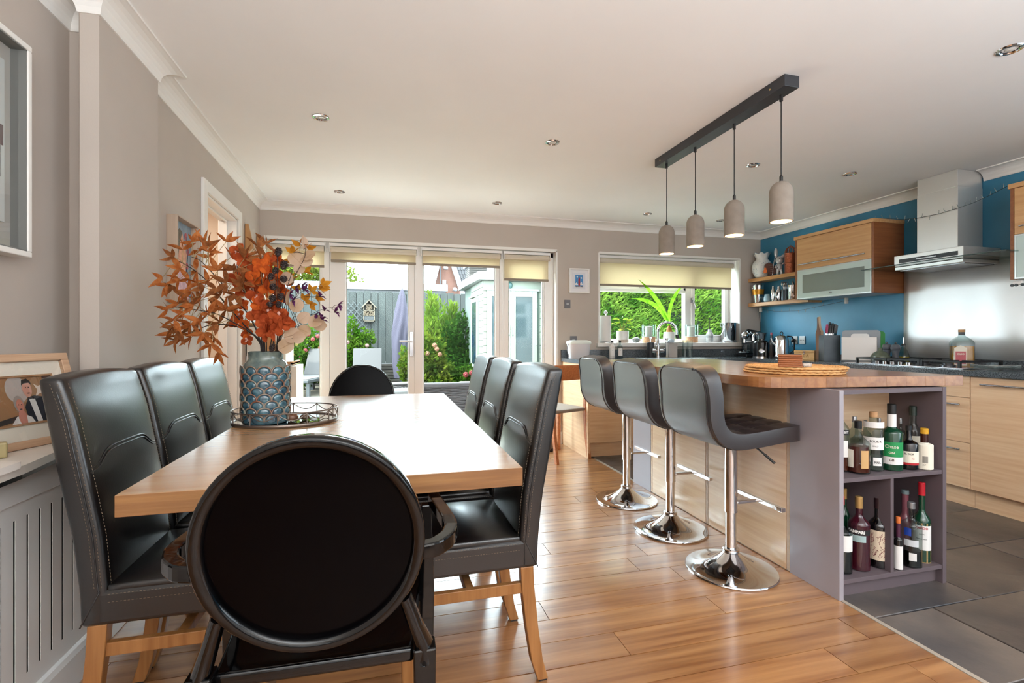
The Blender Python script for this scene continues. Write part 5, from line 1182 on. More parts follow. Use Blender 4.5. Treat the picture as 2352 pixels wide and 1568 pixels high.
t, s = lathe_thing('jigger', 'hourglass-shaped steel spirit measure on the lower shelf', 'measure', 1783, 0, S2, [('jigger_cups', [(5, 0), (1.6, 9), (1.6, 10), (5, 20), (4.6, 20)], M_chrome)], Xp=XS-.06)
t, s = lathe_thing('utensil_jar', 'dark mesh jar with steel strainer and spoons on the lower shelf', 'jar', 1803, 0, S2, [('jar_wall', [(8, 0), (8, 26), (7.5, 26)], mat('mesh_dark', '#3f474d', .3, metal=.7))], Xp=XS-.01)
for k in range(3):
    m = MB(); m.tube([(0, 0, 4*s), ((-5+5*k)*s, 0, 34*s)], .8*s, 6); m.tube([((-5+5*k)*s+5*s*math.cos(a), 0, 38*s+5*s*math.sin(a)) for a in [2*PI*q/10 for q in range(10)]], 1*s, 6, closed=True); obj('bar_spoon', m, M_chrome, t)
t, s = lathe_thing('steel_ice_pail', 'steel ice pail with swing handle next to the wall cabinet', 'pail', 1822, 0, S2, [('pail_wall', [(11, 0), (11.5, 1), (12, 34), (11.4, 34)], M_chrome)], Xp=XS)
m = MB(); m.tube([(12*s*math.cos(a)*.8, 12*s*math.cos(a)*.6, 33*s+11*s*math.sin(a)) for a in [PI*q/12 for q in range(13)]], .9*s, 6); obj('handle', m, M_chrome, t)
# fairy lights
def fairy(name, label, pts, drop=.02, seed=1):
    t = thing(name, label, 'fairy lights', pts[0]); o0 = Vector(pts[0]); P = [Vector(p)-o0 for p in pts]; F = []
    for i in range(len(P)-1):
        for q in range(8): F.append(P[i].lerp(P[i+1], q/8))
    F.append(P[-1]); m = MB(); m.tube(F, .0018, 5); obj('wire', m, mat('dark_green_wire', '#22302c', .6), t)
    rr = random.Random(seed); b = MB()
    for i in range(1, len(F), 3):
        d = Vector((rr.uniform(-.3, .0), rr.uniform(-.6, .6), rr.choice((-1, 1)))).normalized(); b.tube([F[i], F[i]+d*.022], [.0022, .0016], 5); b.ell(F[i]+d*.026, (.0028, .0028, .0028), 6, 4)
    obj('bulbs', b, mat('clear_led', '#8a938f', .2), t, kind='stuff')
y0 = 3.968
fairy('fairy_lights', 'string of fairy lights draped across the chimney hood', [(4.0, 3.60, 2.102), (4.02, 3.35, 2.104), (4.03, 3.17, 2.104), (4.0, 2.98, 2.045), (3.999, 2.88, 2.03), (3.998, 2.72, 2.025), (3.996, 2.60, 2.035), (3.99, 2.50, 2.045), (3.96, 2.38, 2.065), (3.93, 2.262, 2.092)], seed=2)
fairy('fairy_lights', 'string of fairy lights hung under the lower corner shelf', [(4.20, 4.74, 1.43), (4.20, 4.5, 1.395), (4.20, 4.2, 1.385), (4.2, 3.95, 1.415), (4.2, 3.62, 1.455)], seed=3)
m = MB(); m.tube([(4.235, 4.785, 1.45), (4.22, 4.78, 1.38), (4.245, 4.785, 1.27), (4.25, 4.79, 1.15), (4.225, 4.785, 1.09), (4.24, 4.77, .99)], .002, 5); obj('cable', m, M_black, label='thin black cable running down the corner of the blue wall', cat='cable')
for (x, y, z, l) in ((4.19, 4.72, 1.425, 'small cream wire clip under the shelf in the corner'), (4.19, 3.64, 1.45, 'small cream wire clip under the wall cabinet')):
    m = MB(); m.box(-.012, .012, -.012, .012, -.028, .028); obj('wire_clip', m, mat('cream_plastic', '#d6cfc4', .5), loc=(x, y, z), bevel=.003, label=l, cat='clip')
# toy robot-ish hanger at right cabinet bottom
P = PX(2341, 650, 3.95); t = thing('hanging_toy', 'small black and cream toy vehicle hanging under the right-hand cabinet', 'toy', P, rz=-PI/2)
m = MB(); m.box(-.03, .02, -.01, .01, -.012, .014); obj('toy_body', m, M_wh, t, bevel=.005)
for x in (-.03, -.008, .024):
    m = MB(); m.lathe([(.009, 0), (.009, .008)], (0, 0, 0), 14); obj('wheel', m, M_black, t, loc=(x, -.008, -.012), rot=(PI/2, 0, 0))
# ================================================================ BACK WALL: picture, switches
P = PY(1329, 645, BY-.001); t = thing('framed_print', 'small white framed print of a red skyscraper between doors and window', 'picture', P)
w_, h_ = .113, .128
m = MB(); e = .014
for (x0, x1, z0, z1) in ((-w_, w_, h_-e, h_), (-w_, w_, -h_, -h_+e), (-w_, -w_+e, -h_+e, h_-e), (w_-e, w_, -h_+e, h_-e)): m.box(x0, x1, -.028, 0, z0, z1)
obj('frame', m, M_white, t, bevel=.002)
m = MB(); m.box(-w_+e, w_-e, -.012, -.008, -h_+e, h_-e); obj('mount', m, mat('white_mount', '#e7e5e6', .8), t)
m = MB(); m.box(-w_*.62, w_*.62, -.014, -.012, -h_*.66, h_*.64); obj('mount_step', m, mat('white_mount2', '#dcdbe0', .8), t)
m = MB(); m.box(-.044, .044, -.0155, -.014, -.058, .062); pr_ = obj('print_sky', m, mat('print_blue', '#4f8fc6', .7), t)
m = MB(); m.box(-.010, .010, -.0165, -.0155, -.05, .012); m.prism([(-.010, .012), (.010, .012), (.006, .03), (.0015, .04), (.0015, .056), (-.0015, .056), (-.0015, .04), (-.006, .03)], 'y', -.0165, -.0155); obj('print_tower', m, mat('print_red', '#a03038', .6), pr_)
m = MB()
for x, h in ((-.038, .018), (-.028, .026), (-.018, .014), (.016, .022), (.026, .03), (.036, .016)): m.box(x-.005, x+.005, -.0163, -.0155, -.045, -.045+h)
for x, z in ((-.022, .042), (.024, .030)): m.ell((x, -.0158, z), (.008, .0005, .009), 10, 6)
obj('print_houses', m, M_wh, pr_)
m = MB(); flat_text(m, 'NEW YORK', .017, Matrix.Translation((0, -.0168, -.061)) @ Matrix.Rotation(PI/2, 4, 'X'), .02); obj('print_title', m, M_ink, pr_)
for px, py, w, l in ((1303, 698, .033, 'dark grey steel light switch below the framed print'), (1317, 781, .038, 'grey steel wall plate just above the compost caddy')):
    P = PY(px, py, BY-.001); t = thing('wall_switch', l, 'switch', P)
    m = MB(); m.box(-w, w, -.006, 0, -.043, .043); obj('switch_plate', m, mat('gunmetal_plate', '#6c6b70', .5), t, bevel=.002)
    m = MB(); m.box(-.014, .014, -.011, -.006, -.008, .008); obj('rocker', m, mat('grey_rocker', '#b5b4b4', .4), t, bevel=.001)
# ================================================================ LEFT SIDE: radiator cover, frames
rc = thing('radiator_cover', 'white slotted radiator cover with shelf top along the left wall', 'radiator cover', (0, 0, 0))
M_rc = mat('white_satin_mdf', '#dcdbd9', .35)
XF = -.96
m = MB(); sl_w, Z0_, Z1_ = .0040, .172, .61
ys = [1.60+.0505*k for k in range(-8, 9)]
m.box(XF-.0015, XF, .95, 2.03, Z1_, .735); m.box(XF-.0015, XF, .95, 2.03, .11, Z0_)
prev = .95
for y in ys+[2.03+sl_w]: m.box(XF-.0015, XF, prev, y-sl_w, Z0_, Z1_); prev = y+sl_w
obj('front_panel', m, M_rc, rc)
m = MB(); m.box(XF, XF+.008, .95, 2.03, .655, .735); obj('top_rail', m, M_rc, rc, bevel=.003)
m = MB(); m.prism([(XF, 0), (XF+.016, 0), (XF+.016, .10), (XF+.010, .115), (XF, .12)], 'y', .95, 2.03); o = obj('skirting_strip', m, M_rc, rc)
m = MB(); m.box(-1.14, XF-.018, 2.012, 2.03, 0, .735); m.box(-1.14, XF-.018, .95, .968, 0, .735); obj('end_panel', m, M_rc, rc)
m = MB(); m.box(-1.13, XF-.012, .97, 2.01, .12, .65); obj('inner_shadow_board', m, mat('slot_shade', '#1e1c1b', .8), rc)  # dark box puts the shade behind the slots into colour
m = MB(); m.prism([(-1.142, .92), (-.892, .92), (-.907, 1.54), (-.945, 1.85), (-.950, 2.045), (-1.142, 2.045)], 'z', .736, .7495); obj('shadow_gap', m, M_black, rc)  # solid black strip stands in for the shade of the gap
sh = MB(); sh.prism([(-1.143, .9), (-.885, .9), (-.900, 1.54), (-.940, 1.85), (-.945, 2.05), (-1.143, 2.05)], 'z', .750, .772); obj('shelf_top', sh, mat('pale_marble_shelf', '#ddd3c8', .3, var=.05, scale=6), rc, bevel=.003)
st = MB(); st.prism([(-1.143, .9), (-.872, .9), (-.885, 1.50), (-.930, 1.515), (-1.143, 1.515)], 'z', .7725, .790); obj('raised_slab', st, mat('pale_marble_slab', '#e0d6cc', .3, var=.05, scale=6), rc, bevel=.003)
# family photo in a wooden frame: a flat printed picture
u0 = Vector((-.0085, .0, 0))
def frame_basis(P, Q):
    """P lower right corner, direction towards lower left corner Q"""
    d = (Q-P).normalized(); return d
A = Vector((-.955, 1.933, .774)); B = Vector((-1.062, 1.655, .774))  # far and near foot of the frame
d = (A-B).normalized(); n = Vector((d.y, -d.x, 0)).normalized(); L = (A-B).length
t = thing('photo_frame', 'oak photo frame with a couple in evening dress, leaning on the radiator shelf', 'photo frame', B, rot=(math.radians(0), 0, math.atan2(d.y, d.x)))
tilt = math.radians(-17)
def fp(name, mb, mt, par, **k): return obj(name, mb, mt, par, rot=(tilt, 0, 0) if par == t else None, **k)
Hf = .290; fw = .024
m = MB(); m.box(0, L, -.0, .022, 0, fw); m.box(0, L, 0, .022, Hf-fw, Hf); m.box(0, fw, 0, .022, fw, Hf-fw); m.box(L-fw, L, 0, .022, fw, Hf-fw)
M_fr = wood('limed_oak_frame', '#a88468', '#c09e80', .5, 'x', 2)
fp('frame', m, M_fr, t, bevel=.002)
m = MB(); m.box(fw, L-fw, .012, .014, fw, Hf-fw); mt_ = fp('mount', m, mat('cream_mount', '#d6cebf', .8), t)
i0, i1, j0, j1 = .050, L-.058, .070, Hf-.066; e = .006
m = MB(); m.box(i0, i1, .007, .012, j0, j0+e); m.box(i0, i1, .007, .012, j1-e, j1); m.box(i0, i0+e, .007, .012, j0+e, j1-e); m.box(i1-e, i1, .007, .012, j0+e, j1-e)
obj('inner_slip', m, wood('brown_slip', '#8a6646', '#a37d5a', .5, 'x', 2), mt_)
w0, h0 = i1-i0-2*e, j1-j0-2*e
def pic(name, polys, mt, dpt):
    m = MB()
    for pl in polys: m.prism([(i0+e+a*w0, j0+e+b*h0) for a, b in pl], 'y', .0115-dpt*.0003, .0117-dpt*.0003)
    obj(name, m, mt, mt_)
def disc(cx, cy, rx_, ry_, n=18): return [(cx+rx_*math.cos(2*PI*k/n), cy+ry_*math.sin(2*PI*k/n)) for k in range(n)]
pic('photo_background', [[(0, 0), (1, 0), (1, 1), (0, 1)]], mat('print_tan', '#8a6644', .6), 0)
pic('photo_table', [[(0, .0), (.42, .08), (.42, .20), (0, .1)]], mat('print_dark', '#2a2422', .6), 1)
pic('photo_round_mirror', [disc(.42, .74, .17, .30)], mat('print_grey', '#a39a94', .6), 1)
pic('photo_doorway', [[(.86, .45), (1, .45), (1, 1), (.86, 1)]], mat('print_brown', '#46362f', .6), 1)
pic('photo_star', [[(.68, .55), (.74, .7), (.69, .85), (.76, .78), (.83, .82), (.79, .68), (.86, .56), (.77, .62)]], mat('print_pale', '#c2b4a8', .6), 2)
pic('photo_suit', [[(.50, 0), (1, 0), (1, .50), (.86, .52), (.66, .58), (.56, .55), (.48, .34)]], mat('print_navy', '#141a26', .6), 3)
pic('photo_shirt', [[(.62, 0), (.70, 0), (.66, .52), (.57, .50)]], mat('print_white', '#c9c6c2', .6), 4)
pic('photo_bow_tie', [[(.565, .50), (.61, .52), (.655, .50), (.655, .54), (.61, .525), (.565, .545)]], M_ink, 5)
pic('photo_man_face', [disc(.575, .74, .072, .19)], mat('print_skin', '#b98878', .6), 4)
pic('photo_man_hair', [[(.50, .82), (.52, .94), (.60, .97), (.65, .90), (.66, .82), (.62, .87), (.54, .86)]], mat('print_dark', '#2a2422'), 5)
pic('photo_woman_dress', [[(.22, 0), (.58, 0), (.54, .12), (.46, .18), (.32, .16)]], mat('print_white', '#c9c6c2'), 5)
pic('photo_woman_neck', [[(.36, .0), (.46, .0), (.47, .2), (.44, .28), (.36, .26), (.34, .12)]], mat('print_skin2', '#b07260', .6), 6)
pic('photo_woman_hair', [disc(.395, .43, .078, .18)], mat('print_silver_hair', '#8a837c', .6), 6)
pic('photo_woman_face', [disc(.405, .385, .055, .15)], mat('print_skin2', '#b07260'), 7)
pic('photo_eyes', [disc(.385, .41, .008, .012, 8), disc(.425, .41, .008, .012, 8), disc(.555, .77, .010, .013, 8), disc(.60, .77, .010, .013, 8), disc(.405, .31, .02, .012, 8), disc(.58, .64, .024, .012, 8)], mat('print_dark', '#2a2422'), 8)
m = MB(); m.box(fw, L-fw, .002, .003, fw, Hf-fw); fp('glass', m, glass('picture_glass', '#ffffff', 1.0), t)
# small amber candle at the frame's foot
m = MB(); m.box(-.022, .022, -.015, .015, 0, .042); obj('amber_block', m, mat('frosted_amber', '#a39468', .4), loc=(-1.025, 1.640, .7725), rot=(0, 0, .6), bevel=.004, label='small pale amber block at the left end of the photo frame', cat='ornament')
# big white box frame on the near left wall
t = thing('wall_art', 'white deep framed print of dripping coloured blobs, cut by the left edge', 'picture', (-1.145, 1.896, 1.355), rz=0)
FH, FWd = .672, .78
m = MB(); e = .018; dp = .055
for (y0, y1, z0, z1) in ((-FWd, 0, 0, e), (-FWd, 0, FH-e, FH), (-e, 0, e, FH-e), (-FWd, -FWd+e, e, FH-e)): m.box(0, dp, y0, y1, z0, z1)
obj('frame', m, M_white, t, bevel=.003)
m = MB()
for (y0, y1, z0, z1) in ((-FWd+e, -e, e, e+.004), (-FWd+e, -e, FH-e-.004, FH-e), (-e-.004, -e, e, FH-e)): m.box(.01, dp-.004, y0, y1, z0, z1)
obj('rebate_shade', m, mat('rebate_shade_grey', '#767672', .6), t)  # grey strips put shade into the white frame's inner rebate
m = MB(); m.box(.006, .010, -FWd+e, -e-.004, e, FH-e); mo = obj('backing', m, mat('grey_backing', '#a9a8a2', .8), t)
m = MB(); m.box(.014, .016, -FWd+.05, -.055, .10, FH-.075); ps = obj('print_sheet', m, mat('pale_print_sheet', '#c3cac8', .7), t)
rr = random.Random(11); cols = ['#5c4a4e', '#c9825c', '#6b4a52', '#b79aa6', '#8b6a60', '#3f3a3c', '#b0623c']
for k in range(14):
    y = -.075-.045*k; m = MB(); hh = rr.uniform(.04, .09); z = rr.uniform(.22, .42)
    m.tube([(.0165, y, z), (.0165, y, z+hh)], .014, 10, flat=(1, 1)); m.v = [(.0163+(p[0]-.0165)*.03, p[1], p[2]) for p in m.v]
    m2 = MB(); m2.box(.0161, .0166, y-.006, y-.004, z-rr.uniform(.05, .15), z); m2.box(.0161, .0166, y+.003, y+.0045, z-rr.uniform(.05, .15), z)
    m.add(m2.v, m2.f); obj('paint_blob', m, mat('print_blob%d' % (k % 7), cols[k % 7], .7), ps)
m = MB(); m.box(.030, .031, -FWd+e, -e-.004, e, FH-e); obj('glass', m, glass('picture_glass', '#ffffff', 1.0), t)
# woodland figure picture on the far left wall
Pn = Vector((-1.043, 2.757, 1.278))
t = thing('box_frame_painting', 'pale wooden box frame with a pink figure painted on grey-blue', 'picture', Pn, rz=TH)
FH, FWd, dp, e = .435, .305, .050, .007
m = MB()
for (y0, y1, z0, z1) in ((0, FWd, 0, e), (0, FWd, FH-e, FH), (0, e, e, FH-e), (FWd-e, FWd, e, FH-e)): m.box(0, dp, y0, y1, z0, z1)
obj('frame', m, wood('pale_birch_frame', '#b39c88', '#c2ad99', .6, 'z', 1.2), t, bevel=.001)
m = MB(); m.box(.008, .012, e, FWd-e, e, FH-e); cv = obj('canvas', m, mat('grey_blue_canvas', '#8b9aa6', .8, var=.15, scale=25), t)
def cpoly(nm, pts, col, x=.0135):
    m = MB(); m.prism([(a*FWd, b*FH) for a, b in pts], 'x', .0122, x); obj(nm, m, mat('canvas_'+nm, col, .8, var=.2, scale=40), cv)
cpoly('dress', [(.22, .03), (.88, .03), (.80, .30), (.66, .52), (.48, .52), (.30, .3)], '#c9a7b0')
cpoly('body', [(.36, .40), (.70, .40), (.76, .62), (.60, .78), (.55, .86), (.42, .74), (.34, .58)], '#d09a80', .0142)
cpoly('hair', [(.26, .50), (.36, .55), (.44, .72), (.54, .87), (.42, .90), (.30, .80)], '#6f6658', .0146)
for k, (a, b) in enumerate([(.14, .82), (.72, .84), (.82, .66), (.78, .48), (.2, .36)]): cpoly('berry', disc(a, b, .06, .045, 10), '#a8585c', .0144)
m = MB()
for pts in ([(.10, .2), (.2, .5), (.14, .8)], [(.9, .2), (.76, .45), (.82, .66), (.72, .84)], [(.76, .45), (.7, .3)]): m.tube([(.0140, a*FWd, b*FH) for a, b in pts], .0018, 5)
obj('twigs', m, mat('twig_paint', '#46505a', .8), cv)
# leaning ladder shelf in the back left corner
t = thing('ladder_shelf', 'oak and white ladder shelf leaning in the back left corner', 'shelf', (0, 0, 0))
M_lad = wood('oak_ladder_rail', '#b07c4a', '#c59462', .5, 'z', 1.2)
for y in (4.27, 4.66):
    m = MB(); wx_ = FW(y-2.52).x+.004
    m.prism([(wx_, 2.005), (wx_+.022, 2.005), (wx_+.44, 0), (wx_+.38, 0), (wx_, 1.62)], 'y', y, y+.024); obj('rail', m, M_lad, t, bevel=.001)
for z, dp in ((1.62, .16), (1.20, .26), (.885, .34), (.45, .42)):
    x0 = -1.068; m = MB(); m.box(x0, x0+dp, 4.295, 4.66, z, z+.012); m.box(x0, x0+.01, 4.295, 4.66, z+.012, z+.07); obj('shelf_board', m, M_white, t)
    m = MB(); m.box(x0+dp-.014, x0+dp, 4.295, 4.66, z-.004, z+.022); m.box(x0, x0+dp-.014, 4.290, 4.300, z-.004, z+.022); obj('shelf_edge', m, M_lad, t)
m = MB(); m.box(-1.066, -.78, 4.30, 4.655, .9, 1.19); m.box(-1.066, -.70, 4.30, 4.655, .47, .87); obj('white_box', m, mat('cream_box', '#e5e0d4', .6), t)
P = Vector((-.985, 4.44, 1.634)); t = thing('woven_basket', 'grey woven basket on the ladder shelf behind the flowers', 'basket', P)
m = MB(); n = 36
for k in range(9):
    zz = .008+k*.016; r = .055+.012*math.sin(k/8*PI); m.tube([(r*math.cos(2*PI*q/n)+.004*(-1)**(q+k)*math.cos(2*PI*q/n), r*math.sin(2*PI*q/n), zz) for q in range(n)], .0085, 6, closed=True)
obj('weave', m, mat('grey_seagrass', '#5f6a6c', .9, var=.3, scale=80), t)
# ================================================================ VASE AND TRAY
tc = Vector((-.388, 2.15, .7605))
tr = thing('mirror_tray', 'oval mirrored tray with looped metal gallery under the vase', 'tray', tc)
ax, ay = .198, .165; NN = 64
M_pew = mat('antique_pewter', '#7c7068', .3, metal=.8)
def el(k, z, f=1.0): a = 2*PI*k/NN; return (ax*f*math.cos(a), ay*f*math.sin(a), z)
m = MB(); m.loft([[el(k, z, f) for k in range(NN)] for z, f in ((0, .99), (0, 1.0), (.012, 1.005), (.014, .98), (.008, .97))], caps=False); obj('tray_rim', m, M_pew, tr)
m = MB(); m.add([el(k, .009, .975) for k in range(NN)], [tuple(range(NN))]); m.add([el(k, .001, .975) for k in range(NN)], [tuple(range(NN))[::-1]]); obj('mirror', m, mat('mirror', '#c4cccc', .02, metal=1), tr)
m = MB(); m.tube([el(k, .054) for k in range(NN)], .0026, 6, closed=True); obj('top_rail', m, M_pew, tr)
for q in range(12):
    k0 = q*NN/12; m = MB(); m.tube([el(k0, .012), el(k0, .054)], .0022, 6); obj('post', m, M_pew, tr)
    m = MB(); m.tube([el(k0+NN/12*i/10, .052-.024*math.sin(PI*i/10)) for i in range(11)], .0019, 6); obj('swag', m, M_pew, tr)
for i, (x, y, r, l, c) in enumerate([(.03, -.06, .026, 'brown dried seed pod lying on the mirrored tray', '#6e4a35'), (.075, -.03, .018, 'small brown cone lying right of the seed pod on the tray', '#59402f'), (.115, -.075, .014, 'glossy pale pebble at the right of the mirrored tray', '#b9c4c0')]):
    m = MB(); m.ell((0, 0, r*.62), (r, r*.8, r*.62), 14, 9)
    if i < 2: m.v = [(p[0]*(1+.15*math.sin(9*p[1]/r+7*p[2]/r)), p[1]*(1+.15*math.sin(8*p[0]/r)), p[2]) for p in m.v]
    obj('seed_pod' if i < 2 else 'pebble', m, mat('pod%d' % i, c, .25, var=.3, scale=60), loc=tc+Vector((x, y, .010)), label=l, cat='ornament')
vc = Vector((-.452, 2.098, .771))
vs_ = thing('vase', 'blue glazed vase with overlapping brown-edged scale pattern', 'vase', vc)
VR = .086
M_vase = mat('blue_reactive_glaze', '#16394f', .12, col2='#527a86', scale=38, spec=.8, coat=.5)
M_vlip = mat('sage_brown_glaze', '#4a5a5a', .15, col2='#7d8a82', scale=30, spec=.7)
prof = [(.078, 0), (.084, .004), (VR, .02), (VR, .205), (VR-.003, .215), (.075, .232), (.066, .240), (.0615, .248), (.0625, .262), (.064, .274), (.060, .277), (.056, .274), (.056, .22)]
m = MB(); m.lathe(prof[:4], n=48, ang=60, caps=False); m.add([(.078*math.cos(2*PI*k/48), .078*math.sin(2*PI*k/48), 0) for k in range(48)], [tuple(range(48))[::-1]]); obj('vase_body', m, M_vase, vs_)
m = MB(); m.lathe(prof[3:], n=48, ang=60, caps=False); obj('vase_neck', m, M_vlip, vs_)
scl = MB(); ridge = MB()
rows = 7; per = 11; dz = .0262
for r in range(rows+1):
    zc = .012+r*dz
    for q in range(per):
        ac = 2*PI*(q+.5*(r % 2))/per; w = PI/per
        pts = []
        for i in range(13):
            b = PI*i/12; a = ac+w*.98*math.cos(b); z = zc+.0265*math.sin(b)**.75
            pts.append(((VR+.0025)*math.cos(a), (VR+.0025)*math.sin(a), max(.006, z)))
        ridge.tube(pts, .0030, 5, flat=(1, 1))
for r in range(rows+1):
    for q in range(per):
        ac = 2*PI*(q+.5*(r % 2))/per; zc = .012+r*dz
        scl.ell(((VR-.001)*math.cos(ac), (VR-.001)*math.sin(ac), zc+.008), (.0034, .0195, .0145), 10, 8, Matrix.Rotation(ac, 3, 'Z'))
obj('scale_domes', scl, M_vase, vs_, kind='stuff')
obj('scale_ridges', ridge, mat('brown_glaze_ridge', '#7a4a34', .18, col2='#8c8a7c', scale=25, spec=.7), vs_, kind='stuff')
# ---- stems: each spray is a thing of its own standing in the vase
mouth = vc+Vector((0, 0, .262)); s0 = depth(mouth)/1121
def V(px, py, off=0.0):
    """point near the vase seen at the given place of the picture, off metres nearer or farther"""
    r_ = ray(px, py); dd = depth(mouth)+off; return C0+r_*dd
def leaf_mesh(name, L, Wd, mt, kind='lance', curl=.15):
    m = MB(); n = 7; vs = []
    for i in range(n+1):
        t = i/n
        if kind == 'lance': w = Wd*math.sin(PI*t**.8)**1.0*(1-.25*t)
        elif kind == 'round': w = Wd*math.sqrt(max(0, 1-(2*t-1)**2))
        else: w = Wd*math.sin(PI*min(1, t**.6))
        if i == n: w = .0003
        if i == 0: w = .0008
        z = curl*L*(-(t)**2)+.0; x = L*t
        vs += [(x, -w, z+.22*w), (x, 0, z), (x, w, z+.22*w)]
    fs = []
    for i in range(n): a = i*3; fs += [(a, a+1, a+4, a+3), (a+1, a+2, a+5, a+4)]
    m.add(vs, fs, True); m.tube([(vs[3*i+1][0], 0, vs[3*i+1][2]+.0004) for i in range(n)], .0005, 4)
    o = obj(name, m, mt); me = o.data; bpy.data.objects.remove(o); return me
M_rust = translucent('rust_leaf', '#a45c30', .3, '#bd7644', 60); M_rust2 = translucent('brown_leaf', '#865434', .3, '#a4683e', 60)
M_or = translucent('orange_petal', '#c05c34', .32, '#9c4426', 45); M_or2 = translucent('bright_orange_petal', '#dc6e30', .38, '#bc5528', 45)
M_beige = translucent('beige_eucalyptus', '#d4bba4', .35, '#c0a284', 12); M_yel = translucent('ochre_leaf', '#cf8f30', .4, '#b87a2a', 40)
M_pur = translucent('purple_petal', '#5b2a55', .3, '#7c4a78', 60)
M_stemd = mat('dark_stem', '#241b1a', .5); M_steml = mat('pale_stem', '#a08a5a', .6); M_cone = mat('dark_cone_scale', '#3a2824', .5, var=.3, scale=60)
LM = {'rust': leaf_mesh('leaf', .056, .0100, M_rust), 'brown': leaf_mesh('leaf', .053, .0098, M_rust2), 'maple': leaf_mesh('leaf', .062, .0115, M_rust2),
      'orange': leaf_mesh('petal', .040, .0185, M_or, 'round', .1), 'orange2': leaf_mesh('petal', .037, .0175, M_or2, 'round', .1), 'beige': leaf_mesh('leaf', .053, .0235, M_beige, 'round', .08),
      'ochre': leaf_mesh('leaf', .036, .011, M_yel), 'purple': leaf_mesh('petal', .028, .0062, M_pur)}
def put(kind, parent, pos, direction, roll=0, sc=1.0, name=None):
    d = Vector(direction).normalized(); q = d.to_track_quat('X', 'Z'); me = LM[kind]
    o = bpy.data.objects.new(name or me.name.split('.')[0], me); COL.objects.link(o); o.parent = parent; o.location = pos
    o.rotation_mode = 'QUATERNION'; o.rotation_quaternion = q @ Euler((roll, 0, 0)).to_quaternion(); o.scale = (sc,)*3; return o
CAMD = -FV
def curve(pts, n=10):
    P = [Vector(p) for p in pts]; out = []
    for i in range(len(P)-1):
        p0 = P[max(0, i-1)]; p1 = P[i]; p2 = P[i+1]; p3 = P[min(len(P)-1, i+2)]
        for q in range(n):
            s = q/n; out.append(.5*((2*p1)+(-p0+p2)*s+(2*p0-5*p1+4*p2-p3)*s*s+(-p0+3*p1-3*p2+p3)*s**3))
    out.append(P[-1]); return out
rr = random.Random(21)
def spray(name, label, path, stem_r=.0028, mt=M_stemd, group='dried stems in the blue vase'):
    p0 = Vector(path[0]); t = thing(name, label, 'dried stem', p0, group=group); C = curve([Vector(p)-p0 for p in path]); n = len(C)
    m = MB(); m.tube(C, [stem_r*(1-.6*i/(n-1)) for i in range(n)], 6); obj('stem', m, mt, t); return t, C, p0
def root(px): return Vector((mouth.x+(px-625)*s0*.9, mouth.y+rr.uniform(-.03, .03), vc.z+.14))
def trio(t, p, d, kind, sc=1.0, twig=None, n=3):
    """a cluster of lance leaves at a twig tip facing the viewer a little"""
    d = Vector(d).normalized(); side = d.cross(CAMD).normalized()
    for k in range(n):
        a = (k-(n-1)/2)*.95+rr.uniform(-.25, .25); dd = d*math.cos(a)+side*math.sin(a)+CAMD*rr.uniform(-.35, .35); put(kind, t, p, dd, rr.uniform(-.9, .9)+PI/2*0+1.2, sc*rr.uniform(.85, 1.15))
def twig(t, a, b, r=.0011, mt=M_steml):
    m = MB(); a = Vector(a); b = Vector(b); mid = (a+b)/2+Vector((0, 0, .004)); m.tube([a, mid, b], r, 5); obj('twig', m, mt, t)
# long rust branches to the left
branches = [
 ('upper rust leaved branch arching up to the left picture frame', [(575, 730), (535, 680), (500, 640), (462, 600), (440, 590)], [(470, 560), (520, 555), (530, 590), (480, 590), (500, 620), (455, 650), (495, 660), (540, 640), (570, 600), (560, 640), (590, 565), (610, 560), (455, 575)], -.03),
 ('rust leaved branch reaching furthest left across the painting', [(560, 745), (520, 700), (470, 640), (430, 610), (400, 595)], [(400, 590), (415, 615), (395, 655), (435, 640), (450, 620), (440, 670), (470, 660), (490, 700), (430, 690), (385, 655), (505, 680), (460, 690)], .03),
 ('low rust leaved branch stretching left at mid height', [(585, 770), (545, 745), (500, 722), (455, 712), (410, 705)], [(385, 712), (400, 735), (425, 720), (440, 745), (460, 735), (480, 720), (410, 760), (470, 765), (500, 745), (520, 710), (445, 700), (500, 710)], -.05),
 ('drooping rust leaved branch hanging lowest on the left', [(590, 775), (550, 752), (505, 745), (470, 750), (450, 765)], [(395, 765), (415, 770), (440, 775), (465, 770), (490, 775), (505, 740), (485, 790), (530, 735), (455, 745)], .04),
 ('brown maple leaved twig in the middle of the bouquet', [(600, 740), (575, 690), (550, 650), (545, 610)], [(545, 680), (520, 650), (560, 660), (585, 650), (540, 620), (600, 600), (565, 590)], -.06)]
for bi, (lab, path, cl, off) in enumerate(branches):
    P0 = [root(606+bi*3)]+[V(600+bi*2, 800, 0)]+[V(x, y, off*(i+1)/len(path)) for i, (x, y) in enumerate(path)]
    t, Cc, p0 = spray('leaf_branch', lab, P0, .0034)
    for (x, y) in cl+[(x+rr.uniform(-26, 26), y+rr.uniform(-20, 20)) for x, y in cl[::3]]:
        p = V(x, y, off+rr.uniform(-.05, .05))-p0; k = min(range(len(Cc)), key=lambda i: (Cc[i]-p).length); k = max(6, k-3)
        twig(t, Cc[k], p); trio(t, p, (p-Cc[k])+Vector((rr.uniform(-.02, .01), 0, rr.uniform(-.02, .02))), 'maple' if bi == 4 else rr.choice(['rust', 'rust', 'brown']), 1.0, n=rr.choice((3, 3, 4)))
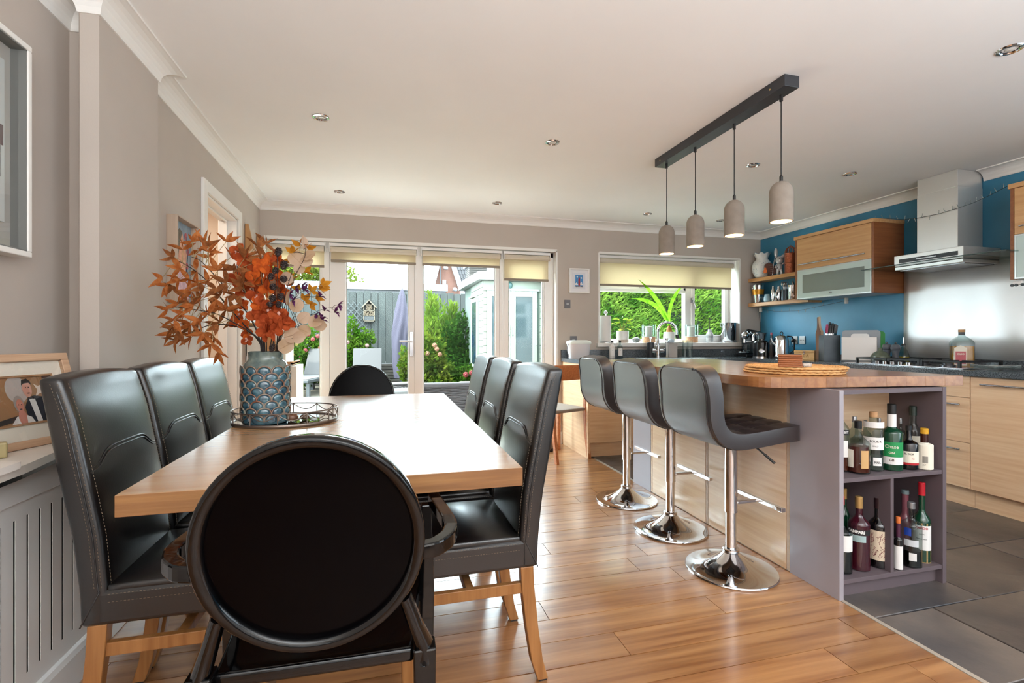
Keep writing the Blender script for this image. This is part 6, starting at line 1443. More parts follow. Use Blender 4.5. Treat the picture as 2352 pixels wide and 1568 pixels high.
# orange blooms
blooms = [('tallest orange bloom spray near the doorway head', [(600, 760), (590, 700), (575, 650)], [(548, 580), (560, 595), (572, 630), (590, 620), (600, 645), (560, 665), (545, 640), (580, 665)], -.02),
 ('orange bloom spray at the centre of the bouquet', [(612, 770), (605, 700), (600, 640)], [(600, 610), (620, 600), (625, 625), (605, 650), (585, 640), (615, 665), (590, 680), (600, 700)], -.07),
 ('large rust-orange bloom cluster hanging low over the vase mouth', [(622, 790), (625, 760), (620, 735)], [(600, 720), (620, 712), (640, 720), (610, 740), (630, 745), (650, 735), (612, 765), (630, 762), (660, 740), (590, 725)], -.09),
 ('bright orange bloom spray left of centre with small petals', [(605, 780), (590, 755), (575, 730)], [(548, 725), (560, 745), (540, 740), (570, 765), (560, 700), (570, 780)], .02),
 ('orange bloom spray behind the pine cones', [(628, 780), (632, 700), (630, 640)], [(628, 590), (640, 600), (645, 640), (650, 680), (640, 660), (655, 650)], .05)]
for bi, (lab, path, cl, off) in enumerate(blooms):
    P0 = [root(618+bi*3)]+[V(x, y, off*(i+1)/len(path)) for i, (x, y) in enumerate(path)]
    t, Cc, p0 = spray('orange_bloom', lab, P0, .0024, M_stemd)
    for (x, y) in cl:
        p = V(x, y, off+rr.uniform(-.025, .025))-p0; twig(t, Cc[rr.randrange(len(Cc)//2, len(Cc))], p, .001)
        n = 4; base = rr.uniform(0, 6)
        for q in range(n):
            a = base+2*PI*q/n; u = Vector((RV.x, RV.y, 0)); dd = u*math.cos(a)+Vector((0, 0, 1))*math.sin(a)+CAMD*rr.uniform(0, .45)
            put('orange2' if (bi in (1, 3, 4) and rr.random() < .6) else 'orange', t, p, dd, rr.uniform(-.4, .4)+PI/2, rr.uniform(.8, 1.05)*(1.0 if bi != 3 else .75))
        if rr.random() < .35:
            m = MB(); 
            for q in range(5): m.ell(p+CAMD*.006+Vector((rr.uniform(-.007, .007), 0, rr.uniform(-.007, .007))), (.004, .002, .004), 6, 4)
            obj('flower_centre', m, mat('pink_stamen', '#d8a898', .7), t)
# beige eucalyptus
beig = [('tall beige eucalyptus stem with round leaves reaching highest on the right', [(640, 780), (655, 700), (680, 630), (700, 590), (700, 560)], [(697, 555, 0, 1.1), (712, 585, .6, 1), (678, 592, -.8, 1.25), (705, 600, .3, 1), (690, 615, .5, .9), (660, 640, -.4, 1.1)], .0),
 ('beige eucalyptus stem leaning behind the orange blooms', [(630, 780), (628, 690), (612, 620), (600, 590)], [(590, 585, -1, 1), (600, 605, .4, 1.15), (615, 600, .9, 1.0), (622, 650, .2, 1)], .03),
 ('beige eucalyptus stem bending right with broad leaves', [(640, 785), (660, 760), (690, 748), (720, 742)], [(725, 738, .1, 1.15), (735, 745, -.2, 1.1), (700, 728, .7, 1), (680, 700, 1.2, 1.1), (665, 685, 1.5, 1.2), (700, 760, -.4, 1.0)], -.04),
 ('beige leaf stem lying low over the right of the vase rim', [(640, 795), (655, 790), (668, 782)], [(670, 770, .3, 1.25), (655, 795, .5, 1.2), (690, 775, .1, 1.0)], -.07)]
for bi, (lab, path, cl, off) in enumerate(beig):
    P0 = [root(632+bi*4)]+[V(x, y, off*(i+1)/len(path)) for i, (x, y) in enumerate(path)]
    t, Cc, p0 = spray('eucalyptus_stem', lab, P0, .0022, mat('brown_stem', '#4a3428', .6))
    for (x, y, a, sc) in cl:
        p = V(x, y, off)-p0; u = Vector((RV.x, RV.y, 0)); dd = u*math.cos(a)+Vector((0, 0, 1))*math.sin(a)
        if a == 0 and sc == 1.1: dd = Vector((0, 0, 1))
        b_ = p-dd*.03; k = min(range(len(Cc)), key=lambda i: (Cc[i]-b_).length); twig(t, Cc[k], b_, .0011, M_stemd)
        put('beige', t, b_, dd+CAMD*rr.uniform(-.2, .2), PI/2+rr.uniform(-.5, .5), sc)
# pine cone stems
t, Cc, p0 = spray('pine_cone_stem', 'dark stem carrying pine cones up through the middle of the bouquet', [root(632), V(636, 790, -.03), V(638, 700, -.08), V(637, 580, -.09)], .0030)
t2, Cc2, p02 = spray('pine_cone_stem', 'second dark cone stem leaning right of the first', [root(636), V(642, 790, -.03), V(650, 700, -.08), V(672, 620, -.09)], .0026)
def cone(par, p, L, R, ax=Vector((0, 0, 1))):
    m = MB(); q = ax.to_track_quat('Z', 'X').to_matrix()
    m.ell(p, (R*.6, R*.6, L*.5), 10, 7, q)
    for r in range(8):
        zz = -L/2+L*(r+.5)/8; rad = R*math.sin(PI*(r+.8)/9.2)**.7
        for k in range(9):
            a = 2*PI*(k+.5*(r % 2))/9; o = Vector((rad*.45*math.cos(a), rad*.45*math.sin(a), zz)); o2 = Vector((rad*math.cos(a), rad*math.sin(a), zz+L*.05)); sd = Vector((-math.sin(a), math.cos(a), 0))*R*.28
            m.add([p+q @ (o+sd), p+q @ (o-sd), p+q @ (o2-sd*.7), p+q @ (o2+sd*.7), p+q @ (o2+Vector((0, 0, .002))-sd*.6), p+q @ (o2+Vector((0, 0, .002))+sd*.6)], [(0, 1, 2, 3), (3, 2, 4, 5), (0, 1, 4, 5)])
    obj('pine_cone', m, M_cone, par)
for (x, y, L, R, who) in ((639, 580, .034, .014, 0), (652, 610, .034, .016, 1), (622, 636, .026, .014, 0), (632, 622, .026, .013, 0), (652, 642, .024, .014, 1), (628, 660, .024, .013, 0), (626, 686, .026, .015, 0), (645, 682, .026, .015, 1), (620, 700, .02, .012, 0), (640, 700, .024, .013, 1), (625, 800, .03, .012, 0)):
    T_, P_, CC = (t, p0, Cc) if who == 0 else (t2, p02, Cc2)
    p = V(x, y, -.10)-P_; k = min(range(len(CC)), key=lambda i: (CC[i]-p).length); twig(T_, CC[k], p, .0012, M_stemd); cone(T_, p, L, R, Vector((rr.uniform(-.5, .5), 0, 1)).normalized())
# ochre leaves and purple daisies at the right
for bi, (lab, path, cl) in enumerate([('ochre leaved twig with pointed leaves right of the cones', [(645, 780), (680, 720), (705, 680), (735, 655)], [(740, 655), (715, 670), (725, 685), (700, 690), (712, 700), (690, 665), (735, 665)]),
                                      ('ochre leaved twig high behind the beige leaves', [(642, 780), (665, 680), (690, 600)], [(690, 565), (675, 580), (705, 570), (688, 610), (700, 625), (670, 600), (672, 640)])]):
    P0 = [root(640)]+[V(x, y, .03) for x, y in path]; t, Cc, p0 = spray('ochre_twig', lab, P0, .0016, M_steml)
    for (x, y) in cl: p = V(x, y, .03+rr.uniform(-.03, .03))-p0; k = min(range(len(Cc)), key=lambda i: (Cc[i]-p).length); k = max(4, k-3); twig(t, Cc[k], p, .0009); trio(t, p, p-Cc[k], 'ochre', 1.0)
for bi, (lab, path, cl) in enumerate([('purple daisy spray reaching furthest right past the door frame', [(648, 790), (690, 740), (735, 712), (775, 705)], [(778, 700), (770, 716), (745, 712), (738, 728), (725, 722), (740, 735)]),
                                      ('purple daisy spray close behind the beige leaves', [(644, 790), (660, 720), (685, 670)], [(665, 675), (680, 660), (695, 655), (700, 665), (672, 690), (655, 685), (735, 680)])]):
    P0 = [root(645)]+[V(x, y, -.02) for x, y in path]; t, Cc, p0 = spray('purple_daisy_spray', lab, P0, .0014, M_stemd)
    for (x, y) in cl:
        p = V(x, y, -.02+rr.uniform(-.03, .03))-p0; k = min(range(len(Cc)), key=lambda i: (Cc[i]-p).length); k = max(4, k-4); twig(t, Cc[k], p, .0008, M_stemd)
        d0 = Vector((RV.x*rr.uniform(.2, 1), 0, rr.uniform(-.3, .8))).normalized()
        for q in range(9): a = 2*PI*q/9; e1 = d0.cross(CAMD).normalized(); e2 = d0.cross(e1); put('purple', t, p, d0*.55+e1*math.cos(a)+e2*math.sin(a), 0, 1.0)
        m = MB(); m.ell(p, (.004, .004, .004), 8, 6); obj('flower_centre', m, M_cone, t)
# small wooden chair standing behind the right-hand row, by the patio doors
t = thing('spare_chair', 'cherry wood chair with curved top rail behind the leather chairs, by the sink run', 'chair', (1.545, 4.30, 0), rz=PI*.5+.35)
M_ch = wood('cherry_chair_wood', '#a8623a', '#bf7a4c', .35, 'x', 1)
def fbk(u, v, w): return (-.20+.025*(2*v-1)**2*1.2+w*.018-.05*u, (v-.5)*.42, .72+.14*u)
m = MB(); m.gbox(3, 10, 1, fbk); obj('top_rail', m, M_ch, t, bevel=.004)
m = MB(); m.box(-.20, .22, -.21, .21, .43, .46); obj('seat', m, mat('taupe_seat_pad', '#8f8378', .8), t, bevel=.01)
for sy in (-1, 1):
    m = MB(); m.loft([[(x+a, sy*.19+b, z) for a, b in ((-.017, -.014), (.017, -.014), (.017, .014), (-.017, .014))] for x, z in ((-.24, 0), (-.20, .25), (-.19, .46), (-.205, .74))], smooth=False); obj('rear_leg', m, M_ch, t, bevel=.003, fixn=True)
    m = MB(); m.loft([[(.19+a, sy*.19+b, z) for a, b in ((-.015, -.015), (.015, -.015), (.015, .015), (-.015, .015))] for z in (0, .43)], smooth=False); obj('front_leg', m, M_ch, t, bevel=.003, fixn=True)
# dark shoe on the floor under that chair
P = PZ(1266, 1030, 0); t = thing('leather_shoe', 'single dark leather shoe on the floor by the patio doors', 'shoe', (P.x, P.y, 0), rz=.9)
m = MB(); m.gbox(10, 6, 5, lambda u, v, w: ((u-.5)*.27, (v-.5)*(.09+.02*math.sin(PI*u))*(1-.35*w*w), .012+w*(.055+.045*max(0, 1-u*2)))); obj('upper', m, mat('dark_brown_shoe', '#3a2a26', .3), t, bevel=.012)
m = MB(); m.gbox(8, 4, 1, lambda u, v, w: ((u-.5)*.28, (v-.5)*(.095+.02*math.sin(PI*u)), w*.012)); obj('sole', m, M_black, t)
# ================================================================ GARDEN
GZ = -.08
TONE = 0.161  # darkens garden colours to balance the strong sky against the room
gm = MB(); gm.box(-14, 16, 5.07, 40, GZ-.2, GZ-.02); struct('ground', gm, mat('garden_soil', '#4a3d2e', .95, var=.2, scale=2))
gm = MB(); gm.box(-9, 9, 7.4, 9.78, GZ-.03, GZ); lawn = struct('lawn', gm, mat('lawn_green', '#5d8a2c', .95, var=.25, scale=8))
rr = random.Random(8); m = MB(); vs = []; fs = []
for i in range(9000):
    x = rr.uniform(-5.5, 1.5); y = rr.uniform(7.6, 9.75); a = rr.uniform(0, 6.28); h = rr.uniform(.03, .07); w = .006; b = len(vs)
    vs += [(x-w*math.cos(a), y-w*math.sin(a), GZ), (x+w*math.cos(a), y+w*math.sin(a), GZ), (x+rr.uniform(-.02, .02), y+rr.uniform(-.02, .02), GZ+h)]; fs.append((b, b+1, b+2))
m.add(vs, fs); obj('grass', m, translucent('grass_blade', '#6b9a2e', .4, '#8fb840', 3), kind='stuff', label='short sunlit lawn grass before the patio slabs', cat='grass')
# patio slabs: near terrace and far sandstone patio
pv = MB(); pv.box(-9, 6, 9.78, 12.62, GZ-.1, GZ-.012); pat = struct('patio', pv, mat('patio_joint', '#6a6255', .95))
M_sand = mat('sandstone_slab', '#b5a684', .85, col2='#8f7f66', scale=3, rand=.2, bump=.3, bscale=20)
for i in range(13):
    for j in range(5):
        m = MB(); x0 = -5.6+.62*i+.2*(j % 2); y0 = 9.8+.56*j; m.box(x0+.006, x0+.614, y0+.006, y0+.554, GZ-.012, GZ+.012+rr.uniform(-.003, .003)); obj('paving_slab', m, M_sand, pat, bevel=.004, seg=1)
TONE = 1.0
tv = MB(); tv.box(-2.6, 4.6, 5.07, 7.4, GZ-.1, GZ-.012); ter = struct('terrace', tv, mat('patio_joint', '#6a6255'))
for i in range(12):
    for j in range(4):
        m = MB(); x0 = -2.6+.6*i; y0 = 5.08+.58*j; m.box(x0+.005, x0+.595, y0+.005, y0+.575, GZ-.012, GZ+.010); obj('paving_slab', m, mat('pale_concrete_slab', '#c9c4ba', .85, rand=.12, col2='#b5afa4', scale=4), ter)
TONE = 0.161
# fence: feather edge boards
FYc = 12.9; fn = thing('garden_fence', 'tall grey-green board fence across the end of the garden', 'fence', (0, FYc, 0))
M_fence = mat('grey_green_fence', '#767f7a', .9, col2='#646c68', scale=2, rand=.13, bump=.2, bscale=14, stretch=(4, 4, .6))
x = -7.2; k = 0
while x < 5.2:
    w = .176; m = MB(); m.box(0, w-.012, -.012, .006, .45, 2.28+.012*((k*7) % 3-1)); obj('fence_board', m, M_fence, fn, loc=(x, 0, 0), bevel=.003, seg=1); x += w; k += 1
m = MB(); m.box(-7.2, 5.2, .012, .04, .5, 2.24); obj('fence_backing', m, mat('fence_shadow_board', '#3a4140', .9), fn)  # dark backing colours in the shade of the gaps between boards
for xx in (-6.9, -4.5, -2.05, .42, 2.9):
    m = MB(); m.box(xx-.05, xx+.05, -.035, .05, -.08, 2.32); obj('fence_post', m, mat('brown_post', '#8b7d70', .9), fn, bevel=.004)
rw = thing('retaining_wall', 'low retaining wall of dark stacked sleepers below the fence', 'retaining wall', (0, 12.64, 0))
for j in range(7):
    m = MB(); m.box(-7.2, 5.2, -.03, .03, GZ+.01+j*.076, GZ+.01+j*.076+.062); obj('sleeper', m, mat('dark_sleeper', '#6f6455', .9, rand=.15, var=.2, scale=6), rw, loc=(0, rr.uniform(-.008, .008), 0), bevel=.004, seg=1)
m = MB(); m.box(-7.2, 5.2, 12.68, 12.88, GZ, .44); struct('bank', m, mat('garden_soil', '#4a3d2e'), label='soil bank behind the sleepers')
# trellis
p0 = PY(793, 800, FYc-.05); p1 = PY(846, 694, FYc-.05); t = thing('trellis', 'grey diamond lattice trellis fixed to the fence', 'trellis', (p0.x, FYc-.05, p0.z)); w = p1.x-p0.x; h = p1.z-p0.z
w0 = w; nx = 4; st = w/nx
for s_ in (1, -1):
    for i in range(-12, 16):
        a = Vector((i*st, 0, 0)); b = Vector((i*st+s_*h*.9, 0, h)); # clip to width
        pts = []
        for q in range(41):
            p = a.lerp(b, q/40)
            if 0 <= p.x <= w: pts.append(p)
        if len(pts) > 2: m = MB(); m.bar(pts[0]+Vector((0, .004*s_, 0)), pts[-1]+Vector((0, .004*s_, 0)), .016, .007, up=(0, 1, 0)); obj('lattice_strip', m, mat('trellis_grey', '#8f9a9a', .8), t)
# bug hotel
p = PY(848, 738, FYc-.06); s = depth(p)/1121; t = thing('insect_hotel', 'pale wooden insect house with pitched roof hung on the fence', 'insect house', (p.x, FYc-.10, p.z)); M_bh = mat('pale_softwood', '#c9b79a', .8)
W_, H_ = 12.5*s, 33*s; m = MB(); m.box(-W_, -W_+.02, -.07, .07, 0, H_); m.box(W_-.02, W_, -.07, .07, 0, H_); m.box(-W_, W_, -.07, .07, 0, .02); m.box(-W_, W_, -.07, .07, H_*.36, H_*.40); m.box(-W_, W_, -.07, .07, H_*.72, H_*.76); m.box(-W_, W_, .05, .07, 0, H_)
obj('house_frame', m, M_bh, t)
m = MB(); m.bar((-16*s, 0, 31*s), (0, 0, 48*s), .025, .2, up=(0, 1, 0)); m.bar((16*s, 0, 31*s), (0, 0, 48*s), .025, .2, up=(0, 1, 0)); obj('roof', m, M_bh, t)
m = MB()
for (z0, z1) in ((H_*.42, H_*.70), (H_*.78, H_*1.15)):
    for i in range(60): xx = rr.uniform(-W_*.8, W_*.8)*(1 if z1 < H_ else .6); zz = rr.uniform(z0, z1); m.ell((xx, -.06, zz), (.018, .012, .018), 6, 4)
obj('filling', m, mat('cane_filling', '#a58a66', .8, rand=.1, var=.3, scale=60), t, kind='stuff')
m = MB(); m.box(-W_*.8, W_*.8, -.065, -.05, .03, H_*.34); obj('slate_front', m, mat('dark_grille', '#6a6f70', .7), t)
# covered parasol
b = PY(922, 868, 11.2); s = depth(b)/1121; t = thing('covered_parasol', 'closed garden parasol under a pale lilac fabric cover', 'parasol', (b.x, 11.2, GZ))
m = MB(); rings = []; z0 = b.z-GZ
for i in range(25):
    u = i/24; z = z0+206*s*u; r = (4.5+15.5*math.sin(PI*min(1, u*.92+.10))**.8*(1 if u < .6 else 1-.45*(u-.6)/.4))*s
    if u > .93: r *= max(.12, 1-((u-.93)/.07)**2)
    cx = (-4+6*u)*s; rings.append([(cx+r*(1+.10*math.sin(3*a+5*u)+.13*math.sin(7*a+2.5*math.sin(5*u)))*math.cos(a), r*(1+.1*math.sin(3*a+5*u)+.13*math.sin(7*a+2.5*math.sin(5*u)))*math.sin(a), z) for a in [2*PI*k/28 for k in range(56)]])
m.loft(rings); obj('cover', m, mat('lilac_cover_fabric', '#b9afd0', .8), t)
m = MB(); m.tube([(0, 0, .05), (0, 0, z0+.1)], .03, 10); m.box(-.35, .35, -.35, .35, 0, .06); obj('parasol_base', m, mat('grey_base', '#6d7478', .6), t)
# loungers
def lounger(loc, rz, label, zs=1.0):
    t = thing('sun_lounger', label, 'sun lounger', loc, rz, group='grey sun loungers on the far patio'); M_f = mat('grey_alu_frame', '#6d7173', .5); M_s = mat('grey_sling', '#8d8785', .8)
    m = MB(); m.box(-.33, .33, -1.3, .55, .30, .36); obj('frame', m, M_f, t, bevel=.01)
    for x in (-.3, .3):
        for y in (-1.22, .45):
            m = MB(); m.box(x-.03, x+.03, y-.03, y+.03, 0, .30); obj('leg', m, M_f, t)
    m = MB(); m.box(-.29, .29, -1.25, .0, .362, .372); obj('sling_seat', m, M_s, t)
    m = MB(); m.add([(-.31, .0, .37), (.31, .0, .37), (.31, .30, .93), (-.31, .30, .93), (-.31, .03, .37), (.31, .03, .37), (.31, .33, .93), (-.31, .33, .93)], [(0, 1, 2, 3), (7, 6, 5, 4), (0, 4, 5, 1), (2, 6, 7, 3), (1, 5, 6, 2), (0, 3, 7, 4)]); obj('sling_back', m, M_s, t, bevel=.01)
p = PY(722, 900, 11.3); lounger((p.x+.06, 11.35, GZ+.012), -.25, 'grey sun lounger with raised back seen left of the door frame')
p = PY(843, 900, 11.2); lounger((p.x, 11.25, GZ+.012), 0.0, 'grey sun lounger showing only its headrest behind the oval chair')
# ---- foliage
def foliage(mb, c, r, n, ls, seed, shell=.55, asp=1.8, droop=0.0, vert=0.0):
    rq = random.Random(seed); vs = []; fs = []; c = Vector(c)
    for i in range(n):
        while True:
            p = Vector((rq.uniform(-1, 1), rq.uniform(-1, 1), rq.uniform(-1, 1)))
            if shell < p.length <= 1: break
        bump_ = 1+.12*math.sin(5*p.x+seed)+.12*math.sin(6*p.z+2*p.y+seed)
        q = c+Vector((p.x*r[0], p.y*r[1], p.z*r[2]))*bump_
        d = Vector((rq.gauss(0, 1)+p.x, rq.gauss(0, 1)+p.y, rq.gauss(0, 1)*(1-vert)+vert*2.2-droop)).normalized(); e = d.orthogonal().normalized(); e = Matrix.Rotation(rq.uniform(0, 6.28), 3, d) @ e
        L = ls*rq.uniform(.7, 1.4); w = L/asp/2; b = len(vs)
        nn = d.cross(e)*L*.08
        vs += [q, q+d*L*.5+e*w+nn, q+d*L, q+d*L*.5-e*w+nn]; fs.append((b, b+1, b+2, b+3))
    mb.add(vs, fs)
def bush(name, label, c, blobs, mt, stem=True, flowers=None, cat='bush', group=None):
    t = thing(name, label, cat, c, group=group); m = MB()
    for i, (dx, dy, dz, rx_, ry_, rz_, n, ls, asp, vert) in enumerate(blobs): foliage(m, (dx, dy, dz), (rx_, ry_, rz_), n, ls, i*7+int(abs(c[0])*13), .35, asp, 0, vert)
    obj('foliage', m, mt, t, kind='stuff')
    m = MB(); rq = random.Random(5)
    for (dx, dy, dz, rx_, ry_, rz_, n, ls, asp, vert) in blobs:
        for k in range(4): m.tube([(dx+rq.uniform(-.1, .1), dy, 0), (dx+rq.uniform(-.5, .5)*rx_, dy, dz), (dx+rq.uniform(-.7, .7)*rx_, dy+rq.uniform(-.3, .3)*ry_, dz+rz_*.6)], [.02, .012, .005], 6)
    obj('stems', m, mat('bush_stem', '#5a4330', .9), t)
    if flowers:
        for k, (col, pts, rad) in enumerate(flowers):
            for (dx, dy, dz) in pts:
                m = MB()
                for q in range(7): a = 2*PI*q/7; m.ell((rad*.5*math.cos(a), -.3*rad, rad*.5*math.sin(a)), (rad*.5, rad*.3, rad*.5), 6, 4)
                m.ell((0, -.5*rad, 0), rad*.45, 8, 5); obj('flower', m, mat('flower_'+col.strip('#'), col, .7), t, loc=(dx, dy, dz))
    return t
TONE = 0.260
L_dark = translucent('dark_green_leaf', '#2d5a1d', .3, '#4b7a2a', 4); L_mid = translucent('mid_green_leaf', '#4d7f24', .35, '#7aa336', 4); L_lime = translucent('lime_conifer_leaf', '#7fae35', .4, '#a9c94c', 4); L_yel = translucent('yellow_green_leaf', '#9aa83a', .4, '#5f8a30', 5); TONE = 0.395; L_hedge = translucent('hedge_conifer_leaf', '#4b7a2c', .3, '#93b84c', 2.6); TONE = 0.260; L_tree = translucent('tree_leaf_yellowish', '#a7b04a', .4, '#7f9a3a', 3)
TONE = 0.161
def bp(px, Y, z=GZ): return (PY(px, 700, Y).x, Y, z)
bush('conifer_bush', 'feathery lime-green conifer bush behind the roses, left of the summerhouse', bp(1005, 10.6), [(0, 0, 1.1, .45, .4, .75, 2600, .11, 3.2, .75), (.25, -.05, .75, .45, .4, .6, 1800, .10, 3.0, .6), (-.12, 0, 1.75, .12, .12, .35, 350, .13, 4, .9), (.35, 0, 1.6, .10, .1, .32, 300, .13, 4, .9)], L_lime)
bush('laurel_bush', 'dark glossy leaved bush against the left wall of the summerhouse', bp(1058, 10.1), [(0, 0, 1.05, .36, .4, .70, 2600, .075, 1.7, .2), (-.1, -.2, .45, .5, .35, .5, 2200, .075, 1.6, .1)], L_dark)
pr = [(.02, -.42, .50), (.11, -.45, .53)]
bush('rose_bush', 'low rose bush with two red blooms at the foot of the laurel', bp(1052, 9.3), [(0, 0, .32, .42, .3, .36, 1700, .07, 1.5, .2)], L_mid, flowers=[('#d8232f', [(.10, -.30, .50), (.21, -.30, .53)], .055)])
bush('rose_bush', 'tall yellowish rose bush with orange blooms right of the door handle', bp(985, 9.2), [(0, 0, .8, .27, .25, .42, 1500, .075, 1.5, .3), (.1, 0, .35, .36, .3, .42, 1700, .075, 1.5, .2)], L_yel, flowers=[('#e89a6a', [(.08, -.25, 1.05), (.12, -.25, .98), (-.05, -.25, .9), (.18, -.22, .88)], .045), ('#e8cf4a', [(-.18, -.2, .6), (-.14, -.2, .35)], .04)])
bush('geranium_bush', 'bushy plant with red blooms behind the left lounger', bp(712, 12.0), [(0, 0, .85, .42, .3, .50, 2200, .07, 1.5, .2), (-.05, -.1, .4, .3, .25, .4, 900, .07, 1.5, .1)], L_mid, flowers=[('#d8342f', [(-.15, -.28, 1.20), (.0, -.28, 1.26), (.1, -.28, 1.15), (.2, -.26, 1.22), (-.28, -.2, 1.0), (.25, -.25, .95), (-.05, -.3, .9), (-.2, -.3, .75)], .05)])
bush('sunflower_plant', 'tall plant with a yellow sunflower beside the blue vase', bp(672, 11.2), [(0, 0, .75, .14, .14, .5, 420, .10, 1.4, .0)], L_mid, flowers=[('#f0b21e', [(-.02, -.15, .83)], .085), ('#e8cf4a', [(-.05, -.12, 1.02), (.1, -.12, 1.05)], .04)])
bush('rose_bush', 'rose shrub with pale pink blooms climbing under the trellis', bp(822, 12.3), [(0, 0, .8, .40, .25, .42, 2000, .075, 1.5, .3), (-.12, 0, 1.25, .16, .12, .38, 380, .07, 1.6, .6), (.18, 0, 1.15, .2, .12, .25, 380, .07, 1.6, .6)], L_mid, flowers=[('#e3a79a', [(-.22, -.2, 1.08), (.3, -.2, .86), (.0, -.25, .7), (.22, -.2, 1.0)], .05)])
bush('garden_tree', 'yellow-green tree rising beyond the fence at the far left', bp(700, 18, GZ), [(0, 0, 3.2, 1.6, 1.2, 1.3, 5200, .17, 2.2, .2), (-.9, 0, 2.6, 1.2, 1, 1.1, 2500, .17, 2.2, .2)], L_tree, cat='tree')
P = bp(932, 10.0); t = thing('teal_planter', 'teal planter with yellow-leaved shrub half behind the door stile', 'planter', P)
m = MB(); m.lathe([(.13, 0), (.17, .26), (.18, .27), (.17, .30), (.16, .28)], n=24); obj('pot', m, mat('teal_pot', '#4f8f88', .5), t)
m = MB(); foliage(m, (0, 0, .6), (.14, .14, .38), 650, .07, 3, .2, 1.5, 0, .4); obj('foliage', m, L_yel, t, kind='stuff')
# plant pots for the conifer (olive tree) not shown
# hedge behind the kitchen window
t = thing('conifer_hedge', 'tall clipped conifer hedge filling the view from the sink window', 'hedge', (5.0, 7.8, GZ))
rq = random.Random(77); m = MB(); vs = []; fs = []
for i in range(42000):
    x = rq.uniform(-2.2, 2.6); z = rq.uniform(.6, 3.0); y = rq.uniform(-.22, .10)+.10*math.sin(x*3.1+z)+.08*math.sin(z*5+x*2)
    d = Vector((rq.gauss(.5, .5), rq.gauss(-.8, .4), rq.gauss(.6, .5))).normalized(); e = Matrix.Rotation(rq.uniform(0, 6.28), 3, d) @ d.orthogonal().normalized(); L = rq.uniform(.05, .115); w = L*.12; b = len(vs); q = Vector((x, y, z))
    vs += [q, q+d*L*.5+e*w, q+d*L, q+d*L*.5-e*w]; fs.append((b, b+1, b+2, b+3))
m.add(vs, fs); obj('foliage', m, L_hedge, t, kind='stuff')
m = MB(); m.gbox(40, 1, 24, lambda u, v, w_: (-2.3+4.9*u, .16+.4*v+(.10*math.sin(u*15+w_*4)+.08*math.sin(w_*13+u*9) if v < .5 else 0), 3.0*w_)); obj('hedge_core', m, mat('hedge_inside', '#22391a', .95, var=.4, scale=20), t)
# slatted fence glimpsed beside the hedge
t = thing('side_fence', 'pale weathered fence panel glimpsed right of the hedge through the window', 'fence', (7.0, 8.6, GZ))
for k in range(9):
    m = MB(); m.box(-.6+k*.15, -.46+k*.15, 0, .02, .0, 1.75); obj('fence_board', m, mat('weathered_board', '#a39a8c', .9, rand=.12), t)
# ---- summerhouse
SY = 8.3; xa = PY(1110, 700, SY).x; xb = PY(1262, 700, SY).x+.15; pl = PY(1083, 700, 9.45)
sh = thing('summerhouse', 'pale sage-green corner summerhouse with glazed double doors', 'summerhouse', (0, 0, GZ))
TONE = 0.286
M_sage = mat('sage_green_paint', '#c4cdba', .7, rand=.04); M_whf = mat('white_fascia', '#e9ebef', .5); M_dg = mat('dark_window_glass', '#5e7176', .08, spec=.8)
ht = 2.20; TONE = 0.161
def zpx(py, Y, px): P = PY(px, py, Y); return P.z-GZ
# body
m = MB(); m.prism([(xa, SY), (xb, SY), (xb, SY+1.9), (pl.x, SY+1.9), (pl.x, 9.45)], 'z', .0, ht-.02); 
bd = obj('cabin_body', m, mat('sage_green_shadow', '#9fbba6', .8), sh)  # darker sage copy, shade behind the cladding put into the colour
def boards(x0, x1, y0, y1, z0, z1, off=.012, gaps=()):
    n = int((z1-z0)/.115)
    for k in range(n):
        za = z0+k*(z1-z0)/n; zb = za+(z1-z0)/n-.006; m = MB()
        m.bar((x0, y0, (za+zb)/2), (x1, y1, (za+zb)/2), off*2, zb-za); obj('cladding_board', m, M_sage, sh, bevel=.004, seg=1)
fz0 = 2.0
boards(xa, xb, SY, SY, fz0, ht-.02); dx0 = PY(1118, 700, SY).x; dx1 = PY(1232, 700, SY).x
boards(dx1+.06, xb, SY, SY, .1, fz0); boards(xa, dx0, SY, SY, .1, fz0)
dl_ = Vector((xa-pl.x, SY-9.45, 0)); 
boards(pl.x, xa, 9.45, SY, .1, ht-.02)
# angled window in left wall
pA = Vector((pl.x, 9.45, 0)).lerp(Vector((xa, SY, 0)), .28); pB = Vector((pl.x, 9.45, 0)).lerp(Vector((xa, SY, 0)), .72); nrm = Vector((-(xa-pl.x), 0, 0)); nn = Vector((dl_.y, -dl_.x, 0)).normalized()
m = MB(); m.bar(pA+nn*.03+Vector((0, 0, 1.27)), pB+nn*.03+Vector((0, 0, 1.27)), .05, 1.25); wf = obj('side_window', m, M_sage, sh, bevel=.005)
pA2 = pA.lerp(pB, .12); pB2 = pA.lerp(pB, .88); m = MB(); m.bar(pA2+nn*.056+Vector((0, 0, 1.27)), pB2+nn*.056+Vector((0, 0, 1.27)), .012, 1.13); obj('window_pane', m, mat('painted_reflection_glass', '#40628a', .06, spec=.9, col2='#7c8f7a', scale=3), wf)  # blue and green mottling paints reflections into the pane
m = MB(); m.bar(pA+nn*.08+Vector((0, 0, 1.93)), pB+nn*.08+Vector((0, 0, 1.93)), .06, .03); obj('window_hood', m, M_sage, sh)
